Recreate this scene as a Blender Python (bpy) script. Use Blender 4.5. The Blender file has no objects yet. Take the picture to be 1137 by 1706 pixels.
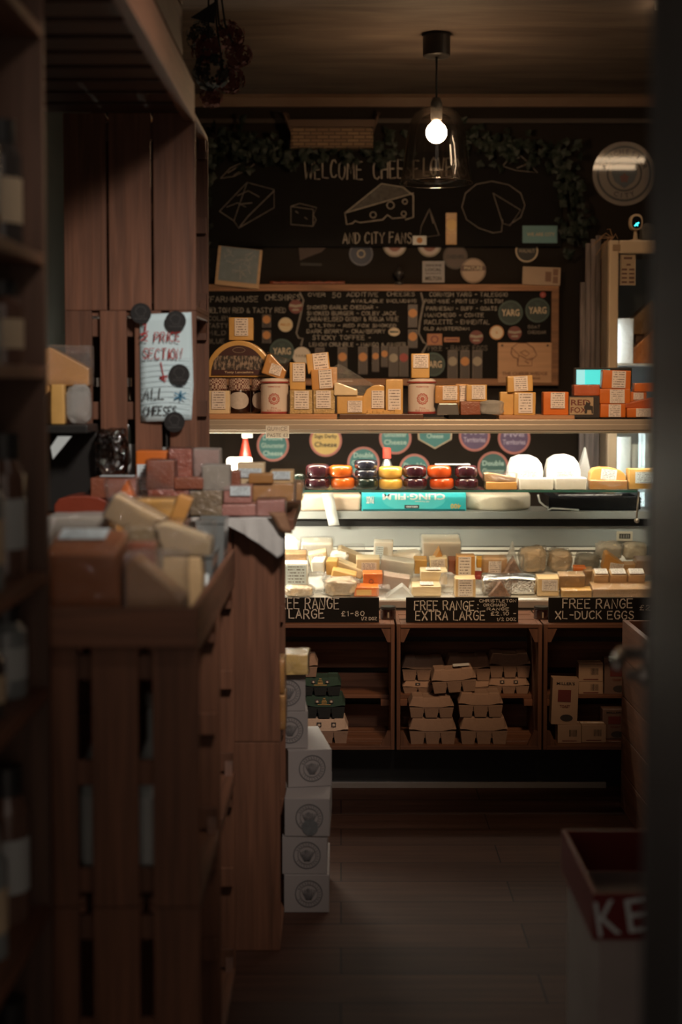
import bpy, bmesh, math, random
from mathutils import Vector, Matrix, Euler, noise
random.seed(7)
SC = bpy.context.scene
COL = SC.collection
PI = math.pi

# ------------------------------------------------------------------ camera, world, exposure
FPX = 2369.0            # focal length in pixels of the 1137 x 1706 frame
EYE = Vector((0.0, 0.0, 1.42))
TANP = 0.05             # the camera looks slightly down
CX, CY = 568.5, 758.5   # principal point
PITCH = math.atan(TANP)
cam_data = bpy.data.cameras.new('camera')
cam = bpy.data.objects.new('camera', cam_data)
COL.objects.link(cam)
cam.location = EYE
cam.rotation_euler = (PI / 2 - PITCH, 0, 0)
cam_data.sensor_fit = 'VERTICAL'
cam_data.sensor_height = 36.0
cam_data.lens = FPX * 36.0 / 1706.0
cam_data.shift_y = -(853.0 - CY) / 1706.0
cam_data.clip_start = 0.05
cam_data.dof.use_dof = True
cam_data.dof.focus_distance = 4.72
cam_data.dof.aperture_fstop = 1.85
SC.camera = cam

SC.view_settings.view_transform = 'Standard'
SC.view_settings.look = 'None'
SC.view_settings.gamma = 1.0
SC.view_settings.use_curve_mapping = False
SC.view_settings.exposure = 0.0
SC.cycles.use_denoising = True
SC.cycles.max_bounces = 10
SC.cycles.transparent_max_bounces = 24
SC.cycles.sample_clamp_indirect = 4.0

world = bpy.data.worlds.new('street_dusk')
SC.world = world
world.use_nodes = True
world.node_tree.nodes['Background'].inputs['Color'].default_value = (1.0, 0.82, 0.68, 1)
world.node_tree.nodes['Background'].inputs['Strength'].default_value = 0.32

BULB_E = 150.0      # pendant bulb
TUBE_E = 86.0       # tube under the gantry shelf of the counter
TUBE2_E = 360.0      # short hidden tube added under the glass shelf to brighten the deck end
FLUO_E = 15.0        # twin ceiling tubes near the tills
SPOT_W = 140.0       # unseen ceiling spotlight added to light the reduced cheese
FRIDGE_E = 9.0
SPOT2_W = 225.0     # unseen warm ceiling spotlight added to light the counter front

# ------------------------------------------------------------------ pixel rays to points in the place
_c, _s = math.cos(PITCH), math.sin(PITCH)


def W(px, py, Y):
    """point on the plane y = Y that the photograph shows at pixel (px, py)"""
    u, v = (px - CX) / FPX, (CY - py) / FPX
    d = Vector((u, _c + v * _s, -_s + v * _c))
    return EYE + d * (Y / d.y)


def M(px_len, Y):
    return px_len * Y / FPX


# ------------------------------------------------------------------ materials
MATS = {}


def nt_new(name):
    m = bpy.data.materials.new(name)
    m.use_nodes = True
    nt = m.node_tree
    return m, nt, nt.nodes['Principled BSDF']


def rgba(c):
    return (c[0], c[1], c[2], 1)


def add(nt, kind, **kw):
    n = nt.nodes.new(kind)
    for k, v in kw.items():
        setattr(n, k, v)
    return n


def plain(name, col, rough=0.6, metal=0.0, coat=0.0, var=0.12, nscale=18.0, bump=0.0, bscale=40.0, spec=None, coat_rough=0.12):
    if name in MATS:
        return MATS[name]
    m, nt, b = nt_new(name)
    tc = add(nt, 'ShaderNodeTexCoord')
    no = add(nt, 'ShaderNodeTexNoise')
    no.inputs['Scale'].default_value = nscale
    no.inputs['Detail'].default_value = 4
    nt.links.new(tc.outputs['Object'], no.inputs['Vector'])
    mx = add(nt, 'ShaderNodeMix', data_type='RGBA')
    mx.inputs['A'].default_value = rgba([max(0, c * (1 - var)) for c in col])
    mx.inputs['B'].default_value = rgba([min(1, c * (1 + var)) for c in col])
    nt.links.new(no.outputs['Fac'], mx.inputs['Factor'])
    nt.links.new(mx.outputs['Result'], b.inputs['Base Color'])
    b.inputs['Roughness'].default_value = rough
    b.inputs['Metallic'].default_value = metal
    b.inputs['Coat Weight'].default_value = coat
    b.inputs['Coat Roughness'].default_value = coat_rough
    if spec is not None:
        b.inputs['Specular IOR Level'].default_value = spec
    if bump:
        n2 = add(nt, 'ShaderNodeTexNoise')
        n2.inputs['Scale'].default_value = bscale
        n2.inputs['Detail'].default_value = 5
        n2.inputs['Distortion'].default_value = 1.2
        nt.links.new(tc.outputs['Object'], n2.inputs['Vector'])
        bp = add(nt, 'ShaderNodeBump')
        bp.inputs['Strength'].default_value = bump
        bp.inputs['Distance'].default_value = 0.006
        nt.links.new(n2.outputs['Fac'], bp.inputs['Height'])
        nt.links.new(bp.outputs['Normal'], b.inputs['Normal'])
        if coat:
            nt.links.new(bp.outputs['Normal'], b.inputs['Coat Normal'])
    MATS[name] = m
    return m


def wood(name, col, axis, rough=0.6, var=0.32):
    if name in MATS:
        return MATS[name]
    m, nt, b = nt_new(name)
    tc = add(nt, 'ShaderNodeTexCoord')
    mp = add(nt, 'ShaderNodeMapping')
    sc = [55.0, 55.0, 55.0]
    sc['xyz'.index(axis)] = 3.0
    mp.inputs['Scale'].default_value = sc
    nt.links.new(tc.outputs['Object'], mp.inputs['Vector'])
    no = add(nt, 'ShaderNodeTexNoise')
    no.inputs['Scale'].default_value = 1.0
    no.inputs['Detail'].default_value = 6
    no.inputs['Distortion'].default_value = 0.8
    nt.links.new(mp.outputs['Vector'], no.inputs['Vector'])
    geo = add(nt, 'ShaderNodeNewGeometry')
    ramp = add(nt, 'ShaderNodeValToRGB')
    ramp.color_ramp.elements[0].position = 0.3
    ramp.color_ramp.elements[1].position = 0.72
    ramp.color_ramp.elements[0].color = rgba([c * (1 - var) for c in col])
    ramp.color_ramp.elements[1].color = rgba([c * (1 + var) for c in col])
    nt.links.new(no.outputs['Fac'], ramp.inputs['Fac'])
    hsv = add(nt, 'ShaderNodeHueSaturation')
    mr = add(nt, 'ShaderNodeMapRange')
    mr.inputs['To Min'].default_value = 0.75
    mr.inputs['To Max'].default_value = 1.25
    nt.links.new(geo.outputs['Random Per Island'], mr.inputs['Value'])
    nt.links.new(mr.outputs['Result'], hsv.inputs['Value'])
    nt.links.new(ramp.outputs['Color'], hsv.inputs['Color'])
    nt.links.new(hsv.outputs['Color'], b.inputs['Base Color'])
    b.inputs['Roughness'].default_value = rough
    bp = add(nt, 'ShaderNodeBump')
    bp.inputs['Strength'].default_value = 0.25
    bp.inputs['Distance'].default_value = 0.004
    nt.links.new(no.outputs['Fac'], bp.inputs['Height'])
    nt.links.new(bp.outputs['Normal'], b.inputs['Normal'])
    MATS[name] = m
    return m


def emit(name, col, strength):
    if name in MATS:
        return MATS[name]
    m, nt, b = nt_new(name)
    b.inputs['Base Color'].default_value = rgba(col)
    b.inputs['Emission Color'].default_value = rgba(col)
    b.inputs['Emission Strength'].default_value = strength
    MATS[name] = m
    return m


def film(name, tint=(1, 1, 1), gloss=0.18, rough=0.08, bump=0.6, bscale=75.0, milky=0.0):
    """thin clear plastic or glass: mostly transparent with a glossy skin"""
    if name in MATS:
        return MATS[name]
    m = bpy.data.materials.new(name)
    m.use_nodes = True
    nt = m.node_tree
    nt.nodes.clear()
    out = add(nt, 'ShaderNodeOutputMaterial')
    tr = add(nt, 'ShaderNodeBsdfTransparent')
    tr.inputs['Color'].default_value = rgba(tint)
    gl = add(nt, 'ShaderNodeBsdfGlossy')
    gl.inputs['Roughness'].default_value = rough
    lw = add(nt, 'ShaderNodeLayerWeight')
    lw.inputs['Blend'].default_value = 0.25
    ma = add(nt, 'ShaderNodeMath', operation='MULTIPLY_ADD')
    ma.inputs[1].default_value = 0.55
    ma.inputs[2].default_value = gloss * 0.35
    nt.links.new(lw.outputs['Fresnel'], ma.inputs[0])
    mix = add(nt, 'ShaderNodeMixShader')
    nt.links.new(ma.outputs[0], mix.inputs['Fac'])
    nt.links.new(tr.outputs[0], mix.inputs[1])
    nt.links.new(gl.outputs[0], mix.inputs[2])
    last = mix
    if milky:
        df = add(nt, 'ShaderNodeBsdfTranslucent')
        df.inputs['Color'].default_value = (0.85, 0.85, 0.82, 1)
        df2 = add(nt, 'ShaderNodeBsdfDiffuse')
        df2.inputs['Color'].default_value = (0.85, 0.85, 0.82, 1)
        ad = add(nt, 'ShaderNodeMixShader')
        ad.inputs['Fac'].default_value = 0.5
        nt.links.new(df.outputs[0], ad.inputs[1])
        nt.links.new(df2.outputs[0], ad.inputs[2])
        m2 = add(nt, 'ShaderNodeMixShader')
        m2.inputs['Fac'].default_value = milky
        nt.links.new(mix.outputs[0], m2.inputs[1])
        nt.links.new(ad.outputs[0], m2.inputs[2])
        last = m2
    if bump:
        tc = add(nt, 'ShaderNodeTexCoord')
        no = add(nt, 'ShaderNodeTexNoise')
        no.inputs['Scale'].default_value = bscale
        no.inputs['Detail'].default_value = 3
        no.inputs['Distortion'].default_value = 1.5
        nt.links.new(tc.outputs['Object'], no.inputs['Vector'])
        bp = add(nt, 'ShaderNodeBump')
        bp.inputs['Strength'].default_value = bump
        bp.inputs['Distance'].default_value = 0.02
        nt.links.new(no.outputs['Fac'], bp.inputs['Height'])
        nt.links.new(bp.outputs['Normal'], gl.inputs['Normal'])
    nt.links.new(last.outputs[0], out.inputs['Surface'])
    MATS[name] = m
    return m


def paper_label(name, base, ink, rows=7):
    """printed price label: rows of broken ink lines, local x and z of the label"""
    if name in MATS:
        return MATS[name]
    m, nt, b = nt_new(name)
    tc = add(nt, 'ShaderNodeTexCoord')
    sp = add(nt, 'ShaderNodeSeparateXYZ')
    nt.links.new(tc.outputs['Generated'], sp.inputs[0])

    def math_(op, a, bb=None, c=None):
        n = add(nt, 'ShaderNodeMath', operation=op)
        for i, x in enumerate((a, bb, c)):
            if x is None:
                continue
            if isinstance(x, (int, float)):
                n.inputs[i].default_value = x
            else:
                nt.links.new(x, n.inputs[i])
        return n.outputs[0]
    zr = math_('MULTIPLY', sp.outputs['Z'], float(rows))
    fr = math_('FRACT', zr)
    row = math_('FLOOR', zr)
    band = math_('MULTIPLY', math_('GREATER_THAN', fr, 0.35), math_('LESS_THAN', fr, 0.72))
    cmb = add(nt, 'ShaderNodeCombineXYZ')
    oi = add(nt, 'ShaderNodeObjectInfo')
    nt.links.new(math_('MULTIPLY', sp.outputs['X'], 16.0), cmb.inputs['X'])
    nt.links.new(math_('MULTIPLY', row, 7.3), cmb.inputs['Y'])
    nt.links.new(math_('MULTIPLY', oi.outputs['Random'], 90.0), cmb.inputs['Z'])
    no = add(nt, 'ShaderNodeTexNoise')
    no.inputs['Scale'].default_value = 1.0
    no.inputs['Detail'].default_value = 1.0
    nt.links.new(cmb.outputs[0], no.inputs['Vector'])
    word = math_('GREATER_THAN', no.outputs['Fac'], 0.46)
    mx_ = math_('MULTIPLY', math_('GREATER_THAN', sp.outputs['X'], 0.1), math_('LESS_THAN', sp.outputs['X'], 0.9))
    mz_ = math_('MULTIPLY', math_('GREATER_THAN', sp.outputs['Z'], 0.06), math_('LESS_THAN', sp.outputs['Z'], 0.95))
    fac = math_('MULTIPLY', math_('MULTIPLY', band, word), math_('MULTIPLY', mx_, mz_))
    fac = math_('MULTIPLY', fac, 0.8)
    mix = add(nt, 'ShaderNodeMix', data_type='RGBA')
    nt.links.new(fac, mix.inputs['Factor'])
    mix.inputs['A'].default_value = rgba(base)
    mix.inputs['B'].default_value = rgba(ink)
    nt.links.new(mix.outputs['Result'], b.inputs['Base Color'])
    b.inputs['Roughness'].default_value = 0.45
    MATS[name] = m
    return m


WD = (0.165, 0.068, 0.036)
WZ = wood('stained_wood_upright', WD, 'z')
WX = wood('stained_wood_across', WD, 'x')
WY = wood('stained_wood_along', WD, 'y')
DX = wood('dark_wood_across', (0.075, 0.038, 0.024), 'x')
DY = wood('dark_wood_along', (0.075, 0.038, 0.024), 'y')
DZ = wood('dark_wood_upright', (0.075, 0.038, 0.024), 'z')
PX_ = wood('pale_board', (0.42, 0.21, 0.10), 'x')
LABEL = paper_label('price_label_paper', (0.78, 0.68, 0.62), (0.10, 0.06, 0.05))
LABELW = paper_label('white_label_paper', (0.70, 0.80, 0.84), (0.10, 0.09, 0.09))
CHALK = plain('chalk', (0.36, 0.31, 0.26), 0.95, var=0.45, nscale=60)
CHALKDIM = plain('faint_chalk', (0.20, 0.17, 0.145), 0.95, var=0.5, nscale=60)
SLATE = plain('chalkboard_black', (0.012, 0.010, 0.009), 0.85, var=0.35, nscale=6, spec=0.12)
BLACK = plain('black_plastic', (0.022, 0.021, 0.020), 0.4)
WHITE = plain('white_paint', (0.8, 0.78, 0.74), 0.5, var=0.04)
STEEL = plain('brushed_metal', (0.46, 0.42, 0.38), 0.38, metal=0.75, var=0.08, nscale=8)
GREY = plain('grey_metal', (0.33, 0.33, 0.31), 0.45, var=0.05)
CLEAR = film('clear_film')
BAG = film('crumpled_bag_film', gloss=0.35, bump=1.0, bscale=60, milky=0.10)
MILK = film('frosted_bag_film', gloss=0.35, bump=1.0, bscale=60, milky=0.42)
GLASS = film('clear_glass', gloss=0.0, rough=0.01, bump=0, tint=(0.97, 0.99, 0.98))
GLASSG = film('green_glass', gloss=0.2, rough=0.02, bump=0, tint=(0.93, 0.97, 0.95))


def ch(name, col, coat=0.55, bump=0.12, rough=0.45, bs=85):
    return plain('cheese_' + name, col, rough, coat=coat, bump=bump, bscale=bs, var=0.14, nscale=25)


PALE = ch('pale', (0.66, 0.46, 0.24))
CREAM = ch('cream', (0.74, 0.58, 0.36))
GOLD = ch('gold', (0.64, 0.37, 0.11))
AMBER = ch('amber', (0.56, 0.27, 0.07))
ORANGE = ch('orange', (0.66, 0.16, 0.018))
REDOR = ch('red_orange', (0.50, 0.10, 0.02))
TAN = ch('tan', (0.50, 0.30, 0.15), bump=0.4)
PINK = ch('pink_marbled', (0.42, 0.20, 0.17), bump=0.3)
BROWN = ch('red_brown', (0.27, 0.085, 0.045), bump=0.35)
REDW = ch('wrapped_red', (0.33, 0.09, 0.05), coat=1.0, bump=0.9, bs=60)
OLIVE = ch('wrapped_olive', (0.26, 0.19, 0.11), coat=1.0, bump=0.9, bs=60)
WHITEC = ch('white_rind', (0.80, 0.76, 0.68), coat=0.2)
NUTTY = plain('cheese_nutty', (0.30, 0.16, 0.10), 0.5, coat=0.8, bump=0.6, bscale=70, var=0.7, nscale=70)
GRATED = plain('cheese_grated', (0.60, 0.42, 0.18), 0.5, coat=0.6, bump=1.0, bscale=90, var=0.5, nscale=80)
FOIL = plain('crumpled_foil', (0.75, 0.75, 0.74), 0.16, metal=1.0, bump=1.0, bscale=55, var=0.05)

# ------------------------------------------------------------------ mesh helpers


def bx(bm, x0, x1, y0, y1, z0, z1, bev=0.0):
    r = bmesh.ops.create_cube(bm, size=1.0)
    vs = r['verts']
    for v in vs:
        v.co = Vector((x0 + (v.co.x + 0.5) * (x1 - x0), y0 + (v.co.y + 0.5) * (y1 - y0), z0 + (v.co.z + 0.5) * (z1 - z0)))
    if bev:
        es = set(e for v in vs for e in v.link_edges)
        bmesh.ops.bevel(bm, geom=list(es), offset=bev, segments=2, profile=0.6, affect='EDGES')
    return vs


def box(x0, x1, y0, y1, z0, z1, bev=0.0):
    bm = bmesh.new()
    bx(bm, x0, x1, y0, y1, z0, z1, bev)
    return bm


def lathe(profile, seg=28, bm=None, cap=True):
    bm = bm or bmesh.new()
    rings = []
    for r, z in profile:
        rings.append([bm.verts.new((r * math.cos(2 * PI * i / seg), r * math.sin(2 * PI * i / seg), z)) for i in range(seg)])
    for a, b_ in zip(rings, rings[1:]):
        for i in range(seg):
            j = (i + 1) % seg
            bm.faces.new((a[i], a[j], b_[j], b_[i]))
    if cap:
        if profile[0][0] > 1e-5:
            bm.faces.new(list(reversed(rings[0])))
        if profile[-1][0] > 1e-5:
            bm.faces.new(rings[-1])
    bmesh.ops.remove_doubles(bm, verts=bm.verts, dist=1e-6)
    return bm


def tube(bm, pts, r, seg=8):
    pts = [Vector(p) for p in pts]
    rings = []
    for i, p in enumerate(pts):
        a = pts[max(0, i - 1)]
        b_ = pts[min(len(pts) - 1, i + 1)]
        t = (b_ - a).normalized()
        up = Vector((0, 0, 1)) if abs(t.z) < 0.9 else Vector((1, 0, 0))
        u = t.cross(up).normalized()
        v = t.cross(u)
        rr = r[i] if isinstance(r, (list, tuple)) else r
        rings.append([bm.verts.new(p + (u * math.cos(2 * PI * k / seg) + v * math.sin(2 * PI * k / seg)) * rr) for k in range(seg)])
    for a, b_ in zip(rings, rings[1:]):
        for k in range(seg):
            j = (k + 1) % seg
            bm.faces.new((a[k], a[j], b_[j], b_[k]))
    bm.faces.new(rings[0])
    bm.faces.new(list(reversed(rings[-1])))
    return bm


def prism(outline, y0, y1, bev=0.0, bm=None):
    """outline in x,z extruded from y0 (front) to y1"""
    own = bm is None
    bm = bm or bmesh.new()
    f = [bm.verts.new((x, y0, z)) for x, z in outline]
    g = [bm.verts.new((x, y1, z)) for x, z in outline]
    n = len(outline)
    bm.faces.new(f)
    bm.faces.new(list(reversed(g)))
    for i in range(n):
        j = (i + 1) % n
        bm.faces.new((f[j], f[i], g[i], g[j]))
    if own:
        bmesh.ops.recalc_face_normals(bm, faces=bm.faces)
        if bev:
            bmesh.ops.bevel(bm, geom=list(bm.edges), offset=bev, segments=2, profile=0.6, affect='EDGES', clamp_overlap=True)
    return bm


def jitter(bm, amp, freq, seed):
    o = Vector((seed * 3.17, seed * 1.71, seed * 0.37))
    for v in bm.verts:
        v.co += noise.noise_vector(v.co * freq + o) * amp


def obj(name, bm, mat, parent=None, loc=None, rot=None, smooth=False):
    me = bpy.data.meshes.new(name)
    bmesh.ops.recalc_face_normals(bm, faces=bm.faces)
    bm.to_mesh(me)
    bm.free()
    if smooth:
        for p in me.polygons:
            p.use_smooth = True
    me.materials.append(mat)
    o = bpy.data.objects.new(name, me)
    COL.objects.link(o)
    if loc is not None:
        o.location = loc
    if rot is not None:
        o.rotation_euler = rot
    if parent is not None:
        o.parent = parent
    return o


def tag(o, label, cat, group=None, kind=None):
    o['label'] = label
    o['category'] = cat
    if group:
        o['group'] = group
    if kind:
        o['kind'] = kind
    return o


def thing(name, label, cat, loc=(0, 0, 0), rot=(0, 0, 0), group=None):
    o = bpy.data.objects.new(name, None)
    o.empty_display_size = 0.05
    COL.objects.link(o)
    o.location = loc
    o.rotation_euler = rot
    return tag(o, label, cat, group)


def copy_tree(o, parent=None, loc=None, rot=None, label=None):
    c = o.copy()
    COL.objects.link(c)
    if parent is not None:
        c.parent = parent
    for k in list(o.children):
        copy_tree(k, c)
    if loc is not None:
        c.location = loc
    if rot is not None:
        c.rotation_euler = rot
    if label:
        c['label'] = label
    return c


def struct(name, bm, mat):
    o = obj(name, bm, mat)
    o['kind'] = 'structure'
    return o


# ------------------------------------------------------------------ lettering
G = {
    'A': "0,0 1,3 2,6 3,3 4,0|0.8,2 3.2,2", 'B': "0,0 0,6 2.5,6 3.6,5.2 3.4,3.9 2.2,3.2 0,3.2|2.2,3.2 3.8,2.4 3.8,0.9 2.6,0 0,0",
    'C': "4,5 3,6 1.4,5.8 0.3,4.2 0.2,2 1.2,0.3 2.8,0 4,0.9", 'D': "0,0 0,6 2,5.8 3.6,4.4 3.8,2 2.4,0.3 0,0",
    'E': "3.5,0 0,0 0,6 3.6,6|0,3.1 2.8,3.2", 'F': "0,0 0,6 3.6,6|0,3.2 2.8,3.3", 'G': "4,5 3,6 1.4,5.8 0.3,4.2 0.2,2 1.2,0.2 2.8,0 3.9,1 3.9,2.8 2.3,2.8",
    'H': "0,0 0,6|4,0 4,6|0,3.1 4,3.1", 'I': "1,0 1,6", 'J': "3,6 3,1.2 2.2,0.1 0.9,0.2 0.2,1.4", 'K': "0,0 0,6|3.7,6 0,2.6|1.1,3.5 4,0",
    'L': "0,6 0,0 3.5,0", 'M': "0,0 0.4,6 2.3,1.8 4.2,6 4.7,0", 'N': "0,0 0.2,6 3.8,0 4,6", 'O': "2,6 0.5,5 0,3 0.5,0.9 2,0 3.5,0.9 4,3 3.5,5 2,6",
    'P': "0,0 0,6 2.6,6 3.8,5 3.5,3.4 2.2,2.9 0,2.9", 'Q': "2,6 0.5,5 0,3 0.5,0.9 2,0 3.5,0.9 4,3 3.5,5 2,6|2.4,1.6 4.2,-0.6",
    'R': "0,0 0,6 2.6,6 3.7,5 3.4,3.5 2.2,3 0,3|1.9,3 4,0", 'S': "3.7,5.2 2.6,6 1,5.8 0.3,4.6 1,3.5 3,2.7 3.7,1.5 2.9,0.2 1.2,0 0.1,0.9",
    'T': "0,6 4,6|2,6 2,0", 'U': "0,6 0.1,1.5 1,0.1 2.8,0.1 3.8,1.5 3.9,6", 'V': "0,6 2,0 4,6", 'W': "0,6 1.1,0 2.5,4.2 3.9,0 5,6",
    'X': "0,0 4,6|0,6 4,0", 'Y': "0,6 2,3 4,6|2,3 2,0", 'Z': "0,6 3.8,6 0,0 3.9,0", '0': "1.8,6 0.4,4.6 0.2,1.6 1.6,0 3,1 3.4,4 2.8,5.5 1.8,6",
    '1': "0.4,4.8 1.4,6 1.4,0", '2': "0.2,4.8 1.2,6 2.8,5.6 3.2,4.2 0,0 3.6,0", '5': "3.4,6 0.6,6 0.4,3.5 2.4,3.8 3.5,2.4 2.9,0.5 1.2,0 0.1,0.7",
    '8': "2,3.2 0.5,4.4 1.1,5.9 2.7,5.9 3.3,4.5 2,3.2 0.3,1.8 0.8,0.2 2.8,0.1 3.7,1.6 2,3.2", '4': "3,0 3,6 0,2 4,2", '3': "0.2,5.5 2,6 3.3,4.8 1.6,3.3 3.5,2 2.4,0.2 0.2,0.4",
    '-': "0.6,3 3,3.1", '.': "0.8,0 1.1,0.4", '&': "4,0 0.8,4.4 1.4,6 2.5,5.2 0.3,1.8 1,0.1 2.4,0.2 3.8,2.4", "'": "0.8,6 0.5,4.8", ':': "0.8,1 0.9,1.3|0.8,3.6 0.9,3.9",
    '/': "0,-0.5 3,6.5", '"': "0.5,6 0.4,4.8|1.4,6 1.3,4.8", '£': "3.4,5 2.4,6 1.3,5.2 1.3,1 0.2,0 3.6,0|0.2,3 2.6,3",
    '*': "2,0.5 2,5.5|0,1.5 4,4.5|0,4.5 4,1.5", '+': "2,1 2,5|0,3 4,3", ',': "0.8,0.4 0.4,-1",
}


def ribbon(bm, pts, w, y=0.0):
    pts = [Vector((p[0], p[1])) for p in pts]
    L = []
    for i, p in enumerate(pts):
        a = pts[max(0, i - 1)]
        b_ = pts[min(len(pts) - 1, i + 1)]
        d = b_ - a
        if d.length < 1e-9:
            d = Vector((1, 0))
        d.normalize()
        n = Vector((-d.y, d.x)) * w * 0.5 * random.uniform(0.75, 1.2)
        e = d * w * 0.3 if i in (0, len(pts) - 1) else Vector((0, 0))
        if i == 0:
            e = -e
        L.append((bm.verts.new((p.x + n.x + e.x, y, p.y + n.y + e.y)), bm.verts.new((p.x - n.x + e.x, y, p.y - n.y + e.y))))
    for a, b_ in zip(L, L[1:]):
        bm.faces.new((a[0], a[1], b_[1], b_[0]))


def hand(bm, text, x0, z0, x1, h, w, wob=0.16, slant=0.0):
    """hand lettering on the plane y=0 from x0 to x1, cap height h, baseline z0"""
    adv, total = [], 0.0
    for c in text:
        if c == ' ':
            a = 3.2
        else:
            xs = [float(q.split(',')[0]) for s in G.get(c, "0,0 3,0").split('|') for q in s.split()]
            a = max(xs) + 1.5
        adv.append(a)
        total += a
    kx = (x1 - x0) / max(total - 1.5, 1)
    kz = h / 6.0
    x = 0.0
    for c, a in zip(text, adv):
        if c != ' ' and c in G:
            dz = random.uniform(-wob, wob) * 1.5
            for s in G[c].split('|'):
                pts = []
                for q in s.split():
                    gx, gz = [float(t) for t in q.split(',')]
                    gx += random.uniform(-wob, wob)
                    gz += random.uniform(-wob, wob)
                    pts.append((x0 + (x + gx) * kx + slant * gz * kz, z0 + (gz + dz) * kz))
                ribbon(bm, pts, w)
        x += a


def print_mesh(text, width=None, height=None, bold=0.0):
    cu = bpy.data.curves.new('t', 'FONT')
    cu.body = text
    cu.align_x = 'CENTER'
    cu.size = 1.0
    cu.offset = bold
    cu.resolution_u = 2
    o = bpy.data.objects.new('t', cu)
    COL.objects.link(o)
    bpy.context.view_layer.update()
    me = bpy.data.meshes.new_from_object(o.evaluated_get(bpy.context.evaluated_depsgraph_get()))
    bpy.data.objects.remove(o)
    bpy.data.curves.remove(cu)
    bm = bmesh.new()
    bm.from_mesh(me)
    bpy.data.meshes.remove(me)
    xs = [v.co.x for v in bm.verts] or [0, 1]
    ys = [v.co.y for v in bm.verts] or [0, 1]
    w0, h0 = max(xs) - min(xs), max(ys) - min(ys)
    cx, cy = (max(xs) + min(xs)) / 2, (max(ys) + min(ys)) / 2
    kx = width / w0 if width else None
    kz = height / h0 if height else None
    kx = kx or kz
    kz = kz or kx
    for v in bm.verts:
        v.co = Vector(((v.co.x - cx) * kx, 0, (v.co.y - cy) * kz))
    return bm


def printed(text, mat, parent, loc, width=None, height=None, rot=(0, 0, 0), name='lettering', bold=0.02):
    return obj(name, print_mesh(text, width, height, bold), mat, parent, loc, rot)


def disc(bm, r, y0, y1, seg=32, sz=1.0):
    return prism([(r * math.cos(2 * PI * i / seg), r * sz * math.sin(2 * PI * i / seg)) for i in range(seg)], y0, y1, bm=bm)


def ring(bm, r0, r1, y, seg=40):
    a = [bm.verts.new((r0 * math.cos(2 * PI * i / seg), y, r0 * math.sin(2 * PI * i / seg))) for i in range(seg)]
    b_ = [bm.verts.new((r1 * math.cos(2 * PI * i / seg), y, r1 * math.sin(2 * PI * i / seg))) for i in range(seg)]
    for i in range(seg):
        j = (i + 1) % seg
        bm.faces.new((a[i], a[j], b_[j], b_[i]))

# ------------------------------------------------------------------ the setting
YW = 6.60               # back wall
CEIL = 2.74
XL, XR = -1.15, 2.05


def floor_mat():
    m, nt, b = nt_new('dark_laminate_floor')
    tc = add(nt, 'ShaderNodeTexCoord')
    br = add(nt, 'ShaderNodeTexBrick')
    br.inputs['Scale'].default_value = 1.0
    br.inputs['Brick Width'].default_value = 0.95
    br.inputs['Row Height'].default_value = 0.16
    br.inputs['Mortar Size'].default_value = 0.002
    br.inputs['Color1'].default_value = (0.075, 0.036, 0.025, 1)
    br.inputs['Color2'].default_value = (0.048, 0.023, 0.016, 1)
    br.inputs['Mortar'].default_value = (0.012, 0.008, 0.006, 1)
    nt.links.new(tc.outputs['Object'], br.inputs['Vector'])
    mp = add(nt, 'ShaderNodeMapping')
    mp.inputs['Scale'].default_value = (2.0, 26.0, 1.0)
    nt.links.new(tc.outputs['Object'], mp.inputs['Vector'])
    no = add(nt, 'ShaderNodeTexNoise')
    no.inputs['Scale'].default_value = 1.5
    no.inputs['Detail'].default_value = 6
    nt.links.new(mp.outputs[0], no.inputs['Vector'])
    mx = add(nt, 'ShaderNodeMix', data_type='RGBA', blend_type='OVERLAY')
    mx.inputs['Factor'].default_value = 0.5
    nt.links.new(br.outputs['Color'], mx.inputs['A'])
    nt.links.new(no.outputs['Fac'], mx.inputs['B'])
    nt.links.new(mx.outputs['Result'], b.inputs['Base Color'])
    b.inputs['Roughness'].default_value = 0.6
    b.inputs['Specular IOR Level'].default_value = 0.08
    return m


def ceiling_mat():
    m, nt, b = nt_new('brown_papered_ceiling')
    tc = add(nt, 'ShaderNodeTexCoord')
    mp = add(nt, 'ShaderNodeMapping')
    mp.inputs['Scale'].default_value = (0.8, 4.0, 1.0)
    nt.links.new(tc.outputs['Object'], mp.inputs['Vector'])
    no = add(nt, 'ShaderNodeTexNoise')
    no.inputs['Scale'].default_value = 2.2
    no.inputs['Detail'].default_value = 7
    no.inputs['Distortion'].default_value = 0.6
    nt.links.new(mp.outputs[0], no.inputs['Vector'])
    ra = add(nt, 'ShaderNodeValToRGB')
    ra.color_ramp.elements[0].position = 0.3
    ra.color_ramp.elements[0].color = (0.06, 0.043, 0.034, 1)
    ra.color_ramp.elements[1].position = 0.75
    ra.color_ramp.elements[1].color = (0.145, 0.108, 0.085, 1)
    nt.links.new(no.outputs['Fac'], ra.inputs['Fac'])
    nt.links.new(ra.outputs['Color'], b.inputs['Base Color'])
    b.inputs['Roughness'].default_value = 0.8
    return m


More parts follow.
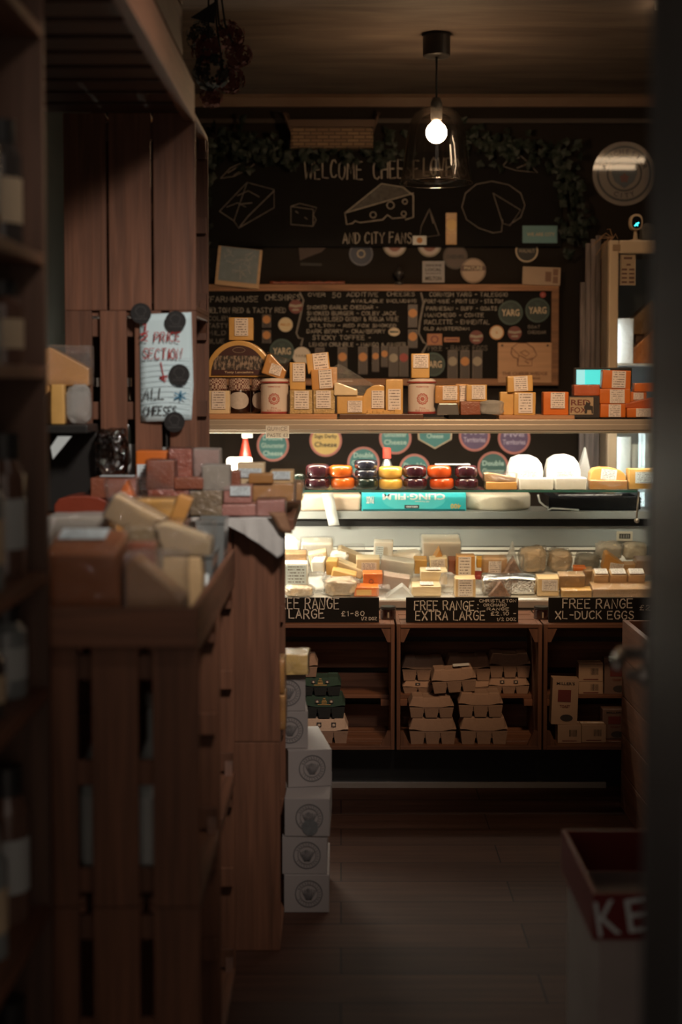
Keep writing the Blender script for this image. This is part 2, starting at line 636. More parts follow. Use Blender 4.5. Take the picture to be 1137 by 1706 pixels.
WALLM = plain('dark_brown_wall', (0.022, 0.0165, 0.013), 0.9, var=0.2, nscale=2.0, spec=0.15)
WALLL = plain('dark_green_grey_wall', (0.030, 0.036, 0.034), 0.85, var=0.2, nscale=2.0)
CORN = plain('brown_cornice', (0.16, 0.095, 0.06), 0.6)
struct('floor', box(XL - 0.1, XR + 0.1, 0.2, YW + 0.1, -0.05, 0.0), floor_mat())
struct('ceiling', box(XL - 0.1, XR + 0.1, 1.35, YW + 0.1, CEIL, CEIL + 0.05), ceiling_mat())
struct('wall_back', box(XL - 0.1, XR + 0.1, YW, YW + 0.1, 0, CEIL), WALLM)
struct('wall_left', box(XL - 0.1, XL, 1.35, YW, 0, CEIL), WALLL)
struct('wall_right', box(XR, XR + 0.1, 1.35, YW, 0, CEIL), WALLM)
bm = box(0.345, XR, 1.36, 1.5, 0, CEIL)
bx(bm, XL, -0.95, 1.36, 1.5, 0, CEIL)
bx(bm, -0.95, 0.345, 1.36, 1.5, 2.15, CEIL)
struct('wall_front', bm, WALLM)
bm = prism([(0, 0), (0.0, -0.05), (0.012, -0.05), (0.03, -0.012), (0.05, 0.0)], XL, XR)
for v in bm.verts:   # profile sits in the corner of back wall and ceiling and runs along x
    v.co = Vector((v.co.y, YW - v.co.x, CEIL + v.co.z))
struct('trim_1', bm, CORN)
struct('trim_2', box(XL, XR, YW - 0.018, YW, CEIL - 0.125, CEIL - 0.105), plain('dark_trim', (0.05, 0.034, 0.025), 0.6))

# doorway: jamb and an inward opening leaf seen almost along its face
DOORM = plain('charcoal_door_paint', (0.016, 0.0175, 0.018), 0.5, var=0.1)
struct('trim_3', box(0.331, 0.345, 1.34, 1.52, 0, 2.15), DOORM)
a = math.radians(12.7)
door = thing('shop_door', 'charcoal grey shop door standing open beside the entrance', 'door', (0.336, 1.56, 0.012), (0, 0, 0))
dm = box(-0.0, 0.045, 0.0, 0.78, 0.0, 2.08, 0.003)
door.rotation_euler = (0, 0, -a)
leaf = obj('door_leaf', dm, DOORM, door)
hb = lathe([(0.024, 0), (0.024, 0.008), (0.010, 0.011), (0.010, 0.045), (0.0, 0.045)], 20)
hand_plate = obj('handle_rose', hb, STEEL, door, (0.0, 0.70, 1.42 + (640 - 1100) / FPX * 2.27), (0, -PI / 2, 0), True)
bm = bmesh.new()
tube(bm, [(0, 0, 0.042), (0, -0.03, 0.046), (0, -0.115, 0.046)], [0.010, 0.0095, 0.008], 10)
obj('lever', bm, STEEL, hand_plate, smooth=True)
lk = lathe([(0.017, 0), (0.017, 0.014), (0.010, 0.017), (0.009, 0.034), (0, 0.036)], 20)
obj('lock_knob', lk, STEEL, door, (0.0, 0.70, 1.42 + (640 - 1136) / FPX * 2.27), (0, -PI / 2, 0), True)

# ------------------------------------------------------------------ pendant lamp
YP = 5.44
rose = W(728, 64, YP)
pend = thing('pendant_lamp', 'glass dome pendant lamp with a bare lit bulb on a black cord', 'lamp', (rose.x, YP, CEIL))
zc = lambda py: W(728, py, YP).z - CEIL
obj('ceiling_rose', lathe([(0.05, 0.0), (0.052, -0.01), (0.052, zc(95) + 0.004), (0.048, zc(95)), (0, zc(95))], 32), BLACK, pend, smooth=False)
bm = bmesh.new()
tube(bm, [(0, 0, zc(95)), (0, 0, zc(168))], 0.0042)
obj('cord', bm, BLACK, pend, smooth=True)
obj('lamp_holder', lathe([(0.0, zc(163)), (0.014, zc(163)), (0.022, zc(172)), (0.022, zc(198)), (0.016, zc(203)), (0, zc(203))], 24), BLACK, pend, smooth=True)
prof = [(0.022, zc(180)), (0.055, zc(181)), (0.080, zc(188)), (0.099, zc(202)), (0.110, zc(222)), (0.118, zc(250)), (0.127, zc(280)), (0.137, zc(303)), (0.139, zc(305)), (0.137, zc(305.5)), (0.124, zc(281)),
        (0.115, zc(250)), (0.107, zc(223)), (0.096, zc(204)), (0.078, zc(190)), (0.054, zc(183)), (0.022, zc(182))]
obj('glass_dome', lathe(prof, 48, cap=False), film('dome_glass', gloss=0.16, rough=0.02, bump=0, tint=(0.97, 0.96, 0.94)), pend, smooth=True)
rimb = bmesh.new()
tube(rimb, [(0.138 * math.cos(2 * PI * i / 48), 0.138 * math.sin(2 * PI * i / 48), zc(305)) for i in range(49)], 0.0018, 6)
obj('glass_rim', rimb, film('glass_rim_edge', gloss=1.2, bump=0, rough=0.05), pend, smooth=True)
R = 0.040
bulb = [(0.0, zc(221) - R)] + [(R * math.sin(t), zc(221) - R * math.cos(t)) for t in [PI * k / 14 for k in range(1, 12)]] + [(0.016, zc(203)), (0, zc(203))]
obj('bulb', lathe(bulb, 24), emit('bulb_glow', (1.0, 0.66, 0.38), BULB_E), pend, smooth=True)


# twin tube ceiling light, out of the frame beyond the door, mirrored in the club badge
cl = thing('twin_tube_ceiling_light', 'short twin tube ceiling light above the tall fridge', 'lamp', (1.42, 4.87, CEIL))
obj('light_body', box(-0.34, 0.34, -0.10, 0.10, -0.035, 0.0, 0.005), WHITE, cl)
for k in (-1, 1):
    bm = bmesh.new()
    tube(bm, [(-0.31, k * 0.13, -0.045), (0.31, k * 0.13, -0.045)], 0.016, 12)
    obj('lamp_tube', bm, emit('warm_tube_glow', (1.0, 0.72, 0.45), FLUO_E), cl, smooth=True)

# unseen ceiling spotlights added to light the reduced cheese and the counter front
def spotlight(label, at, target, watts, col, cone):
    sp = thing('added_ceiling_spotlight', label, 'lamp', (at[0], at[1], CEIL))
    obj('spot_arm', lathe([(0.03, 0), (0.03, -0.02), (0.008, -0.025), (0.008, -0.1), (0, -0.1)], 16), BLACK, sp)
    aim = Vector(target) - Vector((at[0], at[1], CEIL - 0.14))
    q = aim.to_track_quat('-Z', 'Y')
    head = obj('spot_head', lathe([(0.03, 0.09), (0.04, 0.07), (0.042, -0.03), (0.038, -0.03), (0.036, 0.03), (0, 0.03)], 20, cap=False), BLACK, sp, (0, 0, -0.14))
    head.rotation_mode = 'QUATERNION'
    head.rotation_quaternion = q
    ld = bpy.data.lights.new('spot_beam', 'SPOT')
    ld.energy = watts
    ld.color = col
    ld.spot_size = math.radians(cone)
    ld.spot_blend = 1.0
    ld.shadow_soft_size = 0.16
    lo = bpy.data.objects.new('spot_beam', ld)
    COL.objects.link(lo)
    lo.parent = sp
    lo.location = Vector((0, 0, -0.14)) + aim.normalized() * 0.035
    lo.rotation_mode = 'QUATERNION'
    lo.rotation_quaternion = q


spotlight('unseen ceiling spotlight added to light the reduced cheese display', (0.35, 1.80), (-0.48, 3.38, 1.22), SPOT_W, (1.0, 0.88, 0.78), 50)
spotlight('unseen ceiling spotlight added to light the cheese counter front', (0.55, 3.0), (0.30, 5.30, 1.22), SPOT2_W, (1.0, 0.66, 0.38), 53)

# ------------------------------------------------------------------ serve-over counter
YG = 5.20
XA, XB = -0.66, 1.22
ct = thing('cheese_counter', 'long glass fronted refrigerated cheese counter with a metal gantry shelf', 'counter', (0, 0, 0))
GZ = W(568, 697, YG).z      # gantry shelf top
z2 = W(568, 722, YG).z
bm = box(XA, XB + 0.1, YG, YG + 0.012, z2, GZ - 0.004, 0.003)
bx(bm, XA, XB + 0.1, YG - 0.006, YG, z2 + 0.012, GZ - 0.022, 0.002)
BEIGE = plain('beige_metal', (0.42, 0.35, 0.28), 0.4, metal=0.3, var=0.04)
obj('gantry_fascia', bm, BEIGE, ct)
obj('gantry_shelf', box(XA, XB + 0.1, YG + 0.012, YG + 0.36, GZ - 0.016, GZ - 0.004), BEIGE, ct)
bm = bmesh.new()
tube(bm, [(XA + 0.05, YG + 0.05, z2 + 0.020), (XB, YG + 0.05, z2 + 0.020)], 0.010, 12)
obj('gantry_tube', bm, emit('counter_tube_glow', (1.0, 0.92, 0.78), TUBE_E), ct, smooth=True)
bm = bmesh.new()
tube(bm, [(-0.62, YG + 0.015, W(568, 832, YG).z), (-0.27, YG + 0.015, W(568, 832, YG).z)], 0.010, 12)
obj('added_side_tube', bm, emit('added_tube_glow', (1.0, 0.90, 0.74), TUBE2_E), ct, smooth=True)  # added out of sight behind the cheese pile to brighten this end
SZ = W(568, 816.5, 5.25).z   # top of the glass shelf
gs = obj('glass_shelf', box(XA + 0.02, W(1062, 800, 5.4).x, 5.25, 5.53, SZ - 0.008, SZ), GLASSG, ct)
obj('shelf_edge', box(XA + 0.02, W(1062, 800, 5.25).x, 5.247, 5.25, SZ - 0.008, SZ), plain('green_glass_edge', (0.05, 0.16, 0.13), 0.2, coat=0.6), ct)
YL = 5.58
LZ = W(568, 852, YL).z
obj('ledge', box(XA, XB, YL, YL + 0.24, LZ - 0.03, LZ, 0.003), GREY, ct)
zt, zb = W(568, 877, YL + 0.04).z, W(568, 910, YL + 0.04).z
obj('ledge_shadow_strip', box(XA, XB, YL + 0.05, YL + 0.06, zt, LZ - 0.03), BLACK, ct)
obj('back_panel', box(XA, XB, YL + 0.04, YL + 0.05, zb, zt, 0.002), plain('panel_grey', (0.40, 0.40, 0.38), 0.4, var=0.04), ct)
bm = bmesh.new()
for py in (913, 921):
    p = W(568, py, YL + 0.04).z
    bx(bm, XA, XB - 0.06, YL + 0.035, YL + 0.045, p - 0.0075, p + 0.0035, 0.001)
obj('air_grille', bm, WHITE, ct)
bm = bmesh.new()
p = W(568, 928, YL + 0.05).z
bx(bm, XA, XB, YL + 0.046, YL + 0.05, p, zb)
obj('grille_backing', bm, plain('grille_dark', (0.10, 0.10, 0.095), 0.5), ct)
DZ0, DZ1 = W(568, 1003, 5.17).z, W(568, 926, YL + 0.03).z


def deckz(Y):
    return DZ0 + (DZ1 - DZ0) * (Y - 5.17) / (YL + 0.03 - 5.17)


bm = bmesh.new()
vs = [bm.verts.new(c) for c in ((XA, 5.17, DZ0), (XB, 5.17, DZ0), (XB, YL + 0.045, DZ1), (XA, YL + 0.045, DZ1), (XA, 5.17, DZ0 - 0.02), (XB, 5.17, DZ0 - 0.02), (XB, YL + 0.045, DZ1 - 0.02), (XA, YL + 0.045, DZ1 - 0.02))]
for f in ((0, 1, 2, 3), (7, 6, 5, 4), (0, 4, 5, 1), (1, 5, 6, 2), (2, 6, 7, 3), (3, 7, 4, 0)):
    bm.faces.new([vs[i] for i in f])
obj('display_deck', bm, WHITE, ct)
r0, r1 = W(568, 1000, 5.155).z, W(568, 1013, 5.155).z
obj('front_rail', box(XA, XB, 5.150, 5.172, r1, r0, 0.003), STEEL, ct)
obj('front_panel', box(XA, XB, 5.155, 5.18, 0.12, r1), plain('counter_dark_front', (0.035, 0.028, 0.024), 0.5), ct)
obj('carcass', box(XA, XB, 5.18, 5.86, 0.0, 0.58), plain('counter_carcass', (0.03, 0.027, 0.025), 0.6), ct)
# sloping front glass and the end pane with its bolt
bm = bmesh.new()
y0, za, y1, zb2 = 5.158, r0, YG - 0.010, z2 + 0.008
vs = [bm.verts.new(c) for c in ((XA, y0, za), (XB, y0, za), (XB, y1, zb2), (XA, y1, zb2), (XA, y0 + 0.006, za), (XB, y0 + 0.006, za), (XB, y1 + 0.006, zb2), (XA, y1 + 0.006, zb2))]
for f in ((3, 2, 1, 0), (4, 5, 6, 7), (0, 1, 5, 4), (1, 2, 6, 5), (2, 3, 7, 6), (3, 0, 4, 7)):
    bm.faces.new([vs[i] for i in f])
obj('front_glass', bm, GLASS, ct)
obj('end_glass', box(XB - 0.008, XB, 5.18, 5.84, 0.60, z2), GLASS, ct)
e = W(1064, 760, 5.3).x
bm = bmesh.new()
tube(bm, [(e + 0.004, 5.30, SZ - 0.008), (e - 0.004, 5.30, W(568, 868, 5.3).z)], 0.004)
st = obj('shelf_strut', bm, STEEL, ct, smooth=True)
bm = lathe([(0.0, -0.008), (0.009, -0.008), (0.009, 0.006), (0.006, 0.010), (0, 0.010)], 16)
obj('bolt', bm, STEEL, st, (e - 0.004, 5.292, W(568, 867, 5.3).z), (PI / 2, 0, 0), True)
p = W(1041, 893, YL + 0.035)
dsp = obj('temperature_display', box(-0.032, 0.032, -0.006, 0, -0.019, 0.019, 0.002), plain('cream_bezel', (0.66, 0.56, 0.42), 0.4), ct, p)
obj('display_window', box(-0.022, 0.022, -0.0075, -0.006, -0.010, 0.010), plain('dark_window', (0.06, 0.05, 0.04), 0.3), dsp)
bm = bmesh.new()
for k in (-0.014, -0.004, 0.006, 0.014):
    ribbon(bm, [(k, -0.006), (k, 0.006)], 0.003, -0.0079)
obj('digits', bm, plain('display_grey', (0.4, 0.36, 0.3), 0.5), dsp)

# wooden plinth below the crates with a worn metal kick strip
pl = thing('crate_plinth', 'low black plinth with a grey kick strip under the egg crates', 'plinth', (0, 0, 0))
obj('plinth_body', box(-0.40, 1.25, 4.96, 5.14, 0.0, W(568, 1246, 4.86).z), BLACK, pl)
obj('kick_strip', box(-0.30, W(1010, 1308, 4.95).x, 4.94, 4.96, W(568, 1312, 4.95).z, W(568, 1302, 4.95).z, 0.002), plain('dull_aluminium', (0.30, 0.27, 0.25), 0.5, metal=0.4), pl)

# ------------------------------------------------------------------ wooden crates


def crate(root, w, d, h, planks_side=3, gap=0.02, planks_back=4, m_side=None, m_across=None, solid_side=False, open_top=False, mid=True, braces=True):
    """apple crate opening towards local -y; origin at the bottom centre"""
    ms, ma = m_side or WZ, m_across or WX
    t = 0.013
    for sx in (-1, 1):
        bm = bmesh.new()
        xo = sx * (w / 2 - t / 2)
        if solid_side:
            bx(bm, xo - t / 2, xo + t / 2, -d / 2, d / 2, 0, h, 0.0015)
        else:
            pw = (d - gap * (planks_side - 1)) / planks_side
            for k in range(planks_side):
                y0 = -d / 2 + k * (pw + gap)
                bx(bm, xo - t / 2, xo + t / 2, y0, y0 + pw, 0, h, 0.0015)
            for z in (0.02, h * 0.5 - 0.02, h - 0.065):
                bx(bm, xo - sx * t * 1.5 - t / 2, xo - sx * t * 1.5 + t / 2 - 0.0005 * sx, -d / 2 + 0.004, d / 2 - 0.004, z, z + 0.045, 0.0015)
        obj('side_panel', bm, ms, root)
    bm = bmesh.new()
    ph = (h - 0.02 * (planks_back - 1)) / planks_back
    for k in range(planks_back):
        z0 = k * (ph + 0.02)
        bx(bm, -w / 2 + t, w / 2 - t, d / 2 - t, d / 2, z0, z0 + ph, 0.0015)
    obj('back_panel', bm, ma, root)
    for z in ((0, h - t) if not open_top else (0,)):
        bm = bmesh.new()
        n = 3
        pw = (d - 2 * 0.012) / n
        for k in range(n):
            y0 = -d / 2 + k * (pw + 0.012)
            bx(bm, -w / 2 + t, w / 2 - t, y0, min(y0 + pw, d / 2 - t - 0.001), z, z + t, 0.0015)
        obj('top_panel' if z else 'bottom_panel', bm, ma, root)
    if braces:
        for sx in (-1, 1):
            for sz in (0, 1):
                x = sx * (w / 2 - t - 0.0005)
                z = t if not sz else h - t
                s = 0.045
                o_ = [(x, z), (x - sx * s * 0.75, z), (x - sx * s * 0.25, z + (1 if not sz else -1) * s * 1.1), (x, z + (1 if not sz else -1) * s * 1.1)]
                obj('corner_brace', prism(o_, -d / 2 + 0.004, -d / 2 + 0.022), ms, root)


PH = W(568, 1246, 4.86).z
CH = W(568, 1040.5, 4.83).z - PH
CX0 = [W(661, 1140, 4.83).x - 0.505, W(661, 1140, 4.83).x, W(906, 1140, 4.83).x]
egg_labels = ['dark slatted wooden crate holding green egg cartons under the chalk large sign', 'middle wooden crate packed with kraft egg cartons', 'wooden crate holding boxes of crackers under the duck egg sign']
crates = []
for k in range(3):
    w = 0.498
    c = thing('wooden_crate', egg_labels[k], 'crate', (CX0[k] + 0.2495, 4.98, PH + 0.001), group='egg crates before the counter')
    crate(c, w, 0.30, CH, solid_side=True, planks_back=4, m_side=WZ, m_across=WX)
    zm = W(568, 1166, 4.9).z - PH - 0.001
    obj('middle_shelf', box(-w / 2 + 0.014, w / 2 - 0.014, 0.0, 0.134, zm - 0.012, zm, 0.001), WX, c)
    for sx in (-1, 1):
        x = sx * (w / 2 - 0.0135)
        obj('shelf_batten', box(min(x, x - sx * 0.03), max(x, x - sx * 0.03), -0.02, 0.13, zm - 0.035, zm - 0.0125, 0.001), WX, c)
    crates.append(c)

# ------------------------------------------------------------------ back wall: chalkboards and what is fixed to them
YB = YW - 0.022         # face of the boards


def rectp(x0, y0, x1, y1, Y):
    a, b_ = W(x0, y0, Y), W(x1, y1, Y)
    return a.x, b_.x, b_.z, a.z


def chalk(par, mat, text, x0, ybase, x1, hpx, w=2.0, wob=0.2, Y=YB, slant=0.0, dy=-0.0015):
    a, b_ = W(x0, ybase, Y), W(x1, ybase, Y)
    bm = bmesh.new()
    hand(bm, text.upper(), a.x, a.z, b_.x, M(hpx, Y), M(w, Y), wob, slant)
    for v in bm.verts:
        v.co.y = Y + dy
    obj('chalk_lettering', bm, mat, par)


def stroke_px(bm, pts, w, Y):
    ribbon(bm, [(W(x, y, Y).x, W(x, y, Y).z) for x, y in pts], M(w, Y), Y)


wb = thing('welcome_chalkboard', 'large black welcome chalkboard with chalk drawings of cheese', 'chalkboard', (0, 0, 0))
x0, x1, z0, z1 = rectp(343, 252, 936, 411, YB)
obj('board_panel', box(x0, x1, YB, YW - 0.0005, z0, z1, 0.002), SLATE, wb)
chalk(wb, CHALK, 'WELCOME', 508, 297, 604, 29, 2.2)
chalk(wb, CHALK, 'CHEESE', 622, 297, 698, 29, 2.2)
chalk(wb, CHALK, 'LOVERS', 706, 294, 778, 29, 2.2)
chalk(wb, CHALK, 'AND CITY FANS', 572, 405, 686, 17, 2.0)
for drawing in (
        [
        [(366, 352), (412, 304), (457, 316), (457, 346), (398, 380), (390, 368), (366, 352)], [(457, 318), (414, 360), (398, 380)], [(412, 304), (390, 368)],
        [(378, 345), (396, 338), (410, 345)], [(396, 326), (414, 318), (432, 328)], [(402, 340), (420, 338)]],
        [[(485, 344), (485, 374), (522, 377), (527, 366), (522, 358), (528, 346), (500, 339), (485, 344)], [(485, 344), (522, 349), (522, 377)], [(493, 352), (497, 355)], [(508, 362), (512, 365)]],
        [[(368, 297), (384, 280), (402, 272), (420, 268), (424, 274), (410, 284), (390, 294), (368, 297)], [(380, 288), (400, 276)], [(390, 292), (412, 278)]],
        [[(838, 277), (850, 262), (866, 258), (880, 270), (896, 288), (880, 286), (860, 284), (838, 277)], [(850, 272), (866, 262)], [(862, 280), (882, 272)]],
        [[(770, 345), (776, 322), (794, 307), (820, 302), (848, 308), (868, 322), (875, 342), (868, 362), (850, 374)], [(770, 345), (778, 366), (798, 380), (822, 388), (836, 386), (838, 366)],
        [(822, 322), (838, 372), (850, 376), (868, 350), (822, 322)]],
        [[(716, 348), (702, 378), (700, 396), (732, 392), (716, 348)], [(716, 348), (722, 372)]]):
    bm = bmesh.new()
    for line in drawing:
        stroke_px(bm, line, 1.6, YB)
    obj('faint_chalk_drawing', bm, CHALKDIM, wb, (0, -0.0015, 0))
bm = bmesh.new()
for line in ([(575, 355), (636, 306), (672, 312), (689, 326), (689, 362), (676, 366)], [(575, 355), (578, 374), (588, 372), (592, 368), (600, 371), (638, 366), (646, 358), (654, 364), (676, 362)], [(575, 355), (689, 322)]):
    stroke_px(bm, line, 2.2, YB)
for cx_, cy_, r in ((651, 342, 6), (622, 358, 5), (675, 336, 4), (673, 356, 4)):
    stroke_px(bm, [(cx_ + r * math.cos(t), cy_ - r * math.sin(t)) for t in [k * PI / 6 for k in range(13)]], 1.8, YB)
obj('cheese_drawing', bm, CHALK, wb, (0, -0.0015, 0))
bm = bmesh.new()
f = [bm.verts.new(W(x, y, YB) - Vector((0, 0.0002, 0))) for x, y in ((577, 354), (636, 307), (671, 313), (687, 323))]
bm.faces.new(f)
obj('chalk_shading', bm, plain('rubbed_chalk', (0.11, 0.10, 0.088), 0.95, var=0.6, nscale=50), wb, (0, -0.001, 0))

mb = thing('menu_chalkboard', 'pine framed chalkboard listing the cheeses behind the counter', 'chalkboard', (0, 0, 0))
YM = YB - 0.008
x0, x1, z0, z1 = rectp(335, 474, 930, 642, YM)
obj('board_panel', box(x0 + 0.012, x1 - 0.012, YM, YW - 0.0005, z0 + 0.02, z1 - 0.02), SLATE, mb)
fw = M(11, YM)
FR = wood('pine_frame', (0.28, 0.125, 0.055), 'x')
bm = box(x0, x1, YM - 0.016, YW - 0.001, z1 - fw, z1, 0.002)
bx(bm, x0, x1, YM - 0.016, YW - 0.001, z0, z0 + fw, 0.002)
bx(bm, x0, x0 + fw, YM - 0.016, YW - 0.001, z0 + fw, z1 - fw, 0.002)
bx(bm, x1 - fw * 1.1, x1, YM - 0.016, YW - 0.001, z0 + fw, z1 - fw, 0.002)
obj('frame', bm, FR, mb)
for t, a, b_, c, h in (
        ('"FARMHOUSE', 346, 503, 430, 9), ('CHESHIRES', 442, 500, 500, 9), ('BELTON RED & TASTY RED', 346, 521, 476, 8),
        ('OVER', 514, 494, 542, 6), ('50', 554, 496, 568, 8), ('ADDITIVE', 578, 494, 630, 7), ('CHEESES', 645, 493, 691, 7), ('AVAILABLE INCLUDING', 586, 504, 694, 5),
        ('SMOKED GARLIC CHEDDAR -', 512, 515, 630, 6), ('SMOKED BURGER - COLBY JACK', 512, 525, 660, 6), ('CARAMELISED ONION & RIOJA WINE', 512, 535, 664, 7),
        ('STILTON - RED FOX SMOKED', 516, 545, 660, 5), ('DARK BERRY - CRANBERRY', 512, 555, 642, 6), ('STICKY TOFFEE -', 521, 566, 618, 7), ('LEMON CRUMBLE - MANGO & GINGER', 516, 577, 676, 6),
        ('CORNISH YARG - TALEGGIO', 716, 494, 846, 7), ('PORT-WINE - PONT LEV - STILTON', 708, 505, 838, 6), ('PARMESAN - SUFF - GOATS', 711, 517, 828, 6), ('MANCHEGO - COMTE', 708, 528, 806, 6),
        ('RACLETTE - EMMENTAL', 708, 540, 816, 7), ('OLD AMSTERDAM', 707, 550, 782, 5)):
    chalk(mb, CHALK, t, a, b_, c, h, 1.05, 0.16, YM)
for t, a, b_, c, h in (('COLBY', 346, 534, 384, 7), ('TASTY', 346, 546, 380, 7), ('MILD', 346, 558, 376, 7), ('BLUE', 346, 572, 374, 7), ('FREE - RANGE EGGS', 714, 584, 812, 8), ('GOAT', 880, 547, 900, 5), ('CHEDDAR', 880, 556, 910, 5)):
    chalk(mb, CHALKDIM, t, a, b_, c, h, 1.0, 0.16, YM)
for line in ([(500, 488), (506, 500), (500, 530), (494, 555), (498, 563), (505, 564), (502, 575)], [(702, 488), (706, 505), (700, 535), (698, 555), (706, 570), (712, 574), (704, 588)]):
    bm = bmesh.new()
    stroke_px(bm, line, 3.2, YM)
    obj('faint_chalk_line', bm, CHALKDIM, mb, (0, -0.0015, 0))


def sticker(name, cx_, cy_, r, base, label, cat='sticker', rim=None, text=None, tcol=None, Y=YM, thick=0.003, sz=1.0, rot=0.0, group=None, th=None):
    """round sticker or badge fixed to the wall or a board; r in pixels of the photo at that depth"""
    p = W(cx_, cy_, Y)
    R_ = M(r, Y)
    t = thing(name, label, cat, (p.x, Y - 0.0005, p.z), (0, rot, 0), group)
    bm = bmesh.new()
    disc(bm, R_, -thick, 0, sz=sz)
    obj('badge_face', bm, base, t)
    if rim:
        bm = bmesh.new()
        ring(bm, R_ * 0.86, R_ * 0.995, -thick - 0.0006)
        for v in bm.verts:
            v.co.z *= sz
        obj('badge_rim', bm, rim, t)
    if text:
        n = len(text)
        hh = th or R_ * 0.36
        for i, s in enumerate(text):
            zc_ = (n - 1) * hh * 0.72 - i * hh * 1.44
            wid = min(2 * math.sqrt(max(0.05, 0.78 - (zc_ / R_) ** 2)) * R_ * 0.82, hh * 0.95 * len(s))
            printed(s, tcol, t, (0, -thick - 0.0012, zc_), width=wid, height=hh * 0.95)
    return t


def card(name, x0_, y0_, x1_, y1_, mat, label, cat='card', Y=YM, rot=0.0, thick=0.004, group=None):
    a, b_ = W(x0_, y0_, Y), W(x1_, y1_, Y)
    w, h = b_.x - a.x, a.z - b_.z
    t = thing(name, label, cat, ((a.x + b_.x) / 2, Y - 0.0005, (a.z + b_.z) / 2), (0, rot, 0), group)
    obj('card_sheet', box(-w / 2, w / 2, -thick, 0, -h / 2, h / 2, min(0.002, thick * 0.4)), mat, t)
    return t, w, h


GREENS = plain('dark_green_print', (0.014, 0.030, 0.024), 0.5)
GREENR = plain('green_ring_print', (0.035, 0.065, 0.052), 0.5)
CREAMP = plain('cream_print', (0.55, 0.42, 0.28), 0.5)
DIMCREAM = plain('dim_cream_print', (0.30, 0.24, 0.17), 0.5)
INK = plain('dark_ink', (0.03, 0.022, 0.02), 0.6)
REDP = plain('red_print', (0.30, 0.035, 0.025), 0.5)
REDD = plain('dull_red_print', (0.16, 0.035, 0.025), 0.5)
BLUEP = plain('dim_blue_print', (0.04, 0.045, 0.07), 0.5)
PAPER = plain('white_paper', (0.72, 0.70, 0.66), 0.7, var=0.03)
ORP = plain('orange_print', (0.50, 0.20, 0.05), 0.5)
for cx_, cy_, r, lb in ((851, 521, 20.5, 'dark green round yarg badge nearer the middle of the menu board'), (896, 517, 20.5, 'dark green round yarg badge by the frame under the red pin'),
                        (722, 607, 20, 'dark green yarg badge half hidden by a white canister'), (470, 585, 20.5, 'dark green yarg badge beside the half wheel of cheese')):
    s_ = sticker('yarg_badge', cx_, cy_, r, GREENS, lb, 'badge', GREENR, ['YARG'], CREAMP, group='yarg badges', th=M(12, YM))
    bm = bmesh.new()
    for k in (-1, 0, 1):
        ribbon(bm, [(k * 0.004, 0.022), (k * 0.010, 0.034)], 0.003, -0.0042)
    obj('leaf_emblem', bm, GREENR, s_)
sticker('round_sticker', 476, 541, 12, plain('cream_sticker', (0.62, 0.48, 0.28), 0.5), 'small cream round sticker on the menu board above the yarg badge', rim=CREAMP, text=['MILD'], tcol=ORP)
sticker('round_sticker', 503, 593, 15, plain('pale_sticker', (0.60, 0.50, 0.40), 0.5), 'plain pale round sticker behind the stacked grated cheese', text=['FARM'], tcol=DIMCREAM)
sticker('round_sticker', 828, 554, 12, plain('cream_sticker2', (0.66, 0.52, 0.36), 0.5), 'cream round sticker with an orange ring on the menu board', rim=ORP, text=['S'], tcol=ORP)
for cx_, cy_, lb in ((794, 562, 'red and white crest sticker between orange strip and cream sticker'), (858, 555, 'dull red crest sticker under the inner yarg badge'), (493, 511, 'dull red crest sticker at the end of the farmhouse list')):
    t = sticker('crest_sticker', cx_, cy_, 11.5, REDD, lb, group='crest stickers')
    bm = bmesh.new()
    r = M(11.5, YM)
    ribbon(bm, [(-r * 0.8, 0.2 * r), (0, 0.05 * r), (r * 0.8, 0.2 * r)], r * 0.35, -0.0036)
    ribbon(bm, [(-r * 0.4, -0.45 * r), (r * 0.4, -0.45 * r)], r * 0.25, -0.0036)
    obj('crest_band', bm, DIMCREAM, t)
t = sticker('oval_sticker', 657, 553, 9.5, CREAMP, 'small cream and green oval sticker after the word cranberry', sz=0.72)
bm = bmesh.new()
ribbon(bm, [(-0.018, 0), (0.018, 0)], 0.009, -0.0036)
obj('sticker_band', bm, GREENR, t)
t, w, h = card('orange_card', 712, 556, 737, 575, plain('orange_card_print', (0.36, 0.13, 0.05), 0.5), 'square orange card on the menu board under old amsterdam')
bm = bmesh.new()
ring(bm, 0.012, 0.018, -0.0046, 20)
obj('card_emblem', bm, REDD, t)
t, w, h = card('orange_strip_label', 740, 562, 766, 570, plain('orange_strip_print', (0.40, 0.15, 0.06), 0.5), 'thin orange strip label beside the square orange card')
bm = bmesh.new()
ribbon(bm, [(-w * 0.36, 0), (w * 0.36, 0)], h * 0.3, -0.0046)
obj('strip_band', bm, REDD, t)
pin = sticker('round_pin', 905, 491, 5, REDP, 'tiny red and white pin near the top corner of the menu board', 'pin', text=['X'], tcol=PAPER)

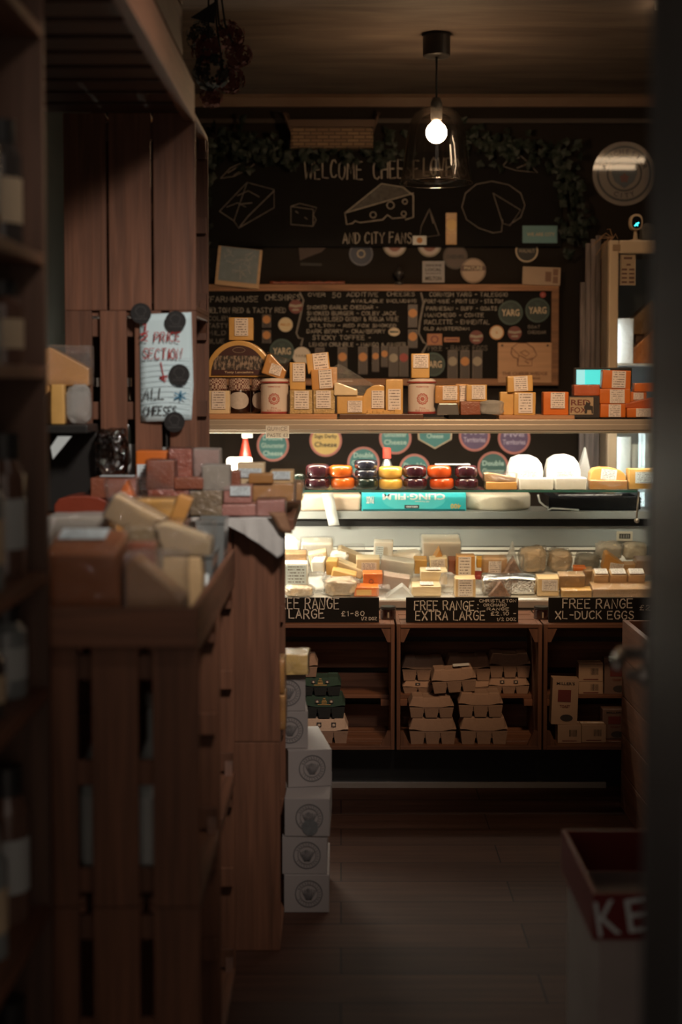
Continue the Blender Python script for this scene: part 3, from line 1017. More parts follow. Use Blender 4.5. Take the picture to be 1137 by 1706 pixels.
# tall bottle shaped shelf labels along the menu board
lab_defs = [
    (525, 579, 541, 622, None, 'plain dark tall label beside the pale round sticker'), (563, 578, 579, 622, ORP, 'tall label with an orange disc behind the plastic bag'), (597, 577, 613, 624, ORP, 'tall label with an orange disc over the folded bag tip'),
    (620, 577, 632, 620, ORP, 'short narrow label with a small orange disc, first of the narrow two'), (635, 576, 647, 612, ORP, 'short narrow label with a small orange disc, second of the narrow two'), (648, 577, 664, 628, DIMCREAM, 'tall label with a grey disc above the tall gold block'), (665, 576, 681, 628, REDP, 'tall label with a red disc above the second canister'),
    (680, 507, 696, 546, ORP, 'upper tall label with an orange disc beside the cheese names'), (680, 549, 696, 580, ORP, 'lower tall label with an orange disc beside the cheese names'),
    (746, 583, 763, 633, DIMCREAM, 'tall label with a grey disc, beside the hidden yarg badge'), (767, 583, 783, 633, ORP, 'tall label with an orange disc under the words free range eggs'), (787, 583, 804, 633, DIMCREAM, 'tall label with a grey disc, beside the wooden shop sign'),
    (437, 524, 452, 546, ORP, 'upper small orange label above the half wheel'), (437, 550, 452, 572, ORP, 'lower small orange label touching the half wheel')]
for x0_, y0_, x1_, y1_, dc, lb in lab_defs:
    t, w, h = card('bottle_label', x0_, y0_, x1_, y1_, plain('dark_label_print', (0.045, 0.028, 0.022), 0.4), lb, 'label', group='tall labels on the menu board')
    fr = bmesh.new()
    for sx in (-1, 1):
        ribbon(fr, [(sx * w * 0.44, -h * 0.47), (sx * w * 0.44, h * 0.47)], w * 0.07, -0.0046)
    ribbon(fr, [(-w * 0.44, h * 0.47), (w * 0.44, h * 0.47)], w * 0.07, -0.0046)
    obj('label_border', fr, plain('border_print', (0.12, 0.09, 0.07), 0.5), t)
    if dc:
        bm = bmesh.new()
        disc(bm, w * 0.45, -0.0055, -0.0045, 20)
        obj('label_disc', bm, dc, t, (0, 0, h * 0.12))

# wooden shop sign
t, w, h = card('wooden_shop_sign', 830, 571, 919, 638, wood('pale_sign_wood', (0.46, 0.25, 0.13), 'x', var=0.12), 'pale wooden shop sign with a cheese drawing fixed to the menu board', 'sign', Y=YM - 0.0165, thick=0.008)
bm = bmesh.new()
k = w / 90.0
for line in ([(-22, 22), (-12, 30), (2, 30), (14, 22), (20, 10), (14, 4), (8, 2)], [(-22, 22), (-23, 12), (-18, 6), (-12, 4)], [(-22, 22), (-10, 10), (-12, -8), (12, -8), (12, 6), (4, 2), (-2, 6), (-10, 10)], [(-8, 14), (0, 18), (8, 12), (2, 8), (-8, 14)], [(-12, 4), (-12, -8)], [(0, 0), (6, -4)]):
    ribbon(bm, [(x * k, (z + 3) * k) for x, z in line], 1.3 * k, -0.0088)
obj('burnt_drawing', bm, plain('burnt_line', (0.13, 0.05, 0.025), 0.7), t)
printed('THE CHEESE WEDGE', plain('burnt_line', (0.13, 0.05, 0.025), 0.7), t, (0, -0.0088, -18 * k), width=76 * k, height=5.5 * k)
printed('FARMHOUSE CHEESES', plain('burnt_line', (0.13, 0.05, 0.025), 0.7), t, (0, -0.0088, -26 * k), width=52 * k, height=3.2 * k)
for sx in (-1, 1):
    bm = bmesh.new()
    disc(bm, 1.9 * k, -0.011, -0.008, 14)
    obj('screw_head', bm, INK, t, (sx * 38 * k, 0, 29 * k))

# between the two boards
YU = YW
t, w, h = card('framed_map', 361, 413, 435, 478, wood('pale_frame_wood', (0.50, 0.30, 0.16), 'x', var=0.15), 'tilted picture in a pale frame with a pale blue map, hung above the menu board', 'picture', Y=YB - 0.03, rot=math.radians(6), thick=0.012)
obj('map_sheet', box(-w * 0.43, w * 0.44, -0.0145, -0.0125, -h * 0.38, h * 0.49), plain('blue_grey_map', (0.19, 0.21, 0.21), 0.5, var=0.3, nscale=30), t)
bm = bmesh.new()
for k in range(16):
    x, z = random.uniform(-0.4, 0.3) * w, random.uniform(-0.33, 0.4) * h
    pts = [(x, z)]
    for j in range(3):
        x = max(-0.4 * w, min(0.4 * w, x + random.uniform(-0.02, 0.04)))
        z = max(-0.35 * h, min(0.45 * h, z + random.uniform(-0.03, 0.03)))
        pts.append((x, z))
    ribbon(bm, pts, 0.0028, -0.0152)
obj('map_line', bm, plain('map_line_print', (0.36, 0.33, 0.29), 0.6), t)
sticker('round_sticker', 602, 423, 20, BLUEP, 'dim blue round sticker with a ring between the two chalkboards', rim=plain('blue_ring', (0.10, 0.10, 0.12), 0.5), text=['O'], tcol=DIMCREAM, Y=YU, th=M(16, YU))
for cx_, lb in ((658, 'white round sticker with red centre half covered, under the word fans'), (716, 'white round sticker with red centre half covered, beside the packet')):
    t = sticker('round_sticker', cx_, 408, 20, plain('cream_red_sticker', (0.55, 0.44, 0.38), 0.5), lb, rim=DIMCREAM, Y=YU, group='red centred stickers')
    bm = bmesh.new()
    ring(bm, 0.0, M(11, YU), -0.0042, 24)
    obj('red_centre', bm, plain('faded_red', (0.30, 0.12, 0.09), 0.5), t)
sticker('round_sticker', 759, 428, 20.5, plain('brown_sticker', (0.085, 0.052, 0.040), 0.5), 'dark brown round sticker overlapping the pale banded one', rim=plain('brown_ring', (0.06, 0.04, 0.03), 0.5), text=['CHESHIRE'], tcol=INK, Y=YU)
t = sticker('round_sticker', 789, 451, 21, plain('buff_sticker', (0.42, 0.29, 0.20), 0.5), 'buff round sticker with a dark name band standing on the frame', rim=plain('buff_ring', (0.24, 0.16, 0.11), 0.5), Y=YU - 0.012)
bm = bmesh.new()
ribbon(bm, [(-M(18, YU), M(4, YU)), (M(18, YU), M(4, YU))], M(9, YU), -0.0042)
obj('name_band', bm, plain('brown_band', (0.13, 0.07, 0.05), 0.5), t)
printed('MATURE', CREAMP, t, (0, -0.0052, M(4, YU)), width=M(30, YU), height=M(6, YU))
sticker('round_sticker', 878, 418, 19, plain('black_sticker', (0.03, 0.028, 0.025), 0.5), 'black round sticker with a cream rim under the teal card', rim=CREAMP, text=['WALNUT'], tcol=DIMCREAM, Y=YU)
t, w, h = card('square_card', 704, 435, 741, 471, LABELW, 'square white card with printed lines standing above the menu board', Y=YU - 0.004)
t.children[0].data.materials[0] = plain('grey_card', (0.34, 0.31, 0.30), 0.6)
for z, s, hh in ((0.3, 'GENUINE', 0.1), (0.1, 'LOCAL', 0.14), (-0.08, 'QUALITY', 0.08), (-0.3, 'MELTON', 0.18)):
    printed(s, INK, t, (0, -0.005, z * h), width=w * 0.72, height=h * hh)
t, w, h = card('leaflet', 871, 445, 934, 475, plain('buff_leaflet', (0.40, 0.27, 0.18), 0.6), 'buff leaflet with brown squares propped above the frame corner', 'leaflet', Y=YM - 0.018, rot=math.radians(2))
bm = box(0.10 * w, 0.26 * w, -0.005, -0.004, -0.3 * h, 0.25 * h)
bx(bm, 0.30 * w, 0.44 * w, -0.005, -0.004, 0.05 * h, 0.42 * h)
bx(bm, 0.30 * w, 0.44 * w, -0.005, -0.004, -0.38 * h, 0.0)
obj('brown_print', bm, plain('leaflet_print', (0.20, 0.10, 0.06), 0.6), t)
t, w, h = card('teal_card', 871, 376, 929, 405, plain('teal_card_print', (0.15, 0.30, 0.31), 0.5), 'teal card reading we are city on the welcome board', Y=YB, thick=0.003)
printed('WE ARE CITY', CREAMP, t, (0.004, -0.0038, 0), width=w * 0.8, height=h * 0.2)
t, w, h = card('picture_card', 688, 393, 711, 408, PAPER, 'tiny white picture card after the word fans', Y=YB, thick=0.003)
bm = bmesh.new()
disc(bm, h * 0.33, -0.0042, -0.003, 18)
obj('orange_dot', bm, ORP, t)
t, w, h = card('gold_packet', 743, 355, 761, 408, plain('gold_packet_print', (0.55, 0.30, 0.10), 0.3, coat=1.0, bump=0.7, bscale=60, var=0.4), 'shiny gold packet hanging on the welcome board beside the wheel drawing', 'packet', Y=YB, thick=0.012)
bm = bmesh.new()
disc(bm, w * 0.5, -0.016, -0.012, 24)
obj('packet_disc', bm, plain('gold_disc', (0.66, 0.40, 0.12), 0.4), t, (0, 0, h * 0.12))
t = thing('triangular_card', 'dim brown triangular card under the small block drawing', 'card', (0, 0, 0))
pts = [W(498, 413, YU), W(543, 413, YU), W(536, 420, YU), W(500, 434, YU)]
obj('card_sheet', prism([(p.x, p.z) for p in pts], YU - 0.006, YU - 0.001), plain('dim_brown_card', (0.07, 0.04, 0.03), 0.6), t)
bm = bmesh.new()
stroke_px(bm, [(502, 440), (535, 441)], 4, YU)
obj('card_caption', bm, plain('dim_caption', (0.04, 0.035, 0.03), 0.7), t, (0, -0.001, 0))
# reddish knobbly stick and small figurine on the top edge of the frame
ftop = W(568, 474, YM - 0.016).z
bm = bmesh.new()
xa, xb = W(450, 470, YM).x, W(575, 470, YM).x
tube(bm, [(xa + (xb - xa) * k / 24, YM - 0.006, ftop + 0.0085 + 0.001 * math.sin(k * 2.1)) for k in range(25)], [0.0072 + 0.0014 * math.sin(k * 1.7) for k in range(25)], 10)
tag(obj('cured_sausage', bm, plain('red_sausage', (0.22, 0.05, 0.02), 0.35, coat=0.6, var=0.6, nscale=60), smooth=True), 'long thin red cured sausage lying on the top edge of the menu board', 'sausage')
fx = W(665, 470, YM).x
t = thing('small_figurine', 'small dark figurine on a base standing on the menu board frame', 'figurine', (fx, YM - 0.004, ftop))
DARKF = plain('dark_bronze', (0.035, 0.030, 0.028), 0.35, coat=0.3)
obj('figurine_base', lathe([(0, 0), (0.022, 0), (0.020, 0.010), (0.008, 0.016), (0, 0.016)], 20), DARKF, t, smooth=False)
obj('figurine_body', lathe([(0, 0.0165), (0.006, 0.0165), (0.010, 0.03), (0.024, 0.045), (0.026, 0.058), (0.014, 0.066), (0.010, 0.078), (0, 0.084)], 20), DARKF, t, smooth=True)

# club badge, a glossy round plaque
p = W(1040, 290, YW)
R_ = M(52.5, YW)
t = thing('club_badge_plaque', 'large glossy round football club plaque on the wall above the fridge', 'plaque', (p.x, YW - 0.0005, p.z))
GLP = lambda n, c: plain(n, c, 0.45, coat=0.8, coat_rough=0.03, var=0.03)
face = GLP('plaque_face', (0.19, 0.15, 0.125))
bm = bmesh.new()
disc(bm, R_, -0.012, 0, 64)
obj('plaque_disc', bm, face, t)
for r0_, r1_, nm, c in ((0.80, 0.87, 'outer_ring', (0.02, 0.017, 0.016)), (0.50, 0.56, 'inner_ring', (0.02, 0.017, 0.016))):
    bm = bmesh.new()
    ring(bm, R_ * r0_, R_ * r1_, -0.0124, 64)
    obj(nm, bm, GLP('plaque_' + nm, c), t)
sh = [(-0.40, 0.36), (0.40, 0.36), (0.40, 0.0), (0.30, -0.25), (0.0, -0.46), (-0.30, -0.25), (-0.40, 0.0)]
obj('shield', prism([(x * R_, z * R_) for x, z in sh], -0.0128, -0.0121), GLP('plaque_shield', (0.055, 0.065, 0.075)), t)
bm = bmesh.new()
pts = []
for k in range(10):
    rr = (0.17 if k % 2 == 0 else 0.11) * R_
    pts.append((rr * math.sin(k * PI / 5), rr * math.cos(k * PI / 5) - 0.14 * R_))
prism(pts, -0.0134, -0.0129, bm=bm)
obj('rose_emblem', bm, GLP('plaque_rose', (0.11, 0.028, 0.025)), t)
PL_INK = GLP('plaque_ink', (0.022, 0.018, 0.017))
for i, c in enumerate('MANCHESTER'):
    an = math.radians(72 - i * 16)
    printed(c, PL_INK, t, (-math.sin(an) * R_ * 0.68, -0.0128, math.cos(an) * R_ * 0.68), height=R_ * 0.16, rot=(0, -an, 0))
for i, c in enumerate('CITY'):
    an = math.radians(-22 + i * 14.6)
    printed(c, PL_INK, t, (math.sin(an) * R_ * 0.68, -0.0128, -math.cos(an) * R_ * 0.68), height=R_ * 0.16, rot=(0, -an, 0))

# stickers on the dark lower wall seen under the gantry
TEAL = plain('teal_print', (0.045, 0.20, 0.20), 0.5)
YEL = plain('yellow_print', (0.72, 0.50, 0.16), 0.5)
PURP = plain('purple_print', (0.10, 0.055, 0.13), 0.5)
PINKR = plain('pink_rim', (0.50, 0.16, 0.13), 0.5)
LTXT = plain('pale_teal_text', (0.42, 0.60, 0.55), 0.5)
for cx_, cy_, r, base, rim, tx, tc_, lb in (
        (455, 742, 27, TEAL, PINKR, ['Double', 'Gloucester', 'Cheese'], LTXT, 'teal round double gloucester sticker under the quince ticket'), (543, 734, 27, YEL, PINKR, ['Sage Derby', 'Cheese'], INK, 'yellow round sage derby cheese sticker on the dark wall'),
        (606, 771, 27, TEAL, PINKR, ['Double', 'Gloucester', 'Cheese'], LTXT, 'teal round sticker behind the orange wheels'), (659, 730, 27, TEAL, PINKR, ['Gloucester', 'Cheese'], LTXT, 'teal round sticker just above the red bottle cap'),
        (691, 782, 26, TEAL, PINKR, ['Double', 'Gloucester'], LTXT, 'teal round sticker behind the yellow and purple wheels'), (791, 726, 26, PURP, PINKR, ['Five', 'Territories'], plain('lilac_text', (0.45, 0.36, 0.5), 0.5), 'purple five territories sticker nearer the teal shield'),
        (857, 730, 27, PURP, PINKR, ['Five', 'Territories'], plain('lilac_text', (0.45, 0.36, 0.5), 0.5), 'purple five territories sticker above the white wrapped packs'), (822, 778, 26, plain('dark_teal_print', (0.03, 0.10, 0.09), 0.5), PINKR, ['Double', 'Gloucester'], LTXT, 'dark teal round sticker behind the tan cheese slices')):
    sticker('cheese_sticker', cx_, cy_, r, base, lb, 'sticker', rim, tx, tc_, Y=YW, group='round cheese stickers on the lower wall', th=M(9, YW))
sh_t = thing('shield_sticker', 'teal shield shaped cheese sticker with a pale border', 'sticker', W(725, 728, YW) + Vector((0, -0.001, 0)))
k = M(1, YW)
pts = [(-30, 22), (30, 22), (28, -4), (0, -20), (-28, -4)]
obj('badge_face', prism([(x * k, z * k) for x, z in pts], -0.003, 0), CREAMP, sh_t)
obj('badge_centre', prism([(x * k * 0.9, z * k * 0.88) for x, z in pts], -0.004, -0.0031), TEAL, sh_t)
printed('Cheese', LTXT, sh_t, (0, -0.005, 2 * k), width=28 * k, height=8 * k)

# ------------------------------------------------------------------ goods: one builder for cheeses, packs and bags
SEED = [0]


def sub_box(w, d, h, bev, cuts=2):
    bm = box(-w / 2, w / 2, -d / 2, d / 2, 0, h)
    if bev:
        bmesh.ops.bevel(bm, geom=list(bm.edges), offset=min(bev, 0.3 * min(w, d, h)), segments=3, profile=0.6, affect='EDGES')
    if cuts:
        bmesh.ops.subdivide_edges(bm, edges=[e for e in bm.edges if e.calc_length() > 0.35 * min(w, d, h)], cuts=cuts, use_grid_fill=True)
    return bm


def bag_bm(w, d, h, seed, amp=0.16):
    bm = bmesh.new()
    bmesh.ops.create_icosphere(bm, subdivisions=4, radius=1.0)
    o = Vector((seed * 5.3, seed * 2.1, seed * 1.3))
    for v in bm.verts:
        c = v.co.copy()
        q_ = Vector([math.copysign(abs(x) ** 0.55, x) for x in c])
        n1 = noise.noise(c * 2.2 + o)
        n2 = abs(noise.noise(c * 5.0 + o * 2))
        q_ *= 1.0 + amp * n1 - amp * 0.9 * n2
        v.co = Vector((q_.x * w / 2 * 0.97, q_.y * d / 2 * 0.97, (q_.z * 0.97 + 1) * h / 2))
    return bm


def shape_bm(shape, w, d, h, bev, seed, amp):
    if shape == 'bag':
        return bag_bm(w, d, h, seed)
    if shape == 'wheel':
        r = w / 2
        e = min(0.32 * h, 0.014)
        prof = [(0, 0), (r - e, 0)] + [(r - e + e * math.sin(t), e - e * math.cos(t)) for t in (0.5, 1.0, PI / 2)] + [(r, h - e)] + [(r - e + e * math.cos(t), h - e + e * math.sin(t)) for t in (0.5, 1.0, PI / 2)] + [(0, h)]
        bm = lathe(prof, 40)
        return bm
    if shape == 'block':
        bm = sub_box(w, d, h, bev)
        jitter(bm, amp, 18, seed)
        return bm
    if shape == 'tri':
        ol = [(-w / 2, 0), (w / 2, 0), (w * 0.06, h)]
    elif shape == 'half':
        ol = [(w / 2 * math.cos(t), h * math.sin(t)) for t in [PI * k / 20 for k in range(21)]]
    elif shape == 'dome':
        ol = [(w / 2, 0), (w / 2, h * 0.95), (w * 0.3, h), (0, h * 0.97), (-w * 0.25, h * 0.84), (-w * 0.42, h * 0.6), (-w / 2, h * 0.3), (-w / 2, 0)]
    elif shape == 'arch':
        ol = [(w / 2, 0), (w / 2, h * 0.5), (w * 0.44, h * 0.74), (w * 0.3, h * 0.92), (w * 0.1, h), (-w * 0.2, h * 0.98), (-w * 0.42, h * 0.85), (-w / 2, h * 0.55), (-w / 2, 0)]
    elif shape == 'slope':
        ol = [(-w / 2, 0), (w / 2, 0), (w / 2, h * 0.45), (-w * 0.36, h), (-w / 2, h * 0.92)]
    elif shape == 'slopel':
        ol = [(w / 2, 0), (-w / 2, 0), (-w / 2, h * 0.45), (w * 0.36, h), (w / 2, h * 0.92)]
    else:
        ol = [(-w / 2, 0), (w / 2, 0), (w * 0.42, h), (-w * 0.42, h)]
    bm = prism(ol, -d / 2, d / 2, bev=min(bev, 0.2 * min(w, d, h)))
    bmesh.ops.triangulate(bm, faces=[f for f in bm.faces if len(f.verts) > 4])
    jitter(bm, amp * 0.6, 18, seed)
    return bm


LAST = {}


def item(name, rect, Y, d, mat, label, shape='block', lab=None, top=None, lm=None, rot=(0, 0, 0), base=None, film_=None, group=None, cat='cheese', bev=0.004, amp=0.0018, flip=False, film_over=1.06):
    """rect: where the photo shows its front face; Y: distance of that face; d: depth in metres"""
    SEED[0] += 1
    a, b_ = W(rect[0], rect[1], Y), W(rect[2], rect[3], Y)
    w = b_.x - a.x
    zb_ = b_.z if base is None else base
    h = max(a.z - zb_, 0.006)
    loc = Vector(((a.x + b_.x) / 2, Y + d / 2, zb_))
    rr = tuple(math.radians(x) for x in rot)
    bm = shape_bm(shape, w, d, h, bev, SEED[0], amp)
    for v in bm.verts:
        v.co.z = max(v.co.z, 0.0006)
    o = obj(name, bm, mat, None, loc, None, smooth=shape in ('bag', 'wheel', 'block'))
    o.rotation_euler = rr
    if rr[0] or rr[1]:     # turn about the middle, not the base
        Rm = Euler(rr).to_matrix()
        o.location = loc + Vector((0, 0, h / 2)) - Rm @ Vector((0, 0, h / 2))
    tag(o, label, cat, group)
    if lab:
        u0, v0, u1, v1 = lab
        lw, lh = (u1 - u0) * w, (v1 - v0) * h
        obj('price_label', box(-lw / 2, lw / 2, -0.0006, 0.0006, -lh / 2, lh / 2), lm or LABEL, o, ((u0 + u1 - 1) / 2 * w, -d / 2 - 0.0028 - amp, (v0 + v1) / 2 * h))
    if top:
        u0, v0, u1, v1 = top
        lw, lh = (u1 - u0) * w, (v1 - v0) * d
        obj('price_label', box(-lw / 2, lw / 2, -0.0006, 0.0006, -lh / 2, lh / 2), lm or LABELW, o, ((u0 + u1 - 1) / 2 * w, ((v0 + v1) - 1) / 2 * d, h + 0.0028 + amp), (-PI / 2, 0, 0))
    if film_:
        fb = sub_box(w * film_over, d * film_over, h * 1.03, 0.004, 3) if shape not in ('bag',) else bag_bm(w * 1.1, d * 1.1, h * 1.06, SEED[0] + 50, 0.2)
        jitter(fb, 0.004, 25, SEED[0] + 9)
        for v in fb.verts:
            v.co.z = max(v.co.z, 0.0005)
        obj('plastic_film', fb, film_, o, smooth=True)
    LAST['o'], LAST['top'], LAST['w'], LAST['d'] = o, zb_ + h, w, d
    return o


# ------------------------------------------------------------------ on top of the gantry shelf
TS = GZ - 0.003
Y1, Y2 = 5.245, 5.37


def board(name, x0_, x1_, ytop, Y, d, mat, label, base=TS):
    a, b_ = W(x0_, ytop, Y), W(x1_, ytop, Y)
    return tag(obj(name, box(a.x, b_.x, Y, Y + d, base, a.z, 0.002), mat), label, 'serving board')


board('serving_board', 326, 562, 690, 5.225, 0.28, PX_, 'long pale wooden serving board under the jars and canister')
B1 = W(400, 690, 5.225).z
board('serving_board', 566, 706, 690, 5.225, 0.26, plain('dark_walnut_board', (0.10, 0.04, 0.02), 0.4), 'dark walnut serving board under the tall gold block')
B2 = W(600, 690, 5.225).z
board('serving_slate', 748, 828, 692, 5.225, 0.24, SLATE, 'black slate serving board under the grey tub')
B3 = W(800, 692, 5.225).z
board('serving_board', 832, 958, 692, 5.225, 0.24, PX_, 'short pale wooden serving board under the loose orange block')
B4 = W(900, 692, 5.225).z
board('serving_slate', 962, 1096, 696, 5.225, 0.24, SLATE, 'thin black slate under the stack of orange blocks')
B5 = W(1000, 696, 5.225).z

LB = (0.28, 0.28, 0.86, 0.96)
item('cheese_block', (340, 651, 383, 691), Y1, 0.05, CREAM, 'cream cheese block with price label before the first jar', lab=(0.3, 0.22, 0.84, 0.98), base=B1)
# jars with cloth lids
jar_glass = plain('dark_preserve_jar', (0.022, 0.008, 0.006), 0.12, coat=1.0, var=0.3)


def cloth_mat():
    m, nt, b = nt_new('checked_jar_cloth')
    tc = add(nt, 'ShaderNodeTexCoord')
    ck = add(nt, 'ShaderNodeTexChecker')
    ck.inputs['Scale'].default_value = 150.0
    ck.inputs['Color1'].default_value = (0.60, 0.48, 0.40, 1)
    ck.inputs['Color2'].default_value = (0.13, 0.03, 0.025, 1)
    nt.links.new(tc.outputs['Object'], ck.inputs['Vector'])
    nt.links.new(ck.outputs['Color'], b.inputs['Base Color'])
    b.inputs['Roughness'].default_value = 0.9
    return m


CLOTHC = cloth_mat()
jx = [(361, 'first dark preserve jar with a checked cloth lid, behind the cream block'), (399, 'middle dark preserve jar with an oval white label and checked cloth lid'), (437.5, 'last dark preserve jar half behind the white canister')]
jh = W(361, 629, Y2 - 0.02).z - B1
jr = M(19, Y2 - 0.02)
jroot = None
for k, (cx_, lb) in enumerate(jx):
    p = W(cx_, 690, Y2 - 0.02 + jr)
    if k == 0:
        t = thing('preserve_jar', lb, 'jar', (p.x, Y2 - 0.02 + jr, B1), group='preserve jars')
        obj('jar_body', lathe([(0, 0), (jr * 0.92, 0), (jr, 0.006), (jr, jh * 0.62), (jr * 0.86, jh * 0.74), (jr * 0.84, jh * 0.8), (0, jh * 0.8)], 28), jar_glass, t, smooth=True)
        bm = lathe([(jr * 1.04, jh * 0.66), (jr * 0.93, jh * 0.76), (jr * 0.96, jh * 0.86), (jr * 0.92, jh * 0.97), (0, jh * 0.99)], 36)
        for v in bm.verts:
            if v.co.z < jh * 0.7:
                v.co *= 1 + 0.05 * math.sin(9 * math.atan2(v.co.y, v.co.x))
        obj('cloth_lid', bm, CLOTHC, t, smooth=True)
        bm = bmesh.new()
        n = 24
        prev_ = None
        for q_ in range(7):
            f_ = q_ / 6
            cvs = [bm.verts.new((jr * 1.02 * math.sin(1.0 * f_ * math.cos(2 * PI * i / n)), -jr * 1.02 * math.cos(1.0 * f_ * math.cos(2 * PI * i / n)), jh * 0.36 + f_ * jh * 0.24 * math.sin(2 * PI * i / n))) for i in range(n)]
            if prev_:
                for i in range(n):
                    bm.faces.new((prev_[i], cvs[i], cvs[(i + 1) % n], prev_[(i + 1) % n]))
            prev_ = cvs
        bmesh.ops.remove_doubles(bm, verts=bm.verts, dist=1e-6)
        obj('oval_label', bm, plain('jar_label_white', (0.55, 0.50, 0.47), 0.5, var=0.2, nscale=90), t, smooth=True)
        jroot = t
    else:
        copy_tree(jroot, loc=Vector((p.x, Y2 - 0.02 + jr, B1)), label=lb)
JT = B1 + jh
# half wheel standing on the jars, with its printed label
hw = item('half_wheel_cheese', (341, 567, 456, 629), Y2 - 0.005, 0.055, GOLD, 'half wheel of golden cheese standing on the preserve jars with a dark label', 'half', base=JT + 0.001, bev=0.006)
w_, h_ = LAST['w'], LAST['top'] - JT
ol = [(w_ * 0.40 * math.cos(t), h_ * 0.06 + h_ * 0.80 * math.sin(t)) for t in [PI * k / 20 for k in range(21)]]
wl = obj('wheel_label', prism(ol, -0.0345, -0.0330), plain('maroon_label', (0.055, 0.016, 0.016), 0.4, coat=0.3), hw)


def photo_mat():
    m, nt, b = nt_new('sepia_street_print')
    tc = add(nt, 'ShaderNodeTexCoord')
    mp = add(nt, 'ShaderNodeMapping')
    mp.inputs['Scale'].default_value = (60, 1, 32)
    nt.links.new(tc.outputs['Object'], mp.inputs['Vector'])
    no = add(nt, 'ShaderNodeTexNoise')
    no.inputs['Scale'].default_value = 1.6
    no.inputs['Detail'].default_value = 4
    nt.links.new(mp.outputs[0], no.inputs['Vector'])
    ra = add(nt, 'ShaderNodeValToRGB')
    ra.color_ramp.elements[0].position = 0.45
    ra.color_ramp.elements[0].color = (0.03, 0.022, 0.02, 1)
    ra.color_ramp.elements[1].position = 0.62
    ra.color_ramp.elements[1].color = (0.30, 0.22, 0.17, 1)
    nt.links.new(no.outputs['Fac'], ra.inputs['Fac'])
    nt.links.new(ra.outputs['Color'], b.inputs['Base Color'])
    return m


obj('street_print', prism([(-w_ * 0.395, h_ * 0.20), (w_ * 0.395, h_ * 0.20), (w_ * 0.36, h_ * 0.46), (w_ * 0.30, h_ * 0.58), (-w_ * 0.30, h_ * 0.58), (-w_ * 0.36, h_ * 0.46)], -0.0353, -0.0346), photo_mat(), wl)
printed('Tasty Lancashire', CREAMP, wl, (0, -0.0354, h_ * 0.13), width=w_ * 0.42, height=h_ * 0.075)
bm = bmesh.new()
ribbon(bm, [(w_ * 0.09 * math.cos(t), h_ * 0.73 + h_ * 0.07 * math.sin(t)) for t in [2 * PI * k / 16 for k in range(17)]], 0.0015, -0.0354)
obj('label_emblem', bm, DIMCREAM, wl)
item('cheese_block', (381, 529, 422, 567), Y2 + 0.003, 0.045, GOLD, 'golden cheese block on the very top of the half wheel', lab=(0.25, 0.2, 0.8, 0.97), base=LAST['top'])


def canister(cx_, lb, Y=5.255):
    r = M(23.5, Y)
    p = W(cx_, 690, Y + r)
    base = B1 if cx_ < 560 else B2
    h = W(cx_, 630, Y + 0.02).z - base
    t = thing('ceramic_canister', lb, 'canister', (p.x, Y + r, base), group='white ceramic canisters')
    CER = plain('white_ceramic', (0.72, 0.62, 0.55), 0.25, coat=0.6, var=0.03)
    CRED = plain('crimson_band', (0.33, 0.05, 0.045), 0.3, coat=0.5)
    obj('canister_body', lathe([(0, 0.004), (r * 0.98, 0.004), (r, 0.01), (r, h * 0.80), (r * 0.94, h * 0.84), (r * 0.94, h * 0.86), (0, h * 0.86)], 36), CER, t, smooth=False)
    lid = obj('lid', lathe([(r * 1.03, h * 0.865), (r * 1.04, h * 0.885), (r * 0.98, h * 0.945), (r * 0.8, h * 0.99), (r * 0.4, h), (0, h)], 36), CER, t, smooth=True)
    obj('lid_band', lathe([(r * 1.045, h * 0.862), (r * 1.055, h * 0.87), (r * 1.05, h * 0.905), (r * 1.02, h * 0.91)], 36, cap=False), CRED, lid)
    obj('foot_band', lathe([(r * 0.96, 0.0), (r * 1.01, 0.001), (r * 1.015, 0.006), (r * 0.99, 0.009)], 36), CRED, t)
    bm = bmesh.new()

    def on(x, z):   # wrap on the cylinder
        an = x / r
        return (r * 1.008 * math.sin(an), -r * 1.008 * math.cos(an), z)

    def wring(rad, wd, n=30, ripple=0.0):
        vs_ = []
        for i in range(n + 1):
            an = 2 * PI * i / n
            q_ = rad * (1 + ripple * math.sin(an * 11))
            vs_.append((bm.verts.new(on(q_ * math.cos(an), h * 0.42 + q_ * math.sin(an))), bm.verts.new(on((q_ - wd) * math.cos(an), h * 0.42 + (q_ - wd) * math.sin(an)))))
        for a_, b2 in zip(vs_, vs_[1:]):
            bm.faces.new((a_[0], a_[1], b2[1], b2[0]))
    wring(r * 0.40, r * 0.09, 44, 0.06)
    wring(r * 0.27, r * 0.05)
    wring(r * 0.15, r * 0.14)
    obj('red_emblem', bm, plain('faded_crimson', (0.45, 0.12, 0.09), 0.4), t)
    for s, z, wd in (('Fine', 0.17, 0.4), ('BLUE STILTON', 0.10, 1.0), ('FARMHOUSE', 0.76, 0.9)):
        lm_ = print_mesh(s, width=r * wd, height=h * 0.045, bold=0.01)
        for v in lm_.verts:
            v.co = Vector(on(v.co.x, h * z + v.co.z))
        obj('lettering', lm_, plain('faded_crimson', (0.45, 0.12, 0.09), 0.4), t)
    return base + h


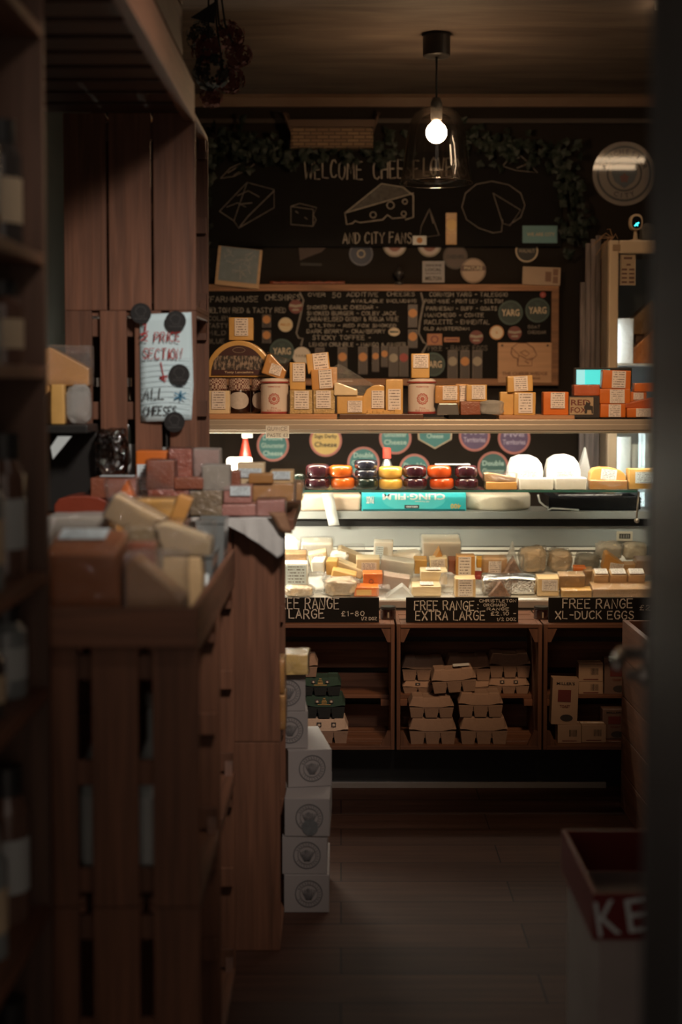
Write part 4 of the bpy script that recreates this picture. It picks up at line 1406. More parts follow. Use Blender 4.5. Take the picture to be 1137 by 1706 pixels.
CT = canister(458, 'white ceramic canister with red bands at the end of the pale board, before the jars')
CT2 = canister(703, 'white ceramic canister with red bands carrying a small cheese block on its lid')
item('cheese_block', (686, 589, 716, 626), 5.265, 0.045, GOLD, 'small golden cheese block balanced on the second canister lid', lab=(0.1, 0.42, 0.93, 0.95), base=CT2)
item('cheese_wedge', (440, 593, 479, 628), 5.30, 0.05, AMBER, 'film wrapped amber wedge leaning on the half wheel above the canister', 'slope', lab=(0.3, 0.12, 0.8, 0.6), rot=(0, 18, 0), film_=CLEAR, base=CT + 0.004)
item('cheese_block', (483, 604, 509, 652), Y1 + 0.03, 0.05, GOLD, 'upright golden cheese block with a long label beside the first canister', lab=(0.2, 0.35, 0.98, 0.97), base=W(500, 652, Y1 + 0.03).z)
item('cheese_block', (512, 588, 549, 622), Y1 + 0.05, 0.05, GOLD, 'tilted golden block on the top of the grated cheese stack', lab=(0.28, 0.05, 0.95, 0.98), rot=(0, -6, 0))
item('cheese_block', (519, 615, 555, 650), Y1 + 0.01, 0.045, AMBER, 'amber cheese block second in the grated cheese stack', lab=(0.36, 0.08, 0.97, 0.97), rot=(0, -4, 0))
item('grated_cheese_bag', (483, 650, 521, 692), Y1, 0.05, GRATED, 'bag of grated cheese with a white label beside the first canister', lab=(0.2, 0.22, 0.84, 0.97), base=B1, cat='grated cheese', film_=CLEAR)
item('grated_cheese_bag', (522, 650, 558, 692), Y1, 0.05, GRATED, 'bag of grated cheese with a white label under the amber block', lab=(0.14, 0.25, 0.82, 0.98), base=B1, cat='grated cheese', film_=CLEAR)
item('cheese_block', (545, 612, 562, 648), Y1 + 0.065, 0.04, TAN, 'thin tan slab of cheese standing behind the stacked golden blocks')
item('plastic_bag', (552, 606, 642, 690), 5.37, 0.06, BAG, 'clear crumpled plastic bag peaking behind the golden wedge', 'slope', cat='bag', amp=0.006, bev=0.003, base=B1)
item('cheese_block', (562, 659, 606, 690), Y1, 0.05, GOLD, 'golden cheese block with a low label on the walnut board', lab=(0.4, 0.1, 0.95, 0.72), base=B2)
item('cheese_wedge', (557, 637, 596, 659), Y1 - 0.01, 0.07, CREAM, 'cream cheese wedge with a label on top, lying on the golden block', 'slope', top=(0.15, 0.1, 0.8, 0.6), lm=LABEL, base=LAST['top'])
item('cheese_block', (602, 641, 641, 690), Y1 + 0.01, 0.05, GOLD, 'golden cheese block with a rounded shoulder and tall label', 'dome', lab=(0.45, 0.2, 0.98, 0.8), base=B2)
item('cheese_block', (643, 632, 672, 690), Y1, 0.05, GOLD, 'tall upright golden cheese block with a tall label', lab=(0.14, 0.12, 0.86, 0.72), base=B2)
bm = bmesh.new()
for k in range(70):
    cx_, cy_ = random.uniform(612, 668), 690
    p = W(cx_, cy_, 5.232 + random.uniform(0, 0.018))
    s_ = random.uniform(0.003, 0.007)
    bx(bm, p.x - s_, p.x + s_, p.y - s_, p.y + s_, B2, B2 + s_ * random.uniform(1, 2.6))
tag(obj('cheese_crumb', bm, GOLD), 'loose heap of golden cheese crumbs on the walnut board', 'crumbs', kind='stuff')
gt = item('grey_tub', (728, 672, 766, 691), Y1 + 0.005, 0.06, plain('grey_tub_plastic', (0.13, 0.12, 0.11), 0.35, coat=0.3), 'low grey plastic tub on the slate board', 'taper', base=B3, cat='tub')
gt.scale = (1, 1, 1)
TT = LAST['top']
item('cheese_block', (726, 642, 766, 672), Y1 + 0.005, 0.05, AMBER, 'amber cheese block on the grey tub', lab=(0.3, 0.2, 0.9, 0.97), base=TT, film_=CLEAR)
item('cheese_block', (759, 640, 782, 691), Y1 + 0.075, 0.045, AMBER, 'amber cheese block partly hidden behind two labelled blocks', lab=(0.1, 0.45, 0.9, 0.95), base=B3)
item('cheese_slab', (768, 669, 802, 692), Y1 + 0.01, 0.06, BROWN, 'brown cheese slab on the slate under the labelled gold block', base=B3)
item('cheese_block', (778, 641, 812, 670), Y1 + 0.012, 0.05, GOLD, 'gold cheese block with a label above the brown slab', lab=(0.25, 0.15, 0.9, 0.97), base=LAST['top'])
item('wrapped_cheese_bag', (798, 666, 842, 692), Y1 - 0.008, 0.06, MILK, 'crumpled clear film bag of cheese at the edge of the slate', 'bag', base=B3, cat='bag')
item('cheese_block', (834, 653, 861, 692), Y1 + 0.03, 0.05, GOLD, 'plain gold block behind the labelled block on the short board', base=B4)
item('cheese_block', (857, 654, 893, 692), Y1, 0.05, GOLD, 'gold block with a tall label on the short pale board', lab=(0.2, 0.1, 0.85, 0.97), base=B4)
item('cheese_block', (846, 626, 888, 653), Y1 + 0.015, 0.05, GOLD, 'gold block topping the pair on the short pale board', lab=(0.25, 0.06, 0.8, 0.97), rot=(0, -3, 0), base=LAST['top'] + 0.002)
item('cheese_block', (906, 653, 948, 692), Y1, 0.055, ORANGE, 'bright orange cheese block with a label on the short pale board', lab=(0.28, 0.3, 0.84, 0.98), base=B4)
# red fox card
t, w, h = card('cheese_card', 947, 654, 1000, 691, INK, 'black card with a pale panel and an animal silhouette', 'card', Y=Y1 + 0.03, thick=0.008)
t.location.y = Y1 + 0.03
t.location.z = TS + h / 2 + 0.001
obj('card_panel', box(-w * 0.46, w * 0.28, -0.0095, -0.0085, -h * 0.32, h * 0.45), plain('buff_panel', (0.42, 0.30, 0.18), 0.6), t)
printed('RED', REDD, t, (-w * 0.12, -0.0102, h * 0.22), width=w * 0.6, height=h * 0.26)
printed('FOX', REDD, t, (-w * 0.18, -0.0102, -h * 0.12), width=w * 0.5, height=h * 0.26)
k = w / 52
fo = [(-2, -11), (-1, -5), (-3, 0), (0, 3), (1, 9), (4, 6), (8, 7), (7, 2), (12, 1), (12, -11), (10, -11), (9, -5), (3, -5), (2, -11)]
obj('fox_silhouette', prism([(x * k + 2 * k, z * k + 1 * k) for x, z in fo], -0.0112, -0.0104), INK, t)
item('wrapped_red_cheese', (957, 641, 1000, 653), Y1 + 0.02, 0.05, REDOR, 'red film wrapped cheese stick lying on the black card', film_=CLEAR, base=TS + h + 0.002)
# till screen
tl = thing('till_screen', 'small lit turquoise till screen on a black stand behind the orange stack', 'screen', (W(984, 700, 5.50).x, 5.50, TS))
a, b_ = W(961, 616, 5.50), W(1008, 645, 5.50)
zs = (a.z - TS, b_.z - TS)
obj('screen_housing', box(-0.062, 0.16, 0.0, 0.03, zs[1] - 0.006, zs[0] + 0.008, 0.003), BLACK, tl)
obj('lit_display', box(a.x - tl.location.x, b_.x - tl.location.x + 0.02, -0.003, -0.0005, zs[1], zs[0]), emit('turquoise_glow', (0.06, 0.62, 0.62), 0.9), tl)
obj('display_column', box(a.x - tl.location.x, a.x - tl.location.x + 0.032, -0.0045, -0.0032, zs[1], zs[0]), emit('pale_turquoise_glow', (0.25, 0.62, 0.66), 0.9), tl)
obj('stand', box(0.0, 0.05, 0.008, 0.04, 0, zs[1], 0.003), BLACK, tl)
LO = (0.32, 0.06, 0.8, 0.97)
item('orange_cheese_block', (1001, 673, 1043, 697), Y1, 0.06, ORANGE, 'orange cheese block at the bottom of the stack of three', lab=LO, base=B5)
item('orange_cheese_block', (1000, 648, 1051, 673), Y1 + 0.005, 0.06, ORANGE, 'orange cheese block in the middle of the stack of three', lab=LO, base=LAST['top'])
item('orange_cheese_block', (1005, 617, 1052, 648), Y1 + 0.008, 0.06, ORANGE, 'orange cheese block on top of the stack of three', lab=LO, base=LAST['top'], rot=(0, 2, 0))
item('orange_cheese_block', (1045, 680, 1095, 697), Y1, 0.06, ORANGE, 'flat orange cheese block under the red wedge', lab=(0.3, 0.1, 0.8, 0.97), base=B5)
item('cheese_wedge', (1043, 662, 1098, 681), Y1 + 0.005, 0.06, REDOR, 'red orange film wrapped wedge in the stack beside the screen', 'slopel', base=LAST['top'])
item('orange_cheese_block', (1050, 653, 1078, 697), Y1 + 0.085, 0.04, ORANGE, 'orange block with a label behind the red wedge', lab=(0.2, 0.7, 0.8, 0.97), base=B5)
item('orange_cheese_block', (1058, 638, 1098, 654), Y1 + 0.08, 0.05, ORANGE, 'small orange block on top behind the red wedge', base=LAST['top'])
# quince ticket hung from the gantry
t, w, h = card('price_ticket', 443, 709, 482, 730, PAPER, 'small white handwritten quince paste ticket hung on the gantry edge', 'ticket', Y=YG - 0.0065, thick=0.002)
for s, z, x1_ in (('QUINCE', 0.12, 0.42), ('PASTE £2', -0.38, 0.45)):
    bm = bmesh.new()
    hand(bm, s, -w * 0.42, z * h, w * x1_, h * (0.28 if z > 0 else 0.24), 0.0012)
    for v in bm.verts:
        v.co.y = -0.003
    obj('ink_lettering', bm, INK, t)

# ------------------------------------------------------------------ on the glass shelf: waxed truckles
DPUR = plain('purple_wax', (0.045, 0.010, 0.016), 0.22, coat=1.0, var=0.1)
DGRN = plain('green_black_wax', (0.012, 0.022, 0.016), 0.22, coat=1.0, var=0.1)
DBLU = plain('blue_black_wax', (0.022, 0.022, 0.036), 0.22, coat=1.0, var=0.1)
OWAX = plain('orange_wax', (0.70, 0.13, 0.012), 0.25, coat=0.9, var=0.06)
RWAX = plain('red_orange_wax', (0.58, 0.075, 0.012), 0.25, coat=0.9, var=0.06)
YWAX = plain('yellow_wax', (0.78, 0.42, 0.07), 0.25, coat=0.9, var=0.06)
YS = 5.262
wheels = [(488, 508, 789, 815, DGRN, 'dark green waxed truckle alone at the end of the row'),
          (508, 550, 797, 816, DPUR, 'lower purple black waxed truckle beside the orange pair'), (509, 550, 774, 797, DPUR, 'upper purple black waxed truckle beside the orange pair'),
          (551, 592, 796, 816, OWAX, 'lower orange waxed truckle beside the first purple pair'), (548, 588, 776, 796, OWAX, 'upper orange waxed truckle beside the first purple pair'),
          (592, 631, 797, 816, DGRN, 'green black waxed truckle under the two blue black ones'), (592, 630, 783, 797, DBLU, 'middle blue black waxed truckle in the stack of three'), (591, 630, 767, 783, DBLU, 'top blue black waxed truckle in the stack of three'),
          (632, 672, 798, 816, YWAX, 'lower yellow waxed truckle of the yellow pair'), (631, 672, 778, 798, YWAX, 'upper yellow waxed truckle of the yellow pair'),
          (673, 713, 797, 816, DPUR, 'lower purple black truckle between yellow and red'), (672, 712, 776, 797, DPUR, 'upper purple black truckle between yellow and red'),
          (717, 759, 797, 816, RWAX, 'lower red orange waxed truckle of the red pair'), (713, 755, 776, 797, RWAX, 'upper red orange waxed truckle of the red pair'),
          (760, 799, 797, 816, DPUR, 'lower dark truckle at the end of the row by the tan slices'), (759, 798, 776, 797, DPUR, 'upper dark truckle at the end of the row by the tan slices')]
prev = None
for x0_, x1_, yt, yb, mt, lb in wheels:
    wd = M(x1_ - x0_, YS)
    nb = SZ + 0.0005 if yb >= 815 else prev
    item('waxed_cheese_truckle', (x0_, yt, x1_, yb), YS, wd, mt, lb, 'wheel', base=nb, group='waxed cheese truckles on the glass shelf')
    prev = LAST['top'] + 0.0005
a, b_ = W(726, 774, YS + 0.03), W(784, 774, YS + 0.03)
tag(obj('white_card', box(a.x, b_.x, YS + 0.02, YS + 0.07, prev, prev + 0.004, 0.001), PAPER), 'blank white card lying on the red and dark truckles', 'card')
# bottle with red cap behind the yellow truckles
pb = W(645, 800, 5.44)
t = thing('plastic_bottle', 'clear plastic bottle with a red cap behind the yellow truckles', 'bottle', (pb.x, 5.44, SZ + 0.0005))
zt_ = W(645, 764, 5.44).z - SZ
r = M(12, 5.44)
obj('bottle_body', lathe([(0, 0), (r * 0.95, 0), (r, 0.006), (r, zt_ * 0.45), (r * 0.85, zt_ * 0.7), (r * 0.45, zt_ * 0.95), (r * 0.42, zt_)], 24), film('bottle_plastic', gloss=0.5, bump=0.15, rough=0.06, milky=0.12), t, smooth=True)
zc_ = W(645, 746, 5.44).z - SZ
obj('cap', lathe([(0, zt_ + 0.0005), (r * 0.58, zt_ + 0.0005), (r * 0.58, zc_ * 0.97), (r * 0.45, zc_), (0, zc_)], 24), plain('red_cap', (0.55, 0.05, 0.03), 0.35), t)
# right end of the shelf
item('cheese_slice', (810, 803, 862, 815), 5.265, 0.07, AMBER, 'lower tan cheese slice by the last dark truckles', base=SZ + 0.0005)
item('cheese_slice', (808, 788, 861, 802), 5.268, 0.07, TAN, 'upper film wrapped tan cheese slice by the last dark truckles', 'slope', film_=CLEAR, base=LAST['top'] + 0.0005)
item('white_flat_pack', (866, 797, 922, 815), 5.262, 0.06, WHITEC, 'flat white pack lying before the first white wrapped pack', base=SZ + 0.0005, cat='pack')
item('white_flat_pack', (926, 796, 978, 815), 5.262, 0.06, WHITEC, 'flat white pack lying before the second white wrapped pack', base=SZ + 0.0005, cat='pack')
WPK = plain('white_wrapper', (0.82, 0.80, 0.75), 0.35, coat=0.5, bump=0.5, bscale=20, var=0.04)
item('white_wrapped_pack', (848, 758, 906, 812), 5.335, 0.07, WPK, 'bright white wrapped pack nearer the tan slices', 'arch', lab=(0.3, 0.22, 0.85, 0.52), base=SZ + 0.008, rot=(0, 4, 0), cat='pack')
item('white_wrapped_pack', (911, 757, 968, 812), 5.335, 0.07, WPK, 'bright white wrapped pack beside the amber pack', 'arch', lab=(0.25, 0.22, 0.85, 0.52), base=SZ + 0.0005, cat='pack')
item('clear_plastic_bag', (958, 745, 990, 800), 5.40, 0.05, MILK, 'clear plastic bag standing behind the white packs', 'tri', cat='bag', base=SZ + 0.0005, amp=0.006)
item('amber_cheese_pack', (985, 779, 1044, 806), 5.30, 0.06, GOLD, 'amber cheese wedge with a white label on the glass shelf', 'arch', lab=(0.28, 0.25, 0.72, 0.9), lm=LABELW, rot=(0, 6, 0))
item('cheese_slice', (984, 800, 1046, 815), 5.27, 0.05, AMBER, 'thin amber slice under the amber wedge', base=SZ + 0.0005, film_=CLEAR)
item('amber_cheese_pack', (1049, 781, 1098, 815), 5.28, 0.06, GOLD, 'amber cheese pack at the very end of the glass shelf', lab=(0.2, 0.3, 0.85, 0.85), lm=LABELW, base=SZ + 0.0005)
item('white_tub', (377, 762, 420, 790), 5.30, 0.07, WHITEC, 'white tub at the hidden end of the glass shelf above the labelled blocks', cat='tub', base=SZ + 0.0005, bev=0.012)
# red spray bottle
ps = W(409, 800, 5.64)
t = thing('spray_bottle', 'red spray bottle with a white trigger standing under the gantry', 'bottle', (ps.x, 5.64, LZ + 0.0006))
z_ = lambda py: W(409, py, 5.64).z - LZ
obj('bottle_body', lathe([(0, 0), (0.036, 0), (0.038, 0.01), (0.036, z_(790)), (0.026, z_(762)), (0.012, z_(735)), (0.011, z_(731)), (0, z_(731))], 24), plain('red_spray_plastic', (0.50, 0.05, 0.025), 0.35, coat=0.4), t, smooth=True)
bm = box(-0.014, 0.030, -0.011, 0.011, z_(730), z_(722), 0.003)
bx(bm, -0.010, 0.010, -0.010, 0.010, z_(731), z_(728), 0.001)
obj('trigger_head', bm, WHITE, t)

# ------------------------------------------------------------------ on the ledge under the glass shelf
WRAP = plain('paper_wrapped_cheese', (0.70, 0.52, 0.38), 0.5, coat=0.3, bump=0.6, bscale=25, var=0.08)
item('paper_wrapped_parcel', (500, 823, 601, 852), 5.60, 0.12, WRAP, 'long buff paper wrapped parcel beside the cling film box', base=LZ, cat='parcel', bev=0.012, amp=0.005)
bm = bmesh.new()
rows = []
for k in range(9):
    f_ = k / 8
    x0_, x1_ = 536 + 12 * f_, 555 + 11 * f_
    py = 822 + (876 - 822) * f_
    Yk = 5.560 + 0.004 * math.sin(k * 1.3)
    p0, p1 = W(x0_, py, Yk), W(x1_, py - 1, Yk)
    rows.append((bm.verts.new(p0), bm.verts.new(p1)))
for a, b_ in zip(rows, rows[1:]):
    bm.faces.new((a[0], a[1], b_[1], b_[0]))
pp = W(545, 822, 5.56)
ext = [bm.verts.new((rows[0][0].co.x, 5.60, LZ + 0.062)), bm.verts.new((rows[0][1].co.x, 5.60, LZ + 0.062))]
bm.faces.new((rows[0][1], rows[0][0], ext[0], ext[1]))
o = obj('paper_strip', bm, PAPER, smooth=True)
sm = o.modifiers.new('thick', 'SOLIDIFY')
sm.thickness = 0.0012
tag(o, 'white paper strip hanging down over the ledge from the parcel', 'paper strip')
a, b_ = W(603, 821, 5.595), W(777, 853, 5.595)
w, h = b_.x - a.x, a.z - LZ
t = thing('cling_film_box', 'turquoise cling film box lying upside down on the ledge', 'box', ((a.x + b_.x) / 2, 5.595, LZ + 0.0006))
TQ = plain('turquoise_card', (0.045, 0.50, 0.55), 0.4, var=0.04)
obj('box_body', box(-w / 2, w / 2, 0, 0.07, 0, h, 0.002), TQ, t)
obj('box_stripe', box(-w * 0.49, w * 0.49, -0.0010, -0.0004, h * 0.0, h * 0.10), plain('dark_teal_card', (0.01, 0.12, 0.13), 0.4), t)
bm = bmesh.new()
disc(bm, w * 0.30, -0.0012, -0.0006, 40, sz=h * 0.62 / (w * 0.30))
for v in bm.verts:
    v.co.z = max(min(v.co.z + h * 0.62, h * 0.97), h * 0.12)
obj('box_swoosh', bm, plain('light_turquoise_card', (0.10, 0.60, 0.62), 0.4), t)
for s, mt, x, z, ww, hh in (('CLING\u00b7FILM', WHITE, 0.0, 0.78, 0.60, 0.34), ('PASS', WHITE, -0.42, 0.6, 0.07, 0.4), ('All Purpose', PAPER, 0.08, 0.52, 0.14, 0.10), ('400', YEL, 0.40, 0.26, 0.10, 0.28), ('KIRKLAND', WHITE, -0.02, 0.23, 0.11, 0.10)):
    if s == 'KIRKLAND':
        obj('brand_panel', box(x * w - w * 0.07, x * w + w * 0.07, -0.0022, -0.0014, z * h - h * 0.10, z * h + h * 0.10), INK, t)
    bm = print_mesh(s, width=w * ww, height=h * hh, bold=0.03)
    obj('lettering', bm, mt, t, (x * w, -0.0028, z * h), (0, PI, 0))
    bpy.context.view_layer.update()
item('white_rind_cheese', (778, 824, 891, 853), 5.59, M(113, 5.59), plain('white_rind_ledge', (0.66, 0.58, 0.45), 0.7, bump=0.4, var=0.15, nscale=30), 'whole white rind cheese wheel on the ledge beside the cling film box', 'wheel', base=LZ)
t = thing('black_tray', 'black plastic tray under the amber packs at the end of the ledge', 'tray', (0, 0, 0))
a, b_ = W(915, 826, 5.6), W(1068, 852, 5.6)
bm = box(a.x + 0.006, b_.x - 0.006, 5.606, 5.804, LZ + 0.0006, LZ + 0.006)
bx(bm, a.x, b_.x, 5.60, 5.606, LZ + 0.006, a.z - 0.004)
bx(bm, a.x, b_.x, 5.804, 5.81, LZ + 0.006, a.z - 0.004)
bx(bm, a.x, a.x + 0.006, 5.606, 5.804, LZ + 0.006, a.z - 0.004)
bx(bm, b_.x - 0.006, b_.x, 5.606, 5.804, LZ + 0.006, a.z - 0.004)
obj('tray_body', bm, plain('black_tray_plastic', (0.010, 0.010, 0.011), 0.25, coat=0.5), t)
item('black_wrapped_parcel', (930, 822, 1040, 846), 5.63, 0.14, plain('black_wrapped', (0.012, 0.012, 0.013), 0.25, coat=0.6, bump=0.6), 'black film covered parcel lying in the tray on the ledge', base=LZ + 0.007, bev=0.01, cat='parcel')
bm = bmesh.new()
tube(bm, [W(x, y, 5.59) for x, y in ((897, 824), (900, 836), (908, 843), (914, 846), (913, 850), (920, 847), (940, 848), (965, 850))], 0.0035, 8)
tag(obj('white_cable', bm, WHITE, smooth=True), 'white cable curling in front of the black tray', 'cable')

# ------------------------------------------------------------------ the refrigerated display deck
RX = 12.5


def deck(name, rect, Y, d, mat, label, on_deck=False, rx=RX, ry=0, rz=0, **kw):
    if on_deck:
        kw['base'] = deckz(Y + d / 2) + 0.003
    return item(name, rect, Y, d, mat, label, rot=(rx, ry, rz), **kw)


YF, YMID, YBK = 5.195, 5.31, 5.44
CLB = plain('clear_bag_cheese', (0.60, 0.44, 0.28), 0.4, coat=1.0, bump=0.9, bscale=65)
# back row
deck('white_cheese_bag', (468, 893, 502, 930), YBK, 0.06, WPK, 'bright white bag at the hidden end of the deck', on_deck=True, shape='bag', cat='bag')
deck('white_rind_cheese', (502, 901, 555, 924), YBK, 0.08, WHITEC, 'white wrapped cheese round lying at the back of the deck', on_deck=False, bev=0.012, film_=CLEAR)
deck('white_cheese_bag', (550, 918, 582, 940), YBK - 0.03, 0.06, WPK, 'crumpled white bag between the white block and the pale slab', shape='bag', cat='bag')
deck('cheese_wedge', (563, 911, 606, 942), YBK - 0.01, 0.05, CREAM, 'pale cream slab standing at the back of the deck before the grille', shape='slope', film_=CLEAR)
deck('white_labelled_pack', (623, 901, 655, 935), YBK - 0.02, 0.04, WHITEC, 'upright white pack at the back beside the crumpled paper', lab=(0.1, 0.1, 0.5, 0.8), lm=LABELW, cat='pack', ry=3)
deck('crumpled_paper', (652, 918, 708, 946), YBK, 0.06, WPK, 'crumpled white wrapping paper at the back of the deck', shape='bag', cat='paper')
deck('large_cheese_wedge', (704, 898, 768, 934), YBK - 0.02, 0.10, WHITEC, 'large white rind wedge standing highest on the deck', bev=0.008, film_=CLEAR)
deck('white_cone_bag', (842, 902, 866, 945), YBK, 0.04, MILK, 'frosted white cone shaped bag poking up behind the nutty wedge', shape='tri', cat='bag', amp=0.005)
deck('film_wrapped_cheese', (868, 912, 913, 960), YBK - 0.03, 0.07, CLB, 'large crumpled tan bag beside the white cone', on_deck=True, shape='bag', film_=BAG, cat='bag')
deck('film_wrapped_cheese', (915, 917, 955, 958), YBK - 0.02, 0.07, CLB, 'large crumpled tan bag before the grey film parcel', on_deck=True, shape='bag', film_=BAG, cat='bag')
deck('grey_film_parcel', (960, 923, 1001, 952), YBK - 0.01, 0.06, plain('grey_green_parcel', (0.22, 0.21, 0.17), 0.4, coat=1.0, bump=0.8), 'grey film parcel between tan bag and tilted wedge', shape='bag', film_=BAG, cat='parcel')
deck('white_cheese_bag', (997, 904, 1038, 934), YBK, 0.06, plain('pale_bag', (0.55, 0.50, 0.40), 0.4, coat=0.8, bump=0.7), 'pale film bag at the back under the temperature display', shape='bag', film_=MILK, cat='bag')
deck('white_cheese_bag', (1039, 904, 1082, 934), YBK, 0.06, plain('pale_bag', (0.55, 0.50, 0.40), 0.4, coat=0.8, bump=0.7), 'pale film bag at the very end of the back row', shape='bag', cat='bag')
# middle row
deck('cheese_slab', (470, 920, 511, 938), YMID + 0.06, 0.05, TAN, 'tan wrapped slab above the big white label', film_=CLEAR)
deck('cheese_block', (516, 919, 547, 948), YMID + 0.02, 0.05, CREAM, 'cream block with a tilted label behind the white fronted block', lab=(0.1, 0.35, 0.8, 0.95), ry=-12)
deck('white_cheese_block', (522, 932, 542, 957), YMID - 0.04, 0.07, WHITEC, 'white rind block end with a tan block beside it', rz=-10)
deck('cheese_block', (545, 932, 564, 957), YMID - 0.03, 0.05, GOLD, 'tan cut block beside the white rind block end', rz=-10)
deck('cheese_slab', (558, 940, 608, 956), YMID, 0.05, CREAM, 'long cream slab sloping down towards the orange pack', ry=22, bev=0.007)
deck('cheese_pack', (594, 928, 633, 953), YMID, 0.05, CREAM, 'boxy pack with a pink label above the orange pack', lab=(0.22, 0.05, 0.86, 0.75), cat='pack')
deck('cheese_block', (634, 932, 690, 958), YMID + 0.01, 0.05, WPK, 'white paper wrapped block beside the orange pack', ry=8, film_=CLEAR)
deck('cheese_wedge', (716, 912, 746, 944), YMID + 0.03, 0.06, AMBER, 'amber triangular wedge tucked under the large white wedge', shape='tri')
deck('cheese_pack', (717, 928, 746, 948), YMID + 0.015, 0.04, CREAM, 'small pack with a pale label before the amber wedge', lab=(0.05, 0.05, 0.85, 0.95), ry=-5, cat='pack')
deck('cheese_block', (690, 930, 712, 955), YMID + 0.06, 0.05, GOLD, 'gold nibbled block under the large white wedge, beside the paper')
deck('cheese_block', (748, 930, 762, 957), YMID + 0.05, 0.05, BROWN, 'narrow brown block beside the upright labelled block')
deck('labelled_cheese_block', (761, 925, 792, 963), YMID - 0.02, 0.05, AMBER, 'upright amber block with a tall label, upper of the two', lab=(0.1, 0.04, 0.78, 0.96), rx=4)
deck('yellow_cheese_piece', (795, 929, 806, 945), YMID + 0.02, 0.04, plain('bright_yellow', (0.72, 0.40, 0.06), 0.4), 'small bright yellow piece beside the labelled round pack', shape='block')
deck('cheese_pack', (804, 927, 846, 957), YMID, 0.05, TAN, 'rounded tan pack with a price label on a red base', lab=(0.25, 0.1, 0.75, 0.85), bev=0.014, cat='pack')
deck('red_packet', (790, 956, 836, 964), YMID - 0.012, 0.05, REDP, 'flat red packet showing under the rounded tan pack', cat='packet')
deck('nutty_wedge', (836, 928, 873, 962), YMID - 0.03, 0.05, NUTTY, 'nut covered triangular wedge above the foil parcel', shape='tri', film_=CLEAR)
deck('orange_cheese_piece', (957, 944, 977, 962), YMID + 0.01, 0.04, ORANGE, 'orange piece behind the wrapped tan block')
deck('cheese_block', (974, 948, 990, 976), YMID - 0.01, 0.05, TAN, 'narrow tan wrapped block beside the three topped blocks', film_=CLEAR)
deck('labelled_cheese_wedge', (1007, 921, 1042, 952), YMID + 0.02, 0.05, AMBER, 'tilted amber wedge with a slanting label behind three blocks', shape='slope', lab=(0.3, 0.15, 0.95, 0.55), ry=8)
deck('cheese_block', (1040, 938, 1060, 958), YMID + 0.03, 0.04, TAN, 'small tan block beside the tilted wedge')
tubm = plain('clear_brown_tub', (0.30, 0.20, 0.14), 0.3, coat=0.8)
deck('plastic_tub', (1058, 931, 1094, 956), YMID + 0.02, 0.06, tubm, 'brownish clear tub at the end of the deck', shape='taper', cat='tub')
for k, (x0_, x1_, lb) in enumerate(((990, 1015, 'topped cheese block beside the narrow wrapped block, first of three'), (1017, 1045, 'topped cheese block in the middle of the three on the slab'), (1047, 1076, 'topped cheese block by the counter end, last of three'))):
    deck('topped_cheese_block', (x0_, 953, x1_, 977), YMID - 0.055, 0.045, TAN, lb, rx=24, top=(0.08, 0.1, 0.92, 0.92), lm=LABEL, group='three topped cheese blocks')
# front row
deck('labelled_cheese_pack', (470, 937, 513, 980), YF + 0.03, 0.05, WHITEC, 'large white pack with a wide white label at the hidden end', lab=(0.15, 0.1, 0.95, 0.95), lm=LABELW, rx=8, cat='pack')
deck('film_wrapped_cheese', (472, 976, 522, 997), YF, 0.05, CLB, 'tan film bag in front of the large white pack', on_deck=True, shape='bag', film_=BAG, cat='bag')
deck('clear_plastic_bag', (511, 953, 546, 990), YF + 0.02, 0.05, BAG, 'crumpled clear bag below the white rind block', shape='bag', cat='bag')
deck('cheese_slab', (552, 951, 594, 970), YF + 0.05, 0.05, GOLD, 'smooth gold slab sloping above the clear bagged cheese', ry=14, bev=0.007)
deck('film_wrapped_cheese', (540, 964, 597, 997), YF, 0.06, CLB, 'bagged tan cheese with bright creases under the gold slab', on_deck=True, shape='bag', film_=BAG, cat='bag')
OPK = plain('orange_packet_film', (0.66, 0.17, 0.03), 0.35, coat=1.0, bump=0.4)
o = deck('orange_packet', (605, 953, 638, 976), YF + 0.05, 0.04, OPK, 'upper orange packet with a round dark emblem', cat='packet')
bm = bmesh.new()
ring(bm, 0.006, 0.010, -0.025, 24)
obj('packet_emblem', bm, BROWN, o, (-0.006, 0, 0.022))
deck('orange_packet', (590, 976, 632, 997), YF + 0.01, 0.05, OPK, 'lower orange packet lying against the front rail', on_deck=True, lab=(0.1, 0.2, 0.7, 0.8), lm=GOLD, cat='packet')
deck('cheese_block', (638, 958, 682, 982), YF + 0.05, 0.05, plain('pale_pink_block', (0.58, 0.42, 0.34), 0.45, coat=0.7, bump=0.25), 'pale pinkish block under the white paper wrapped block', ry=8, film_=CLEAR)
deck('clear_plastic_bag', (626, 976, 652, 997), YF, 0.045, BAG, 'small crumpled clear bag beside the lower orange packet', on_deck=True, shape='bag', cat='bag')
deck('clear_plastic_bag', (643, 974, 692, 999), YF - 0.005, 0.045, MILK, 'peaked clear bag at the gap between the chalk signs', on_deck=True, shape='tri', cat='bag', amp=0.006)
deck('cheese_slab', (701, 949, 746, 972), YF + 0.06, 0.055, CREAM, 'cream slab with a top label, upper of two over the chalk sign', top=(0.2, 0.1, 0.75, 0.6), lm=LABEL)
deck('cheese_slab', (686, 974, 735, 997), YF + 0.01, 0.06, CREAM, 'cream slab with a top label, lower of two over the chalk sign', top=(0.3, 0.1, 0.75, 0.7), lm=LABEL, on_deck=True)
deck('clear_plastic_bag', (732, 955, 762, 997), YF + 0.015, 0.05, BAG, 'tall crumpled clear bag beside the labelled amber blocks', on_deck=True, shape='bag', cat='bag')
deck('labelled_cheese_block', (758, 962, 793, 997), YF, 0.05, PALE, 'upright pale block with a tall label, lower of the two', lab=(0.16, 0.06, 0.86, 0.97), on_deck=True, rx=8)
